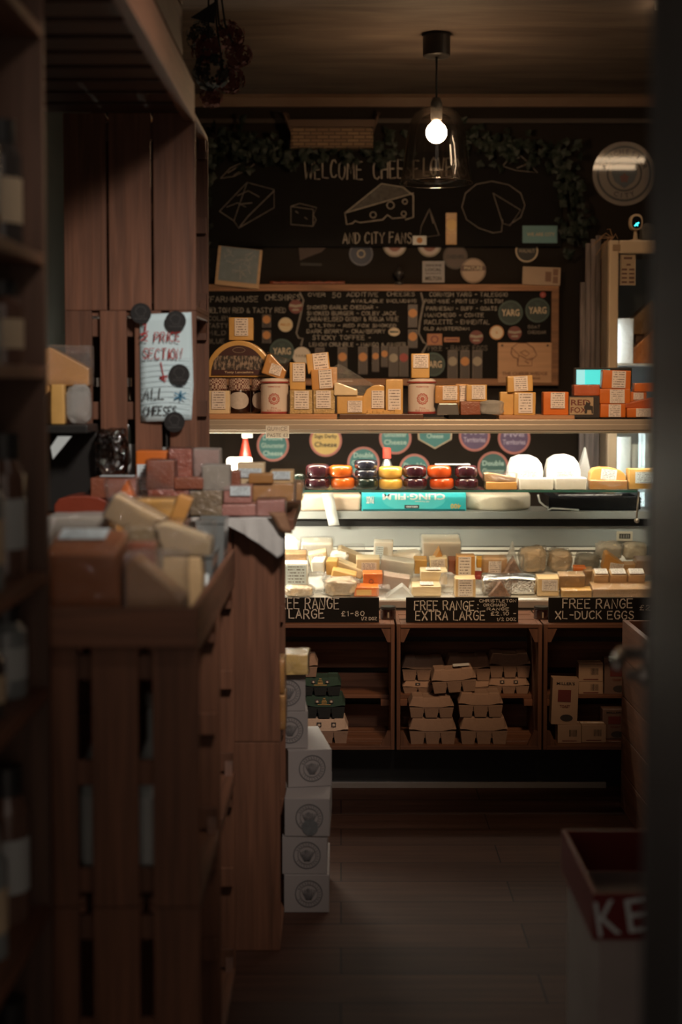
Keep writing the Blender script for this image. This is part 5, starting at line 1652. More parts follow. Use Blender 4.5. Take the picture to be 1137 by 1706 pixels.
deck('foil_parcel', (803, 959, 896, 999), YF + 0.02, 0.06, FOIL, 'silver crumpled foil parcel behind the orchard sign', on_deck=True, bev=0.014, amp=0.008)
deck('cheese_wedge', (814, 968, 852, 994), YF - 0.012, 0.03, NUTTY, 'brown triangular wedge leaning on the silver foil parcel', shape='tri', film_=CLEAR, rx=6)
deck('clear_plastic_bag', (790, 968, 812, 997), YF + 0.005, 0.04, BAG, 'small clear bag between labelled block and silver foil', on_deck=True, shape='bag', cat='bag')
deck('labelled_cheese_block', (896, 961, 932, 997), YF + 0.01, 0.05, PALE, 'pale block with a cream label beside the silver foil', lab=(0.2, 0.35, 0.92, 0.95), on_deck=True)
deck('cheese_block', (932, 956, 975, 982), YF + 0.03, 0.05, TAN, 'tan wrapped block with a bright crease over the last sign', film_=CLEAR)
deck('cheese_slab', (936, 981, 987, 998), YF, 0.05, GOLD, 'flat gold slab at the front beneath the wrapped tan block', on_deck=True, film_=CLEAR)
deck('cheese_slab', (988, 977, 1094, 998), YF, 0.08, TAN, 'long tan slab carrying the three topped blocks', on_deck=True, film_=CLEAR, film_over=1.02)

# ------------------------------------------------------------------ chalk signs and jars on the crates
ZC = PH + CH + 0.0015
signs = [('large eggs chalk sign leaning beside the wooden stand', 444, 632, [('FREE RANGE', 456, 1014, 565, 18), ('LARGE', 482, 1030, 540, 15), ('£1-80', 569, 1026, 607, 8), ('1/2 DOZ', 602, 1033, 628, 5)]),
         ('extra large eggs chalk sign over the middle crate', 677, 864, [('FREE RANGE', 691, 1016, 790, 15), ('EXTRA LARGE', 693, 1033, 808, 15), (':', 794, 1016, 797, 14), ('CHRISTLETON', 799, 1003, 860, 4.6), ('ORCHARD', 806, 1010, 844, 4.4), ('RANGE', 812, 1016.5, 848, 4), ('£2.10 -', 818, 1025, 860, 6), ('1/2 DOZ', 828, 1034, 860, 5)]),
         ('duck eggs chalk sign beside the wooden bin', 915, 1102, [('FREE RANGE', 938, 1013, 1054, 15), ('XL-DUCK EGGS', 926, 1031, 1056, 13), ('£2', 1066, 1016, 1084, 8)])]
YSG = 4.862
for lb, xa, xb, lines in signs:
    a, b_ = W(xa, 996, YSG), W(xb, 1038, YSG)
    t = thing('chalk_sign', lb, 'sign', (0, 0, 0))
    obj('sign_board', box(a.x, b_.x, YSG, YSG + 0.012, ZC, a.z, 0.0015), SLATE, t)
    for s, x0_, yb, x1_, hp in lines:
        chalk(t, plain('bright_chalk', (0.62, 0.55, 0.48), 0.95, var=0.3, nscale=60), s, x0_, yb, x1_, hp, 1.9 if hp > 9 else (1.2 if hp > 5.5 else 0.95), 0.15, YSG)
for cx_, lb in ((647, 'small dark jar between the large and extra large signs'), (903, 'small dark jar between the extra large and duck egg signs')):
    p = W(cx_, 1030, 4.95)
    t = thing('small_jar', lb, 'jar', (p.x, 4.95, ZC), group='small dark jars')
    r, h = M(13.5, 4.95), W(cx_, 1010, 4.95).z - ZC
    obj('jar_body', lathe([(0, 0), (r, 0), (r, h * 0.74), (r * 0.85, h * 0.8), (0, h * 0.8)], 24), jar_glass, t, smooth=False)
    obj('jar_lid', lathe([(0, h * 0.8), (r * 0.95, h * 0.8), (r * 0.95, h), (0, h)], 24), BLACK, t)
    obj('jar_label', box(-0.003, 0.003, -r - 0.001, -r + 0.001, h * 0.15, h * 0.6), DIMCREAM, t)

# ------------------------------------------------------------------ egg cartons
KRAFT = plain('kraft_pulp', (0.34, 0.21, 0.145), 0.95, var=0.12, nscale=40, bump=0.3, bscale=120)
GCART = plain('green_carton_pulp', (0.030, 0.062, 0.042), 0.9, var=0.15, bump=0.3, bscale=120)
GBASE = plain('dark_carton_pulp', (0.025, 0.027, 0.027), 0.95, bump=0.3, bscale=120)
PCART = plain('pale_carton_pulp', (0.62, 0.44, 0.33), 0.9, var=0.1, bump=0.3, bscale=120)


def frustum(bm, w0, d0, w1, d1, z0, z1, cx_=0.0, cy_=0.0):
    c = [(-1, -1), (1, -1), (1, 1), (-1, 1)]
    lo_ = [bm.verts.new((cx_ + sx * w0 / 2, cy_ + sy * d0 / 2, z0)) for sx, sy in c]
    hi_ = [bm.verts.new((cx_ + sx * w1 / 2, cy_ + sy * d1 / 2, z1)) for sx, sy in c]
    bm.faces.new(list(reversed(lo_)))
    bm.faces.new(hi_)
    for i in range(4):
        j = (i + 1) % 4
        bm.faces.new((lo_[i], lo_[j], hi_[j], hi_[i]))


def carton_base(w, d, h):
    bm = bmesh.new()
    cw, cd = w / 3, d / 2
    for i in range(3):
        for j in range(2):
            frustum(bm, cw * 0.78, cd * 0.78, cw * 0.99, cd * 0.99, 0, h * 0.94, (i - 1) * cw, (j - 0.5) * cd)
    bx(bm, -w / 2, w / 2, -d / 2, d / 2, h * 0.90, h, 0.0)
    bx(bm, -w * 0.47, w * 0.47, -d * 0.40, d * 0.40, h * 0.45, h * 0.88, 0.0)
    return bm


def carton_lid(w, d, z0, h, flap=False):
    bm = bmesh.new()
    n = 9
    # cross section along y, scalloped along x, with a lower notch in the middle of the front edge
    prof = [(-0.5, 0.0), (-0.485, 0.10), (-0.40, 0.90), (-0.36, 1.0), (0.36, 1.0), (0.40, 0.90), (0.485, 0.10), (0.5, 0.0)]
    xs = [-0.5, -0.485, -0.42, -0.40, -0.2, -0.17, -0.13, 0.13, 0.17, 0.2, 0.40, 0.42, 0.485, 0.5]
    grid = []
    for x in xs:
        ins = 0.0 if abs(x) < 0.41 else (abs(x) - 0.41) / 0.09
        row = []
        for y, z in prof:
            zz = z * (1.0 - 0.9 * max(0, ins - 0.15) / 0.85 if ins > 0.15 else 1.0)
            dip = 0.10 if 0.12 < abs(x) < 0.18 and z > 0.5 else 0.0
            yy = y * (1 - 0.02 * dip)
            dz = -0.16 * h if (z == 0.0 and y < 0 and abs(x) < 0.3) else 0.0
            row.append(bm.verts.new((x * w, yy * d - (0.001 if dz else 0), z0 + (zz - dip) * h + dz)))
        grid.append(row)
    for a_, b2 in zip(grid, grid[1:]):
        for k in range(len(prof) - 1):
            bm.faces.new((a_[k], b2[k], b2[k + 1], a_[k + 1]))
    bm.faces.new(grid[0])
    bm.faces.new(list(reversed(grid[-1])))
    bm.faces.new([r_[0] for r_ in grid] + [r_[-1] for r_ in reversed(grid)]) if False else None
    return bm


CW, CD = 0.150, 0.105
ZSH = W(568, 1166, 4.9).z + 0.0006     # top of the middle shelves
ZBT = PH + 0.001 + 0.0135


def carton(rect, Y, lab, lid=KRAFT, basem=KRAFT, rz=0.0, base=None, group='kraft egg cartons', windows=False, rot=0.0, ry=0.0):
    a, b_ = W(rect[0], rect[1], Y), W(rect[2], rect[3], Y)
    w, zb_ = b_.x - a.x, (b_.z if base is None else base)
    h = a.z - zb_
    t = thing('egg_carton', lab, 'egg carton', ((a.x + b_.x) / 2, Y + CD / 2, zb_), (0, math.radians(ry), math.radians(rz + rot)), group)
    hb_ = h * 0.50
    obj('carton_base', carton_base(w, CD, hb_), basem, t)
    l = obj('carton_lid', carton_lid(w * 1.02, CD * 1.02, hb_ + 0.0005 + 0.08 * h, h * 0.42 - 0.0005), lid, t)
    if windows:
        for sx in (-1, 1):
            bm = bmesh.new()
            ww = w * 0.055
            bx(bm, sx * w * 0.17 - ww, sx * w * 0.17 + ww, -0.003, 0.0, -h * 0.085, h * 0.085)
            wn = obj('egg_window', bm, INK, l, (0, -CD * 0.478, hb_ + h * 0.27), (math.radians(-14), 0, 0))
            bm = bmesh.new()
            bmesh.ops.create_icosphere(bm, subdivisions=2, radius=h * 0.065)
            obj('egg', bm, plain('egg_shell', (0.62, 0.48, 0.38), 0.5), t, (sx * w * 0.17, -CD * 0.478 - 0.004, hb_ + h * 0.25), smooth=True)
    LAST['top'] = zb_ + h
    return t


c1 = carton((683, 1197, 760, 1236), 4.85, 'kraft egg carton at the bottom of the stack by the crate side', base=ZBT)
carton((683, 1162, 756, 1198), 4.853, 'kraft egg carton second in the stack by the crate side', base=LAST['top'] + 0.001)
carton((768, 1196, 846, 1236), 4.85, 'kraft egg carton at the bottom of the inner stack', base=ZBT)
carton((765, 1155, 838, 1197), 4.853, 'kraft egg carton second in the inner stack', base=LAST['top'] + 0.001)
carton((672, 1135, 746, 1166), 4.995, 'kraft egg carton with an egg window on the shelf by the crate side', base=ZSH, windows=True)
carton((671, 1097, 742, 1134), 4.997, 'kraft egg carton topping the shelf stack by the crate side', base=LAST['top'] + 0.001)
carton((748, 1135, 820, 1165), 4.995, 'kraft egg carton mostly hidden behind the tilted carton', base=ZSH)
carton((745, 1094, 818, 1134), 4.997, 'kraft egg carton topping the middle shelf stack', base=LAST['top'] + 0.001)
carton((815, 1130, 882, 1166), 4.99, 'kraft egg carton with two egg windows on the shelf', base=ZSH, windows=True)
carton((817, 1089, 884, 1130), 4.992, 'kraft egg carton topping the shelf stack above the egg windows', base=LAST['top'] + 0.001)
tc_ = carton((722, 1115, 795, 1154), 4.865, 'loose kraft egg carton tilted across the two stacks with a torn label', ry=-4)
obj('torn_label', box(-0.028, 0.028, -0.02, 0.02, 0, 0.001), PAPER, tc_, (0.030, -0.012, (W(0, 1119, 4.865).z - W(0, 1160, 4.865).z) + 0.0012))
# first crate
pc = carton((508, 1198, 580, 1236), 4.86, 'pale printed egg carton with two egg windows under the green ones', lid=PCART, base=ZBT, windows=True, group='cartons in the first crate')
g1 = carton((506, 1160, 575, 1199), 4.865, 'lower dark green egg carton on the pale carton', lid=GCART, basem=GBASE, base=LAST['top'] + 0.001, windows=True, group='cartons in the first crate')
g2 = carton((500, 1129, 568, 1161), 4.867, 'upper dark green egg carton under the kraft carton', lid=GCART, basem=GBASE, base=LAST['top'] + 0.001, windows=True, group='cartons in the first crate')
carton((464, 1094, 529, 1130), 4.868, 'kraft egg carton on the green cartons behind the yellow wrapped cheese', base=LAST['top'] + 0.001, group='cartons in the first crate')
for g_, hh in ((g1, 0.078), (g2, 0.064)):
    lid_ = [c for c in g_.children if c.name.startswith('carton_lid')][0]
    bm = bmesh.new()
    for k, (wd_, z) in enumerate(((0.006, 0.022), (0.012, 0.016), (0.016, 0.011), (0.016, 0.006))):
        ribbon(bm, [(-wd_ / 2, z - 0.012), (wd_ / 2, z - 0.012)], 0.003)
    ribbon(bm, [(-0.022, -0.011), (0.022, -0.011)], 0.0022)
    obj('gold_print', bm, plain('gold_print', (0.45, 0.26, 0.06), 0.5), lid_, (0, -CD * 0.494, hh * 0.50 + hh * 0.26), (math.radians(-14), 0, 0))

# cracker boxes in the last crate
CRB = plain('buff_cracker_card', (0.46, 0.30, 0.20), 0.6)
CRD = plain('dim_cracker_card', (0.20, 0.12, 0.09), 0.6)


def cracker(rect, Y, d, lb, mat=CRB, base=None, code=False, ry=0, panel=True):
    a, b_ = W(rect[0], rect[1], Y), W(rect[2], rect[3], Y)
    zb_ = b_.z if base is None else base
    w, h = b_.x - a.x, a.z - zb_
    t = thing('cracker_box', lb, 'box', ((a.x + b_.x) / 2, Y, zb_), (0, math.radians(ry), 0), 'cracker boxes')
    obj('box_body', box(-w / 2, w / 2, 0, d, 0, h, 0.001), mat, t)
    if code:
        bm = bmesh.new()
        for k in range(7):
            ribbon(bm, [(-0.012 + k * 0.004, -0.011), (-0.012 + k * 0.004, 0.011)], 0.002, -0.0012)
        obj('barcode', bm, INK, t, (w * 0.15, 0, h * 0.55))
        bm = bmesh.new()
        ribbon(bm, [(-w * 0.3, 0), (w * 0.3, 0)], 0.003, -0.0012)
        obj('box_print', bm, REDD, t, (0, 0, h * 0.12))
    elif panel:
        obj('box_panel', box(-w * 0.28, w * 0.22, -0.0015, -0.0003, h * 0.50, h * 0.76), plain('maroon_panel', (0.17, 0.035, 0.03), 0.5), t)
        printed("MILLER'S", INK, t, (0, -0.0015, h * 0.90), width=w * 0.7, height=h * 0.06)
        printed('TOAST', REDD, t, (0, -0.0015, h * 0.40), width=w * 0.4, height=h * 0.06)
        bm = bmesh.new()
        disc(bm, w * 0.24, -0.0015, -0.0003, 24, sz=0.55)
        obj('cracker_picture', bm, plain('cracker_dark', (0.05, 0.04, 0.035), 0.6), t, (w * 0.08, 0, h * 0.15))
    LAST['top'] = zb_ + h
    return t


cracker((930, 1208, 969, 1237), 4.87, 0.06, 'small cracker box on the crate floor under the tall box', base=ZBT, code=True)
cracker((919, 1131, 962, 1206), 4.872, 0.05, 'tall buff cracker box with a maroon panel standing on a small box', base=LAST['top'] + 0.001, ry=2)
cracker((970, 1208, 1010, 1237), 4.88, 0.06, 'small cracker box on the crate floor in the middle', base=ZBT, code=True)
cracker((1005, 1182, 1046, 1237), 4.93, 0.05, 'dim tall cracker box on the crate floor by the wooden bin', base=ZBT, mat=CRD)
cracker((965, 1136, 1005, 1166), 4.99, 0.06, 'small cracker box on the shelf, lower of two', base=ZSH, code=True)
cracker((965, 1105, 1005, 1136), 4.99, 0.06, 'small cracker box on the shelf, upper of two', base=LAST['top'] + 0.001, code=True)
cracker((1008, 1097, 1050, 1166), 4.99, 0.05, 'dim tall cracker box on the shelf by the wooden bin', base=ZSH, mat=CRD)

# ------------------------------------------------------------------ crate towers at the side, open towards the aisle


def tower(label, x0_, x1_, y0_, y1_, z, h, group, **kw):
    t = thing('wooden_crate', label, 'crate', ((x0_ + x1_) / 2, (y0_ + y1_) / 2, z), (0, 0, PI / 2), group)
    crate(t, y1_ - y0_, x1_ - x0_, h, m_side=WZ, m_across=WX, planks_back=3, **kw)
    return t


NX0, NX1 = -0.556, W(331, 1100, 2.52).x
gN = 'crates stacked as the near counter'
tower('upright slatted crate of the near tower, lower one, facing the door', NX0, NX1, 2.52, 2.94, 0.001, 0.475, gN, gap=0.026)
tower('upright slatted crate of the near tower, upper one, under the cheese tray', NX0, NX1, 2.52, 2.94, 0.478, 0.475, gN, gap=0.026)
tower('lower crate behind the near tower', NX0, NX1, 2.96, 3.38, 0.001, 0.475, gN, gap=0.026)
tower('upper crate behind the near tower, under the far half of the tray', NX0, NX1, 2.96, 3.38, 0.478, 0.475, gN, gap=0.026)
gT = 'crates under the cloth covered table'
T2 = 1.092
tower('lower crate under the cloth covered table beside the white boxes', -0.50, -0.152, 3.50, 3.86, 0.001, 0.528, gT, gap=0.004)
tower('upper crate under the cloth covered table beside the yellow cheese', -0.50, -0.152, 3.50, 3.86, 0.531, 0.528, gT, gap=0.004)
tb = thing('display_table', 'wooden table board under the pile of reduced cheese', 'table', (0, 0, 0))
obj('table_board', box(-1.145, -0.115, 3.475, 4.10, 1.061, T2 - 0.001, 0.003), WX, tb)
obj('rear_leg', box(-0.60, -0.55, 4.02, 4.08, 0, 1.060), DZ, tb)
obj('rear_leg', box(-1.14, -1.09, 4.02, 4.08, 0, 1.060), DZ, tb)
WC0, WC1, WCY = W(107, 400, 3.64).x, W(326, 400, 3.64).x, 3.64
zm = W(200, 517, 3.64).z
gW = 'crates standing on the table'
tower('wall crate with gaps between its planks, carrying the half price paper', WC0, WC1, WCY, WCY + 0.36, T2, zm - T2 - 0.001, gW, planks_side=4, gap=0.021)
tower('upper wall crate with closely set planks above the half price paper', WC0, WC1, WCY, WCY + 0.36, zm, W(200, 188, 3.64).z - zm, gW, planks_side=3, gap=0.007)
bm = bmesh.new()
for k, px in enumerate((132, 186, 236, 288)):
    for dx in (-9, 9):
        for py in (512, 526):
            p = W(px + dx, py, WCY)
            bx(bm, p.x - 0.002, p.x + 0.002, WCY - 0.0012, WCY - 0.0002, p.z - 0.002, p.z + 0.002)
bm.free()

# half price paper and its black round magnets
PB = plain('lined_paper', (0.64, 0.82, 0.87), 0.7, var=0.03)
bm = bmesh.new()
nx, nz = 8, 14
g_ = []
for j in range(nz + 1):
    row = []
    for i in range(nx + 1):
        u, v = i / nx, j / nz
        px = 233 + (86 + 3 * v) * u + 2 * v
        py = 524 + 179 * v - 4 * u
        p = W(px, py, WCY - 0.004 - 0.006 * math.sin(u * PI * 1.3) * (0.3 + v) - 0.003 * (1 - abs(2 * u - 1)) * v)
        row.append(bm.verts.new(p))
    g_.append(row)
for a_, b2 in zip(g_, g_[1:]):
    for i in range(nx):
        bm.faces.new((a_[i], b2[i], b2[i + 1], a_[i + 1]))
pp = obj('half_price_paper', bm, PB, smooth=True)
tag(pp, 'white handwritten half price section paper on the wall crate', 'paper sign')
sm = pp.modifiers.new('thick', 'SOLIDIFY')
sm.thickness = 0.0008
RUL = plain('ruled_line', (0.42, 0.50, 0.56), 0.8)
INKR = plain('red_marker', (0.42, 0.028, 0.03), 0.6)
INKB = plain('black_marker', (0.03, 0.028, 0.03), 0.6)
INKC = plain('blue_marker', (0.04, 0.22, 0.38), 0.6)
YPP = WCY - 0.0155
bm = bmesh.new()
for k in range(11):
    stroke_px(bm, [(236, 600 + k * 9), (319, 597 + k * 9)], 0.8, YPP + 0.0015)
obj('ruled_line', bm, RUL, pp)
for s, x0_, yb, x1_, hp, mt, w in (('1', 237, 551, 242, 12, INKR, 2.4), ('2', 235, 568, 246, 12, INKR, 2.4), ('PRICE', 257, 569, 299, 15, INKR, 1.9), ('SECTION', 238, 598, 302, 17, INKR, 1.9), ('ALL', 239, 665, 273, 18, INKB, 2.0), ('CHEESES', 239, 692, 293, 15, INKB, 1.9), ('*', 291, 669, 309, 19, INKC, 2.6)):
    chalk(pp, mt, s, x0_, yb, x1_, hp, w, 0.14, YPP, 0.1)
bm = bmesh.new()
stroke_px(bm, [(234, 557), (247, 552)], 2.2, YPP)
obj('fraction_stroke', bm, INKR, pp)
bm = bmesh.new()
stroke_px(bm, [(268, 604), (271, 620), (274, 632)], 2.2, YPP)
stroke_px(bm, [(267, 629), (275, 636), (279, 626), (267, 629)], 3.0, YPP - 0.0003)
obj('red_arrow', bm, INKR, pp)
for k, (cx_, cy_, lb) in enumerate(((235, 522, 'at its upper corner'), (293, 535, 'at the upper edge over the word price'), (299, 624, 'beside the red arrow'), (291, 703, 'under the word cheeses'))):
    p = W(cx_, cy_, WCY - 0.0175)
    r = M(17, WCY)
    t = thing('round_badge', 'black round badge on the half price paper ' + lb, 'badge', p, group='black round badges on the paper')
    bm = bmesh.new()
    disc(bm, r, -0.003, 0.0008, 32)
    obj('badge_disc', bm, plain('matt_black_card', (0.012, 0.011, 0.011), 0.5), t)
    bm = bmesh.new()
    kk = r / 34.0
    for line in ([(-16, 14), (-6, 22), (10, 20), (18, 8), (14, 2)], [(-16, 14), (-18, 4), (-10, -2)], [(-10, -2), (-10, -10), (12, -10), (12, 2)]):
        ribbon(bm, [(x * kk, z * kk) for x, z in line], 1.6 * kk, -0.0036)
    obj('badge_drawing', bm, plain('grey_print', (0.085, 0.08, 0.078), 0.6), t)
    printed('THE CHEESE WEDGE', plain('grey_print', (0.085, 0.08, 0.078), 0.6), t, (0, -0.0036, -18 * kk), width=44 * kk, height=4.5 * kk)

# bottles inside the side crates
BOTM = plain('dark_bottle_glass', (0.020, 0.022, 0.018), 0.12, coat=0.8)
PALEB = plain('pale_bottle_label', (0.45, 0.47, 0.46), 0.5)
CAPM = plain('silver_cap', (0.6, 0.58, 0.55), 0.3, metal=0.8)


def bottle(x, y, z, h, r, label, group, glass=BOTM):
    t = thing('bottle', label, 'bottle', (x, y, z), group=group)
    obj('bottle_body', lathe([(0, 0), (r * 0.96, 0), (r, 0.006), (r, h * 0.55), (r * 0.75, h * 0.66), (r * 0.36, h * 0.76), (r * 0.34, h * 0.93), (0, h * 0.93)], 20), glass, t, smooth=True)
    obj('bottle_label', lathe([(r * 1.012, h * 0.14), (r * 1.012, h * 0.48)], 20, cap=False), PALEB, t, smooth=True)
    obj('bottle_cap', lathe([(0, h * 0.9302), (r * 0.42, h * 0.9302), (r * 0.42, h), (0, h)], 16), CAPM, t)
    return t


gB = 'bottles standing in the wall crates'
for x, y, z, h, lb in ((-0.455, 3.712, T2 + 0.0145, 0.315, 'dark bottle in the lower wall crate next to its planks'), (-0.455, 3.79, T2 + 0.0145, 0.315, 'dark bottle in the middle of the lower wall crate'), (-0.455, 3.89, T2 + 0.0145, 0.315, 'dark bottle deepest in the lower wall crate'),
                       (-0.56, 3.71, T2 + 0.0145, 0.33, 'dark bottle behind the wide gap of the lower wall crate'), (-0.635, 3.71, T2 + 0.0145, 0.33, 'dark bottle behind the outer gap of the lower wall crate'),
                       (-0.45, 3.712, zm + 0.0145, 0.31, 'dark bottle in the upper wall crate next to its planks'), (-0.45, 3.79, zm + 0.0145, 0.31, 'dark bottle in the middle of the upper wall crate'), (-0.45, 3.89, zm + 0.0145, 0.31, 'dark bottle deepest in the upper wall crate')):
    bottle(x, y, z, h, 0.034, lb, gB)
CLB2 = plain('pale_milk_glass', (0.40, 0.43, 0.42), 0.2, coat=0.8)
gNb = 'pale bottles inside the near tower'
for x, y, lb in ((-0.345, 2.60, 'pale bottle behind the wide gap of the near upper crate'), (-0.445, 2.60, 'pale bottle behind the outer gap of the near upper crate'), (-0.33, 2.72, 'pale bottle further inside the near upper crate'), (-0.33, 2.84, 'pale bottle deepest inside the near upper crate')):
    bottle(x, y, 0.478 + 0.0145, 0.36, 0.040, lb, gNb, CLB2)
item('wrapped_cheese', (452, 1158, 476, 1225), 3.56, 0.09, AMBER, 'lower amber film wrapped piece inside the table crate', film_=CLEAR, base=0.531 + 0.0145)
item('wrapped_cheese', (450, 1100, 475, 1157), 3.56, 0.09, AMBER, 'upper amber film wrapped piece inside the table crate', film_=CLEAR, base=LAST['top'] + 0.003)

# white cloth over the front of the table
CLOTH = plain('white_muslin', (0.56, 0.55, 0.53), 0.9, var=0.06, bump=0.25, bscale=45)
bm = bmesh.new()
top_pts = 26
rows = []
for j in range(14):
    v = j / 13
    row = []
    for i in range(top_pts + 1):
        u = i / top_pts
        px = 318 + (474 - 318) * u
        hem = 866 + (2 if u < 0.25 else 0) + max(0, (u - 0.2) / 0.8) ** 1.4 * 74
        if u > 0.93:
            hem -= (u - 0.93) / 0.07 * 18
        py = 861 + (hem - 861) * v
        wave = 0.005 * math.sin(u * 23) + 0.004 * math.sin(u * 41 + 1)
        Yk = 3.466 - 0.004 - (wave + 0.006) * v
        row.append(bm.verts.new(W(px, py, Yk)))
    rows.append(row)
back = []
for i in range(top_pts + 1):
    c = rows[0][i].co
    back.append(bm.verts.new((c.x, 3.56, T2 + 0.0015)))
front = []
for i in range(top_pts + 1):
    c = rows[0][i].co
    c.z = T2 + 0.0012
for i in range(top_pts):
    bm.faces.new((back[i], back[i + 1], rows[0][i + 1], rows[0][i]))
for a_, b2 in zip(rows, rows[1:]):
    for i in range(top_pts):
        bm.faces.new((a_[i], a_[i + 1], b2[i + 1], b2[i]))
o = obj('muslin_cloth', bm, CLOTH, smooth=True)
sm = o.modifiers.new('thick', 'SOLIDIFY')
sm.thickness = 0.001
tag(o, 'white muslin cloth hanging over the table front with a slanting hem', 'cloth')
# brown paper bag hanging at the table corner
bm = bmesh.new()
pts = [(455, 852), (476, 853), (488, 889), (472, 886)]
f_ = [bm.verts.new(W(x, y, 3.440 if k in (0, 3) else 3.452)) for k, (x, y) in enumerate(pts)]
f2 = [bm.verts.new(v.co + Vector((-0.010, 0.006, 0.0))) for v in f_]
bm.faces.new(f_)
bm.faces.new(list(reversed(f2)))
for i in range(4):
    j = (i + 1) % 4
    bm.faces.new((f_[j], f_[i], f2[i], f2[j]))
bmesh.ops.subdivide_edges(bm, edges=list(bm.edges), cuts=3, use_grid_fill=True)
jitter(bm, 0.003, 30, 5)
tag(obj('brown_paper', bm, plain('brown_paper', (0.30, 0.16, 0.09), 0.8, bump=0.3), smooth=True), 'brown paper flap hanging off the table corner beside the cloth', 'paper')

# the pile of reduced cheese on the table
ZT = T2 + 0.003
PR = 0.006
item('red_cheese_block', (246, 815, 315, 858), 3.49, 0.09, REDW, 'red brown wrapped block low in the pile above the bagged wedge', film_=CLEAR, base=ZT)
item('wrapped_olive_block', (316, 818, 371, 858), 3.49, 0.09, OLIVE, 'olive film wrapped block, lower of two beside the marbled cheeses', film_=CLEAR, base=ZT)
item('pink_cheese_block', (369, 840, 430, 860), 3.49, 0.08, PINK, 'long pink marbled block at the table edge', base=ZT)
item('pink_cheese_block', (428, 833, 475, 860), 3.485, 0.09, PINK, 'pink marbled block at the table corner above the cloth', base=ZT, film_=CLEAR)
item('pink_cheese_block', (372, 809, 420, 838), 3.50, 0.07, PINK, 'pink marbled block with a top label on the long pink block', lab=(0.25, 0.45, 0.95, 0.98), lm=LABELW, base=W(400, 839, 3.5).z)
item('amber_wrapped_pack', (421, 806, 490, 834), 3.60, 0.12, AMBER, 'amber glossy film wrapped pack, lower of two near the counter', film_=BAG, base=W(430, 836, 3.6).z)
item('amber_wrapped_pack', (440, 804, 503, 820), 3.73, 0.10, AMBER, 'amber glossy film wrapped pack overhanging the table corner', film_=BAG, base=W(430, 834, 3.73).z)
item('amber_block', (414, 789, 456, 808), 3.59, 0.06, ch('amber_plain', (0.40, 0.19, 0.055)), 'plain amber cut block before the pale labelled block', base=W(430, 806, 3.59).z)
item('labelled_cheese_block', (450, 784, 490, 806), 3.62, 0.07, PALE, 'pale block with a slanted top label near the counter glass', lab=(0.1, 0.35, 0.85, 0.95), lm=LABELW, base=W(430, 806, 3.62).z)
item('labelled_cheese_block', (395, 771, 441, 808), 3.68, 0.06, CREAM, 'pale block with a white label across its top and side', lab=(0.06, 0.35, 0.9, 0.75), lm=LABELW)
item('brown_cheese_block', (381, 785, 400, 810), 3.63, 0.06, BROWN, 'dark brown piece between olive film and labelled block')
item('wrapped_olive_block', (337, 776, 382, 818), 3.50, 0.08, OLIVE, 'olive block with silvery creased film, upper of two', film_=MILK, base=W(350, 819, 3.5).z)
item('brown_cheese_block', (290, 796, 338, 816), 3.485, 0.08, BROWN, 'small red brown block beside the large brown block', base=W(300, 816, 3.485).z)
item('brown_cheese_block', (243, 767, 291, 816), 3.49, 0.08, BROWN, 'large red brown block in front of the orange labelled block', base=W(300, 816, 3.49).z, film_=CLEAR)
item('red_wrapped_cheese', (321, 750, 365, 785), 3.60, 0.08, REDW, 'shiny red film wrapped cheese, top of the pile near the crate edge', film_=MILK, base=W(350, 817, 3.6).z)
item('red_wrapped_cheese', (281, 748, 320, 800), 3.555, 0.07, REDW, 'shiny red film wrapped cheese beside the orange labelled block', film_=CLEAR, base=W(300, 817, 3.555).z)
item('orange_labelled_cheese', (226, 751, 283, 802), 3.57, 0.06, ORANGE, 'orange block with a large white label on top of the pile', lab=(0.05, 0.02, 0.95, 0.66), lm=LABELW, base=W(300, 817, 3.57).z)
item('red_cheese_block', (150, 797, 226, 822), 3.49, 0.10, BROWN, 'flat dark red block with a bright label edge by the crate gap', top=(0.2, 0.1, 0.95, 0.5), base=W(300, 830, 3.49).z)
item('dark_red_cheese', (90, 826, 184, 868), 3.48, 0.12, ch('dark_red', (0.26, 0.045, 0.02)), 'dark red round cheese low in the pile by the crate planks', 'arch', base=ZT)
item('red_cheese_block', (150, 823, 246, 862), 3.60, 0.03, BROWN, 'dark red slab standing behind the orange wedge', base=ZT)
bx_ = thing('display_stand', 'black box stand under the bagged amber wedges by the wall crate', 'stand', (0, 0, 0))
a, b_ = W(60, 708, 3.50), W(152, 862, 3.50)
obj('stand_body', box(a.x, b_.x - 0.004, 3.615, 3.637, ZT, a.z, 0.004), BLACK, bx_)
obj('stand_top', box(a.x, b_.x - 0.004, 3.48, 3.615, a.z - 0.02, a.z, 0.003), BLACK, bx_)
ZS = a.z + 0.001
item('amber_wedge', (72, 578, 148, 640), 3.55, 0.06, AMBER, 'large amber wedge in clear film on the black stand', 'slope', film_=BAG, base=ZS + 0.095)
item('amber_stick', (84, 640, 107, 706), 3.50, 0.04, GOLD, 'upright amber cheese stick on the black stand', base=ZS)
item('grey_film_bag', (106, 640, 150, 706), 3.50, 0.06, MILK, 'greyish crumpled film bag beside the amber stick', 'bag', base=ZS, cat='bag')
item('amber_stick', (70, 640, 83, 706), 3.55, 0.06, AMBER, 'short amber piece half hidden by the shelf post', base=ZS)
t = thing('white_ticket', 'white slanted price ticket clipped to the black stand', 'ticket', (0, 0, 0))
obj('ticket_card', prism([(p.x, p.z) for p in (W(88, 765, 3.47), W(84, 745, 3.47), W(96, 727, 3.47), W(119, 727, 3.47))], 3.472, 3.479), plain('bluish_white_card', (0.66, 0.74, 0.76), 0.5), t)
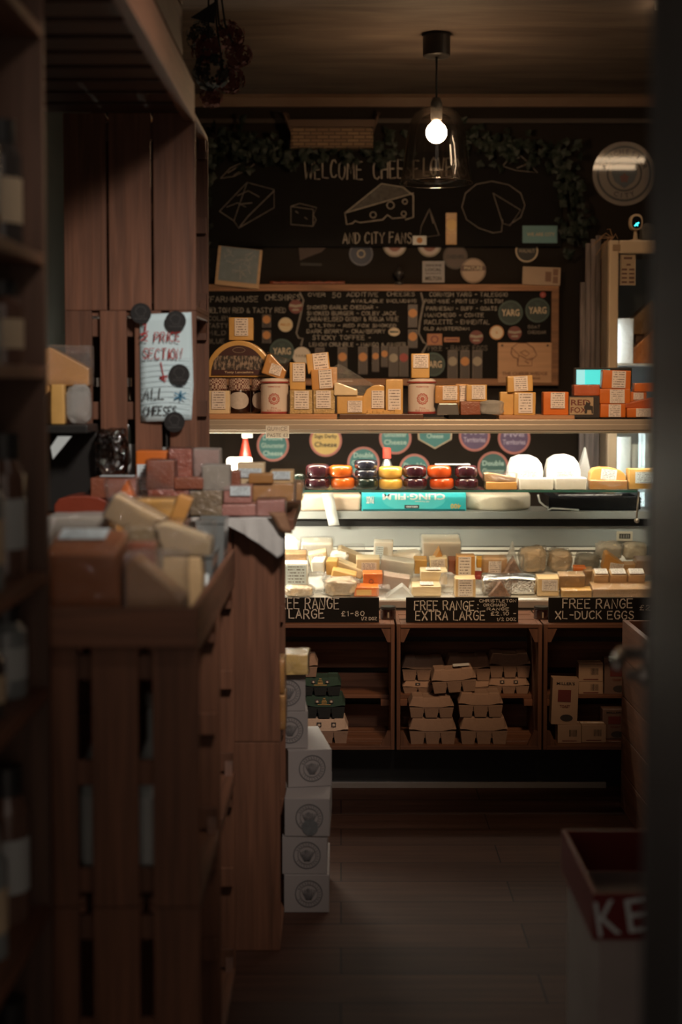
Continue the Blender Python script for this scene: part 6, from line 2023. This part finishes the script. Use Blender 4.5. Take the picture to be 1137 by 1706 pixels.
item('black_bag', (154, 712, 214, 800), 3.56, 0.07, film('smoky_bag', tint=(0.45, 0.42, 0.40), gloss=0.5, bump=0.9, bscale=20), 'smoky crumpled film bag leaning on the wall crate planks', 'bag', cat='bag', base=ZT + 0.09)

# the tray on the near tower
TR0 = 0.955
tr = thing('wooden_tray', 'shallow wooden tray of reduced cheese on the near crate tower', 'tray', (0, 0, 0))
zr = W(300, 1010, 2.52).z
obj('front_board', box(NX0 - 0.06, NX1, 2.50, 2.514, TR0 - 0.001, zr, 0.002), WX, tr)
obj('side_board', box(NX1 - 0.012, NX1, 2.514, 3.40, TR0 - 0.001, zr, 0.002), WY, tr)
obj('side_board', box(NX0 - 0.06, NX0 - 0.048, 2.514, 3.40, TR0 - 0.001, zr, 0.002), WY, tr)
obj('back_board', box(NX0 - 0.048, NX1 - 0.012, 3.388, 3.40, TR0 - 0.001, zr, 0.002), WX, tr)
obj('tray_base', box(NX0 - 0.048, NX1 - 0.012, 2.514, 3.388, TR0, TR0 + 0.008), WX, tr)
ZB = TR0 + 0.010
ZH = zr - 0.012
tubg = plain('grey_tray_plastic', (0.20, 0.22, 0.22), 0.3, coat=0.6)
item('orange_cheese_brick', (76, 903, 200, 1004), 2.535, 0.13, ch('dull_orange', (0.40, 0.15, 0.065)), 'large dull orange wrapped brick with a white top label in the tray', top=(0.1, 0.45, 0.75, 0.9), base=ZB + 0.016, rot=(12, 0, 0), film_=CLEAR, bev=0.012)
item('wrapped_orange_wedge', (208, 930, 304, 1004), 2.545, 0.10, ch('orange_tan', (0.46, 0.22, 0.08)), 'film wrapped orange and tan wedge beside the large brick', 'slope', base=ZB, film_=BAG)


def open_tub(rect, Y, d, label, mat, base):
    a_, b2 = W(rect[0], rect[1], Y), W(rect[2], rect[3], Y)
    w, h = b2.x - a_.x, a_.z - base
    t = thing('plastic_tub', label, 'tub', ((a_.x + b2.x) / 2, Y + d / 2, base))
    bm = bmesh.new()
    c = [(-1, -1), (1, -1), (1, 1), (-1, 1)]
    lv = []
    for s, z in ((0.86, 0), (1.0, h), (1.06, h), (1.06, h - 0.006), (1.015, h - 0.007), (0.88, 0.0)):
        lv.append([bm.verts.new((sx * s * w / 2.12, sy * s * d / 2.12, z)) for sx, sy in c])
    for l0, l1 in zip(lv, lv[1:]):
        for i in range(4):
            j = (i + 1) % 4
            bm.faces.new((l0[i], l0[j], l1[j], l1[i]))
    bm.faces.new(lv[0])
    obj('tub_body', bm, mat, t)
    return t


open_tub((296, 924, 356, 985), 2.98, 0.15, 'grey plastic tub with a bright rim at the tray edge', tubg, ZB)
open_tub((326, 868, 375, 905), 3.22, 0.13, 'small grey plastic tub further along the tray edge', tubg, ZB + 0.001)
item('tub_highlight_card', (312, 955, 346, 978), 2.90, 0.004, plain('bluish_white_card', (0.66, 0.74, 0.76), 0.5), 'added pale card standing in for the highlight on the grey tub', base=ZB, rot=(-30, 0, 0), cat='card', bev=0.001)  # pale bluish card added as the painted highlight of the tub
item('pale_cheese_wedge', (258, 872, 350, 926), 2.80, 0.09, CREAM, 'pale creamy wedge in clear film beside the grey tub', 'slope', film_=CLEAR, base=W(300, 926, 2.80).z)
item('cream_cheese_slab', (262, 928, 336, 985), 2.80, 0.09, PALE, 'pale slab supporting the creamy wedge in the tray', base=ZB)
item('olive_cheese_slab', (205, 880, 275, 935), 2.80, 0.05, OLIVE, 'dim olive slab under the leaning pale wedge', base=ZB)
item('bagged_pale_wedge', (176, 842, 268, 886), 2.98, 0.08, PALE, 'pale wedge in clear film leaning down towards the tub', film_=BAG, rot=(0, 28, 0))
item('tan_cheese_block', (196, 832, 290, 870), 3.16, 0.09, GOLD, 'tan cheese block with cut face behind the leaning wedge', base=W(230, 868, 3.16).z, film_=CLEAR)
item('tan_cheese_block', (190, 866, 300, 915), 3.14, 0.10, AMBER, 'amber cheese block supporting the tan block in the tray', base=ZB)
item('orange_cheese_wedge', (176, 800, 238, 858), 3.24, 0.05, ORANGE, 'bright orange wedge standing up behind the bagged pale wedge', 'tri', film_=CLEAR, base=W(230, 862, 3.24).z)
item('orange_cheese_slab', (160, 858, 240, 905), 3.26, 0.07, REDOR, 'red orange slab supporting the orange wedge', base=ZB)
item('grey_cheese_slab', (80, 864, 180, 905), 3.05, 0.10, OLIVE, 'greyish film covered slab at the shelf side of the tray', film_=MILK, base=ZB)
item('orange_cheese_piece', (288, 826, 312, 870), 3.10, 0.05, AMBER, 'small amber piece beside the tan cheese block', base=W(230, 875, 3.2).z, rot=(0, 20, 0))
item('dark_cheese_block', (205, 905, 258, 950), 2.70, 0.05, BROWN, 'dark brown block hidden between orange brick and pale wedge', base=ZB)

# white boxes stacked on the floor
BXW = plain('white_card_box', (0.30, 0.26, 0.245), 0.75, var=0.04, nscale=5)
BXT = plain('stamped_grey', (0.085, 0.078, 0.08), 0.8)
bw, bd, bh = 0.121, 0.27, 0.1025


def white_box(x, y, z, rz, lb, smudge=False, w=bw):
    t = thing('white_box', lb, 'box', (x, y, z), (0, 0, math.radians(rz)), 'white stamped boxes on the floor')
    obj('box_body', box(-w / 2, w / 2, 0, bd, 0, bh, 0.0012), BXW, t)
    bm = bmesh.new()
    ring(bm, 0.0345, 0.037, -0.0012, 48)
    ring(bm, 0.0235, 0.025, -0.0012, 40)
    ob = obj('stamp_ring', bm, BXT, t, (0.006, 0, bh * 0.5))
    bm = bmesh.new()
    for k in range(22):
        an = math.radians(-60 + k * 300 / 21 - 90)
        c0, c1_ = 0.0275, 0.0315
        ribbon(bm, [(c0 * math.cos(an), c0 * math.sin(an)), (c1_ * math.cos(an + 0.06), c1_ * math.sin(an + 0.06))], 0.0016, -0.0012)
    obj('stamp_lettering', bm, BXT, t, (0.006, 0, bh * 0.5))
    bm = bmesh.new()
    for k in range(9):
        x_ = -0.016 + k * 0.004
        ribbon(bm, [(x_ * 0.4, -0.016), (x_, 0.002), (x_ * 1.1 + 0.002 * math.sin(k), 0.014 - abs(x_) * 0.3)], 0.0024, -0.0013)
    obj('stamp_sheaf', bm, plain('stamp_grey', (0.10, 0.09, 0.09), 0.8), t, (0.006, 0, bh * 0.5))
    if smudge:
        bm = bmesh.new()
        disc(bm, 0.022, -0.0017, -0.0006, 24)
        obj('dark_smudge', bm, plain('smudge', (0.12, 0.12, 0.12), 0.8, var=0.5, nscale=70), t, (0.008, 0, bh * 0.24))
    return t


xb = lambda px, Y: W(px, 1400, Y).x
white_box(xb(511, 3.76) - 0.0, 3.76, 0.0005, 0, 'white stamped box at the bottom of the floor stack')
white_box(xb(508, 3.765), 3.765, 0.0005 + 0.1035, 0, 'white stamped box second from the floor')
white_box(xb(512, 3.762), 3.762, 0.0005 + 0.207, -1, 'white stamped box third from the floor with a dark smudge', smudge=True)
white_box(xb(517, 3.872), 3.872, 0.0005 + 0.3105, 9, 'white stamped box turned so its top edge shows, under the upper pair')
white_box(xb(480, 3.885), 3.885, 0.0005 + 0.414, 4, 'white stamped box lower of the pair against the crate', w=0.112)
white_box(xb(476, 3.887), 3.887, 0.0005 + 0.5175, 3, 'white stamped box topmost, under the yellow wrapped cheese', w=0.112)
item('yellow_wrapped_cheese', (461, 1091, 514, 1119), 3.87, 0.10, plain('yellow_wrapped', (0.74, 0.50, 0.18), 0.35, coat=1.0, bump=0.7, bscale=18), 'bright yellow film wrapped cheese lying on the white box stack', film_=CLEAR, base=0.0005 + 0.5175 + bh + 0.0015, amp=0.004)

# ------------------------------------------------------------------ overhead shelf with stored crate
oh = thing('overhead_shelf', 'slatted wooden shelf overhead fixed to the side wall, seen from beneath', 'shelf', (0, 0, 0))
zo = W(303, 190, 3.64).z
OX1 = W(308, 190, 3.66).x
bm = bmesh.new()
n = 9
for k in range(n):
    y0_ = 2.46 + k * (3.66 - 2.46) / n
    bx(bm, XL + 0.002, OX1, y0_, y0_ + (3.66 - 2.46) / n - 0.034, zo + 0.002, zo + 0.016, 0.0015)
obj('slat_deck', bm, DX, oh)
obj('edge_beam', box(OX1 + 0.001, OX1 + 0.028, 2.46, 3.635, zo - 0.020, zo + 0.075, 0.002), WY, oh)
oc = thing('storage_crate', 'dark wooden storage crate lying on the overhead shelf', 'crate', (0, 0, 0))
bm = bmesh.new()
for k in range(3):
    bx(bm, OX1 - 0.014, OX1 - 0.002, 2.48, 3.64, zo + 0.02 + k * 0.125, zo + 0.02 + k * 0.125 + 0.115, 0.002)
obj('side_panel', bm, DY, oc)
obj('bottom_panel', box(XL + 0.05, OX1 - 0.0145, 2.48, 3.64, zo + 0.0175, zo + 0.03), DX, oc)
bm = bmesh.new()
for k in range(3):
    bx(bm, XL + 0.05, OX1 - 0.0145, 3.625, 3.638, zo + 0.032 + k * 0.12, zo + 0.032 + k * 0.12 + 0.11, 0.002)
obj('end_panel', bm, DX, oc)

# dried flowers hanging at the end of the shelf
def flower_head(r, seed):
    bm = bmesh.new()
    rnd = random.Random(seed)
    for k in range(70):
        d_ = Vector((rnd.gauss(0, 1), rnd.gauss(0, 1), rnd.gauss(0, 1))).normalized()
        p = d_ * r * rnd.uniform(0.72, 1.0)
        u = d_.orthogonal().normalized()
        v = d_.cross(u)
        an = rnd.uniform(0, PI)
        for q_ in range(4):
            a_ = an + q_ * PI / 2
            e = u * math.cos(a_) + v * math.sin(a_)
            s_ = d_.cross(e)
            L_ = r * 0.26
            vs_ = [bm.verts.new(p), bm.verts.new(p + e * L_ * 0.6 + s_ * L_ * 0.42 + d_ * 0.1 * L_), bm.verts.new(p + e * L_), bm.verts.new(p + e * L_ * 0.6 - s_ * L_ * 0.42 + d_ * 0.1 * L_)]
            bm.faces.new(vs_)
    return bm


YFW = 4.0
FLR = plain('dried_red_petal', (0.18, 0.055, 0.042), 0.9, var=0.4)
FLB = plain('dried_grey_leaf', (0.05, 0.050, 0.045), 0.9, var=0.3)
p0 = W(350, 40, YFW)
fl = thing('dried_flower_bunch', 'bunch of dried red brown hydrangeas hung from the ceiling by the overhead shelf', 'dried flowers', (0, 0, 0))
bm = bmesh.new()
for cx_, cy_ in ((345, 60), (380, 60), (400, 100), (372, 120), (345, 150)):
    tube(bm, [Vector((p0.x, YFW, CEIL - 0.001)), W((350 + cx_) / 2, 40, YFW), W(cx_, cy_, YFW)], 0.003, 6)
obj('stem', bm, FLB, fl)
for k, (cx_, cy_, r, mt) in enumerate(((352, 118, 32, FLB), (335, 62, 26, FLB), (382, 58, 27, FLR), (398, 92, 24, FLR), (384, 132, 25, FLR), (352, 162, 20, FLR), (345, 85, 26, FLR))):
    obj('flower_head', flower_head(M(r, YFW), k), mt, fl, W(cx_, cy_, YFW + (k % 3 - 1) * 0.04))
bm = bmesh.new()
pts = [W(318, 30, YFW), W(359, 3, YFW), W(358, 40, YFW)]
prism([(p.x, p.z) for p in pts], YFW - 0.004, YFW, bm=bm)
obj('dark_leaf', bm, FLB, fl)

# ivy over the welcome board
IVY = plain('dark_ivy', (0.014, 0.021, 0.013), 0.55, var=0.5, nscale=50)


def ivy(label, path, n, spread_px, seed):
    rnd = random.Random(seed)
    Y = YB - 0.02
    P_ = [W(x, y, Y) for x, y in path]
    t = thing('ivy_garland', label, 'ivy', (0, 0, 0))
    bm = bmesh.new()
    fine = []
    for a_, b2 in zip(P_, P_[1:]):
        for k in range(6):
            fine.append(a_.lerp(b2, k / 6) + Vector((0, 0, 0.006 * math.sin(len(fine) * 1.3))))
    fine.append(P_[-1])
    tube(bm, fine, 0.003, 6)
    for v in bm.verts:
        v.co.y = min(v.co.y, YB - 0.003)
    obj('vine', bm, IVY, t)
    bm = bmesh.new()
    for k in range(n):
        c = fine[int(rnd.random() * len(fine)) % len(fine)] + Vector((rnd.gauss(0, 1) * M(spread_px, Y) * 0.5, -rnd.uniform(0, 0.05), rnd.gauss(0, 1) * M(spread_px, Y) * 0.5))
        r = rnd.uniform(0.016, 0.030)
        R3 = Euler((rnd.uniform(-0.7, 0.7), rnd.uniform(-PI, PI), rnd.uniform(-0.7, 0.7))).to_matrix()
        ol_ = [(0, -0.9), (0.55, -0.55), (1.0, -0.1), (0.5, 0.1), (0.45, 0.55), (0, 1.15), (-0.45, 0.55), (-0.5, 0.1), (-1.0, -0.1), (-0.55, -0.55)]
        ctr = bm.verts.new(c + R3 @ Vector((0, -0.15 * r, 0)))
        vs_ = [bm.verts.new(c + R3 @ Vector((x * r, 0.12 * r * abs(x), z * r))) for x, z in ol_]
        for i in range(len(vs_)):
            bm.faces.new((ctr, vs_[i], vs_[(i + 1) % len(vs_)]))
    for v in bm.verts:
        v.co.y = min(v.co.y, YB - 0.002)
    obj('foliage', bm, IVY, t)


ivy('dark ivy garland along the top of the welcome board under the basket', [(336, 262), (360, 246), (400, 250), (440, 256), (480, 252), (520, 250), (570, 246), (620, 254), (660, 246)], 200, 30, 3)
ivy('dark ivy garland over the welcome board beyond the pendant lamp', [(780, 236), (830, 246), (880, 250), (930, 258)], 90, 26, 4)
ivy('dark ivy trail down beside the welcome board towards the fridge', [(938, 268), (950, 320), (955, 370), (965, 410)], 80, 26, 5)
ivy('dark ivy trail down behind the wall crates beside the picture', [(338, 270), (336, 330), (338, 400), (336, 460)], 60, 16, 6)

# wooden basket on the welcome board
YK = YW - 0.11
bk = thing('wicker_basket', 'wide shallow basket with raised handles on the wall above the ivy', 'basket', (0, 0, 0))


def wicker():
    m, nt, b = nt_new('woven_wicker')
    tc = add(nt, 'ShaderNodeTexCoord')
    mp = add(nt, 'ShaderNodeMapping')
    mp.inputs['Rotation'].default_value = (PI / 2, 0, 0)
    nt.links.new(tc.outputs['Object'], mp.inputs['Vector'])
    br = add(nt, 'ShaderNodeTexBrick')
    br.inputs['Scale'].default_value = 1.0
    br.inputs['Brick Width'].default_value = 0.055
    br.inputs['Row Height'].default_value = 0.016
    br.inputs['Mortar Size'].default_value = 0.0022
    br.inputs['Color1'].default_value = (0.24, 0.15, 0.085, 1)
    br.inputs['Color2'].default_value = (0.17, 0.10, 0.06, 1)
    br.inputs['Mortar'].default_value = (0.06, 0.035, 0.022, 1)
    nt.links.new(mp.outputs[0], br.inputs['Vector'])
    nt.links.new(br.outputs['Color'], b.inputs['Base Color'])
    b.inputs['Roughness'].default_value = 0.8
    return m


WK = wicker()
x0, x1, z0, z1 = rectp(484, 212, 622, 250, YK)
xr0, xr1, zr0, zr1 = rectp(476, 200, 630, 213, YK)
z0 = W(568, 251, YB).z
obj('woven_front', prism([(x0 + 0.01, z0 + 0.002), (x1 - 0.01, z0 + 0.002), (x1, z1), (x0, z1)], YK, YK + 0.01), WK, bk)
bm = box(x0, x1, YK + 0.01, YW - 0.002, z0 + 0.001, z0 + 0.009)
bx(bm, x0, x0 + 0.01, YK + 0.01, YW - 0.002, z0 + 0.009, z1)
bx(bm, x1 - 0.01, x1, YK + 0.01, YW - 0.002, z0 + 0.009, z1)
bx(bm, x0 + 0.01, x1 - 0.01, YW - 0.012, YW - 0.002, z0 + 0.009, z1)
obj('basket_body', bm, WK, bk)
RIMM = plain('dark_basket_rim', (0.095, 0.055, 0.036), 0.7)
bm = prism([(x0 - 0.004, z1 + 0.001), (x1 + 0.004, z1 + 0.001), (xr1 - 0.012, zr1), (xr0 + 0.012, zr1)], YK - 0.012, YK + 0.004)
obj('basket_rim', bm, RIMM, bk)
for sx, xe in ((-1, 474), (1, 632)):
    a = W(xe, 189, YK)
    b_ = W(484 if sx < 0 else 622, 216, YK)
    bm = bmesh.new()
    tube(bm, [b_, (a.lerp(b_, 0.5)), a, a + Vector((-sx * 0.012, 0.05, 0.004)), b_ + Vector((0, 0.09, 0))], 0.0075, 8)
    obj('basket_handle', bm, RIMM, bk, smooth=True)

# ------------------------------------------------------------------ tall fridge, plank screen and what stands on top
YR = 5.95
FX0 = W(1015, 500, YR).x
FX1 = FX0 + 0.60
FT = W(1015, 400, YR).z
fr = thing('drinks_fridge', 'tall cream framed glass door fridge with lit shelves at the wall', 'fridge', (0, 0, 0))
CRM = plain('cream_enamel', (0.56, 0.42, 0.28), 0.4, coat=0.3, var=0.04)
FIN = plain('fridge_liner', (0.40, 0.42, 0.44), 0.5)
bm = box(FX0, FX0 + 0.02, YR + 0.04, YR + 0.58, 0.02, FT)
bx(bm, FX1 - 0.02, FX1, YR + 0.04, YR + 0.58, 0.02, FT)
bx(bm, FX0 + 0.02, FX1 - 0.02, YR + 0.04, YR + 0.58, FT - 0.03, FT)
bx(bm, FX0 + 0.02, FX1 - 0.02, YR + 0.04, YR + 0.58, 0.02, 0.12)
obj('cabinet', bm, plain('fridge_outside', (0.22, 0.16, 0.11), 0.5), fr)
obj('cabinet_back', box(FX0 + 0.02, FX1 - 0.02, YR + 0.56, YR + 0.58, 0.12, FT - 0.03), FIN, fr)
fw = M(16, YR)
bm = box(FX0, FX0 + fw, YR, YR + 0.038, 0.08, FT, 0.006)
bx(bm, FX1 - fw, FX1, YR, YR + 0.038, 0.08, FT, 0.006)
bx(bm, FX0 + fw, FX1 - fw, YR, YR + 0.038, FT - M(22, YR), FT, 0.006)
bx(bm, FX0 + fw, FX1 - fw, YR, YR + 0.038, 0.08, 0.16, 0.006)
dr = obj('door', bm, CRM, fr)
obj('door_glass', box(FX0 + fw, FX1 - fw, YR + 0.016, YR + 0.022, 0.16, FT - M(22, YR)), GLASS, dr)
obj('frame_badge', box(FX0 + 0.014, FX0 + 0.046, YR - 0.0012, YR - 0.0002, FT - 0.045, FT - 0.018), plain('badge_brown', (0.30, 0.19, 0.11), 0.5), dr)
bm = bmesh.new()
shz = [W(1040, y, YR + 0.1).z for y in (606, 790, 960)]
for z in shz:
    bx(bm, FX0 + 0.022, FX1 - 0.022, YR + 0.06, YR + 0.55, z - 0.008, z, 0.002)
obj('fridge_shelf', bm, WHITE, fr)
bm = box(FX0 + 0.03, FX0 + 0.045, YR + 0.06, YR + 0.075, 0.3, W(1040, 535, YR).z)
obj('light_strip', bm, emit('fridge_strip_glow', (0.85, 0.95, 1.0), FRIDGE_E), fr)
lfl = obj('price_leaflet', box(W(1034, 500, YR).x, W(1060, 500, YR).x, YR + 0.012, YR + 0.0155, W(1040, 475, YR).z, W(1040, 423, YR).z), plain('buff_leaflet2', (0.42, 0.30, 0.19), 0.6), dr)
bm = bmesh.new()
for px, py, ww in ((1047, 430, 12), (1048, 441, 5)):
    stroke_px(bm, [(px - ww / 2, py), (px + ww / 2, py)], 3.5, YR + 0.011)
for k in range(4):
    for px in (1041, 1053):
        stroke_px(bm, [(px - 3.5, 449 + k * 7), (px + 3.5, 449 + k * 7)], 3.2, YR + 0.011)
obj('leaflet_print', bm, plain('leaflet_brown', (0.13, 0.06, 0.04), 0.6), lfl)
item('white_fridge_pack', (1029, 530, 1056, 606), YR + 0.10, 0.10, plain('white_pack_film', (0.82, 0.80, 0.76), 0.4, coat=0.8, bump=0.6), 'bright white pack standing on the top fridge shelf', base=shz[0] + 0.001, cat='pack')
item('brown_fridge_bag', (1055, 500, 1092, 552), YR + 0.22, 0.12, plain('brown_foil_bag', (0.33, 0.17, 0.07), 0.3, coat=1.0, bump=0.9), 'brown shiny bag on the fridge shelf behind the white pack', 'slopel', base=shz[0] + 0.128, cat='bag')
item('orange_fridge_bag', (1056, 548, 1098, 606), YR + 0.11, 0.10, plain('orange_foil_bag', (0.46, 0.14, 0.035), 0.3, coat=1.0, bump=0.9), 'orange brown bag on the top fridge shelf', 'slopel', base=shz[0] + 0.001, cat='bag')
item('brown_fridge_box', (1060, 556, 1096, 606), YR + 0.235, 0.10, plain('brown_box_card', (0.20, 0.10, 0.06), 0.6), 'brown box supporting the shiny bag in the fridge', base=shz[0] + 0.001, cat='box')
for k, (x0_, y0_, x1_, y1_, lb) in enumerate(((1030, 728, 1052, 790, 'bright white wrapped cheese on the second fridge shelf by the frame'), (1053, 740, 1086, 790, 'bright white wrapped cheese on the second fridge shelf, inner one'))):
    item('white_fridge_cheese', (x0_, y0_, x1_, y1_), YR + 0.09 + 0.02 * k, 0.12, plain('white_pack_film', (0.82, 0.80, 0.76), 0.4, coat=0.8, bump=0.6), lb, base=shz[1] + 0.001)
# plank screen
ps_ = thing('plank_screen', 'dark weathered plank screen standing beside the fridge', 'screen', (0, 0, 0))
YPS = 6.12
bm = bmesh.new()
for k in range(4):
    x0_ = W(968 + k * 8.4, 500, YPS).x
    bx(bm, x0_, x0_ + M(8.0, YPS), YPS, YPS + 0.02, 0.0, W(980, (470, 405, 398, 392)[k], YPS).z, 0.002)
for v in bm.verts:
    pass
obj('plank', bm, wood('weathered_planks', (0.12, 0.092, 0.085), 'z', var=0.6), ps_)
obj('batten', box(W(968, 500, YPS).x, W(1001, 500, YPS).x, YPS + 0.0205, YPS + 0.035, 0.9, 0.96), DX, ps_)
# webcam
pc_ = W(1061, 400, YR + 0.06)
wc = thing('webcam', 'small cream security camera with a glowing cyan lens on the fridge', 'camera', (pc_.x, YR + 0.08, FT))
z_ = lambda py: W(1061, py, YR + 0.06).z - FT
obj('camera_foot', lathe([(0, 0), (0.035, 0), (0.033, 0.006), (0.010, 0.012), (0.006, 0.05), (0, 0.05)], 24), CRM, wc, smooth=True)
ol = [(0.027 * math.copysign(abs(math.cos(t)) ** 0.8, math.cos(t)), 0.034 * math.copysign(abs(math.sin(t)) ** 0.8, math.sin(t))) for t in [2 * PI * k / 28 for k in range(28)]]
hd = obj('camera_head', prism(ol, -0.02, 0.02, bev=0.003), CRM, wc, (0, 0, 0.082))
obj('camera_face', prism([(x * 0.74, z * 0.76 - 0.002) for x, z in ol], -0.0225, -0.0205), plain('gloss_black', (0.008, 0.008, 0.010), 0.1, coat=1.0), hd)
bm = bmesh.new()
ribbon(bm, [(-0.008, -0.016), (0.008, -0.004)], 0.005, -0.0230)
ribbon(bm, [(-0.002, -0.006), (0.004, -0.016)], 0.004, -0.0231)
obj('cyan_light', bm, emit('cyan_glow', (0.05, 0.75, 0.80), 3.0), hd)
item('grey_pouch', (1070, 371, 1096, 402), YR + 0.2, 0.08, plain('grey_pouch_cloth', (0.10, 0.095, 0.09), 0.7, bump=0.4), 'grey pouch on the fridge behind the security camera', 'bag', base=FT + 0.001, cat='pouch')
sg = thing('dried_grass_sprig', 'sprig of dried grass drooping off the fridge corner', 'dried grass', (0, 0, 0))
rnd = random.Random(12)
ends = [(985, 412), (994, 425), (999, 396), (1012, 382), (1000, 432), (1030, 398), (990, 405), (1008, 410)]
for ex, ey in ends:
    bm = bmesh.new()
    p0 = W(1022, 397, YR + 0.03)
    p1 = W(ex, ey, YR + 0.02)
    mid = p0.lerp(p1, 0.5) + Vector((0, 0, 0.02))
    tube(bm, [p0, mid, p1], [0.0022, 0.0018, 0.0012], 5)
    obj('grass_stem', bm, plain('dried_grass', (0.26, 0.15, 0.08), 0.9), sg)

# ------------------------------------------------------------------ wooden bin and red banded box by the door
wbn = thing('wooden_bin', 'dark wooden bin standing before the end of the cheese counter', 'bin', (0, 0, 0))
BX0 = W(1037, 1100, 4.72).x
zt = W(1040, 1033, 4.70).z
for k in range(4):
    pass
bm = bmesh.new()
ph = zt / 5
for k in range(5):
    bx(bm, BX0, BX0 + 0.018, 4.28, 4.72, 0.001 + k * ph, 0.001 + (k + 1) * ph - 0.004, 0.002)
obj('side_panel', bm, WY, wbn)
bm = bmesh.new()
for k in range(5):
    bx(bm, BX0 + 0.0185, BX0 + 0.55, 4.28, 4.298, 0.001 + k * ph, 0.001 + (k + 1) * ph - 0.004, 0.002)
obj('front_panel', bm, WX, wbn)
obj('rear_panel', box(BX0 + 0.0185, BX0 + 0.55, 4.702, 4.72, 0.001, zt - 0.004), WX, wbn)
obj('bin_floor', box(BX0 + 0.0185, BX0 + 0.55, 4.2985, 4.7015, 0.05, 0.065), WX, wbn)
KX = W(989, 1530, 2.45).x
kz1, kz0 = W(989, 1489, 2.45).z, W(989, 1566, 2.45).z
kb = thing('display_box', 'tall pale box with a red band of white letters beside the door', 'box', (0, 0, 0))
obj('box_body', box(KX + 0.012, KX + 0.46, 2.455, 2.80, 0.0, kz0 - 0.0005, 0.002), plain('pale_card', (0.34, 0.29, 0.27), 0.7), kb)
bm = box(KX, KX + 0.472, 2.45, 2.458, kz0, kz1)
bx(bm, KX, KX + 0.472, 2.802, 2.81, kz0, kz1)
bx(bm, KX, KX + 0.008, 2.458, 2.802, kz0, kz1)
bx(bm, KX + 0.464, KX + 0.472, 2.458, 2.802, kz0, kz1)
obj('red_band', bm, plain('red_card', (0.15, 0.014, 0.013), 0.5), kb)
for s, x0_, yb, x1_, hp in (('K', 993, 1558, 1032, 58), ('E', 1044, 1552, 1078, 56)):
    p0, p1 = W(x0_, yb, 2.45), W(x1_, yb - hp, 2.45)
    printed(s, plain('white_letter', (0.62, 0.66, 0.66), 0.5), kb, ((p0.x + p1.x) / 2, 2.4485, (p0.z + p1.z) / 2), width=p1.x - p0.x, height=p1.z - p0.z, rot=(0, math.radians(-9), 0), bold=0.0)

# ------------------------------------------------------------------ dark shelving just inside the door
su = thing('wooden_shelving', 'dark wooden shelving unit just inside the door', 'shelving', (0, 0, 0))
SX0, SX1, SY0, SY1 = -0.93, -0.503, 1.56, 2.44
obj('upright_panel', box(SX0, SX1, SY1 - 0.02, SY1, 0, 2.30), DZ, su)
obj('upright_panel', box(SX0, SX1, SY0, SY0 + 0.02, 0, 2.30), DZ, su)
obj('rear_panel', box(SX0 - 0.015, SX0 - 0.001, SY0, SY1, 0, 2.30), DZ, su)
SHZ = (0.14, 0.52, 0.90, 1.10, 1.45, 1.64, 2.02)
for z in SHZ:
    obj('shelf_board', box(SX0, SX1, SY0 + 0.021, SY1 - 0.021, z - 0.02, z, 0.002), WY, su)
rnd = random.Random(5)
cols = [plain('grey_jar', (0.22, 0.24, 0.24), 0.3, coat=0.5), plain('dark_jar_a', (0.06, 0.05, 0.045), 0.2, coat=0.8), plain('brown_jar', (0.13, 0.07, 0.05), 0.2, coat=0.8)]
words_ = {0.14: 'lowest shelf', 0.52: 'second shelf up', 0.90: 'waist height shelf', 1.10: 'shelf level with cheese tray', 1.45: 'shelf at eye level', 1.64: 'shelf above eye level'}
which = ['next to the far upright', 'second from the far upright', 'third from the far upright', 'fourth from the far upright', 'fifth from the far upright']
for z in SHZ[:-1]:
    nxt = SHZ[SHZ.index(z) + 1]
    hmax = min(nxt - 0.02 - z - 0.02, 0.27)
    for k in range(5):
        h = hmax * rnd.uniform(0.75, 0.98)
        r = 0.038
        y = SY1 - 0.085 - k * 0.155
        t = thing('storage_jar', 'jar on the %s of dark shelving, %s' % (words_[z], which[k]), 'jar', (SX1 - 0.06, y, z + 0.0005), group='jars on the dark shelving')
        obj('jar_body', lathe([(0, 0), (r, 0), (r, h * 0.72), (r * 0.7, h * 0.82), (0, h * 0.82)], 40), cols[(k + int(z * 10)) % 3], t, smooth=False)
        obj('jar_lid', lathe([(0, h * 0.8205), (r * 0.74, h * 0.8205), (r * 0.74, h), (0, h)], 40), CAPM if k % 2 else BLACK, t)
        obj('jar_label', lathe([(r * 1.015, h * 0.2), (r * 1.015, h * 0.55)], 40, cap=False), PALEB if (k + int(z * 10)) % 2 else CREAMP, t)
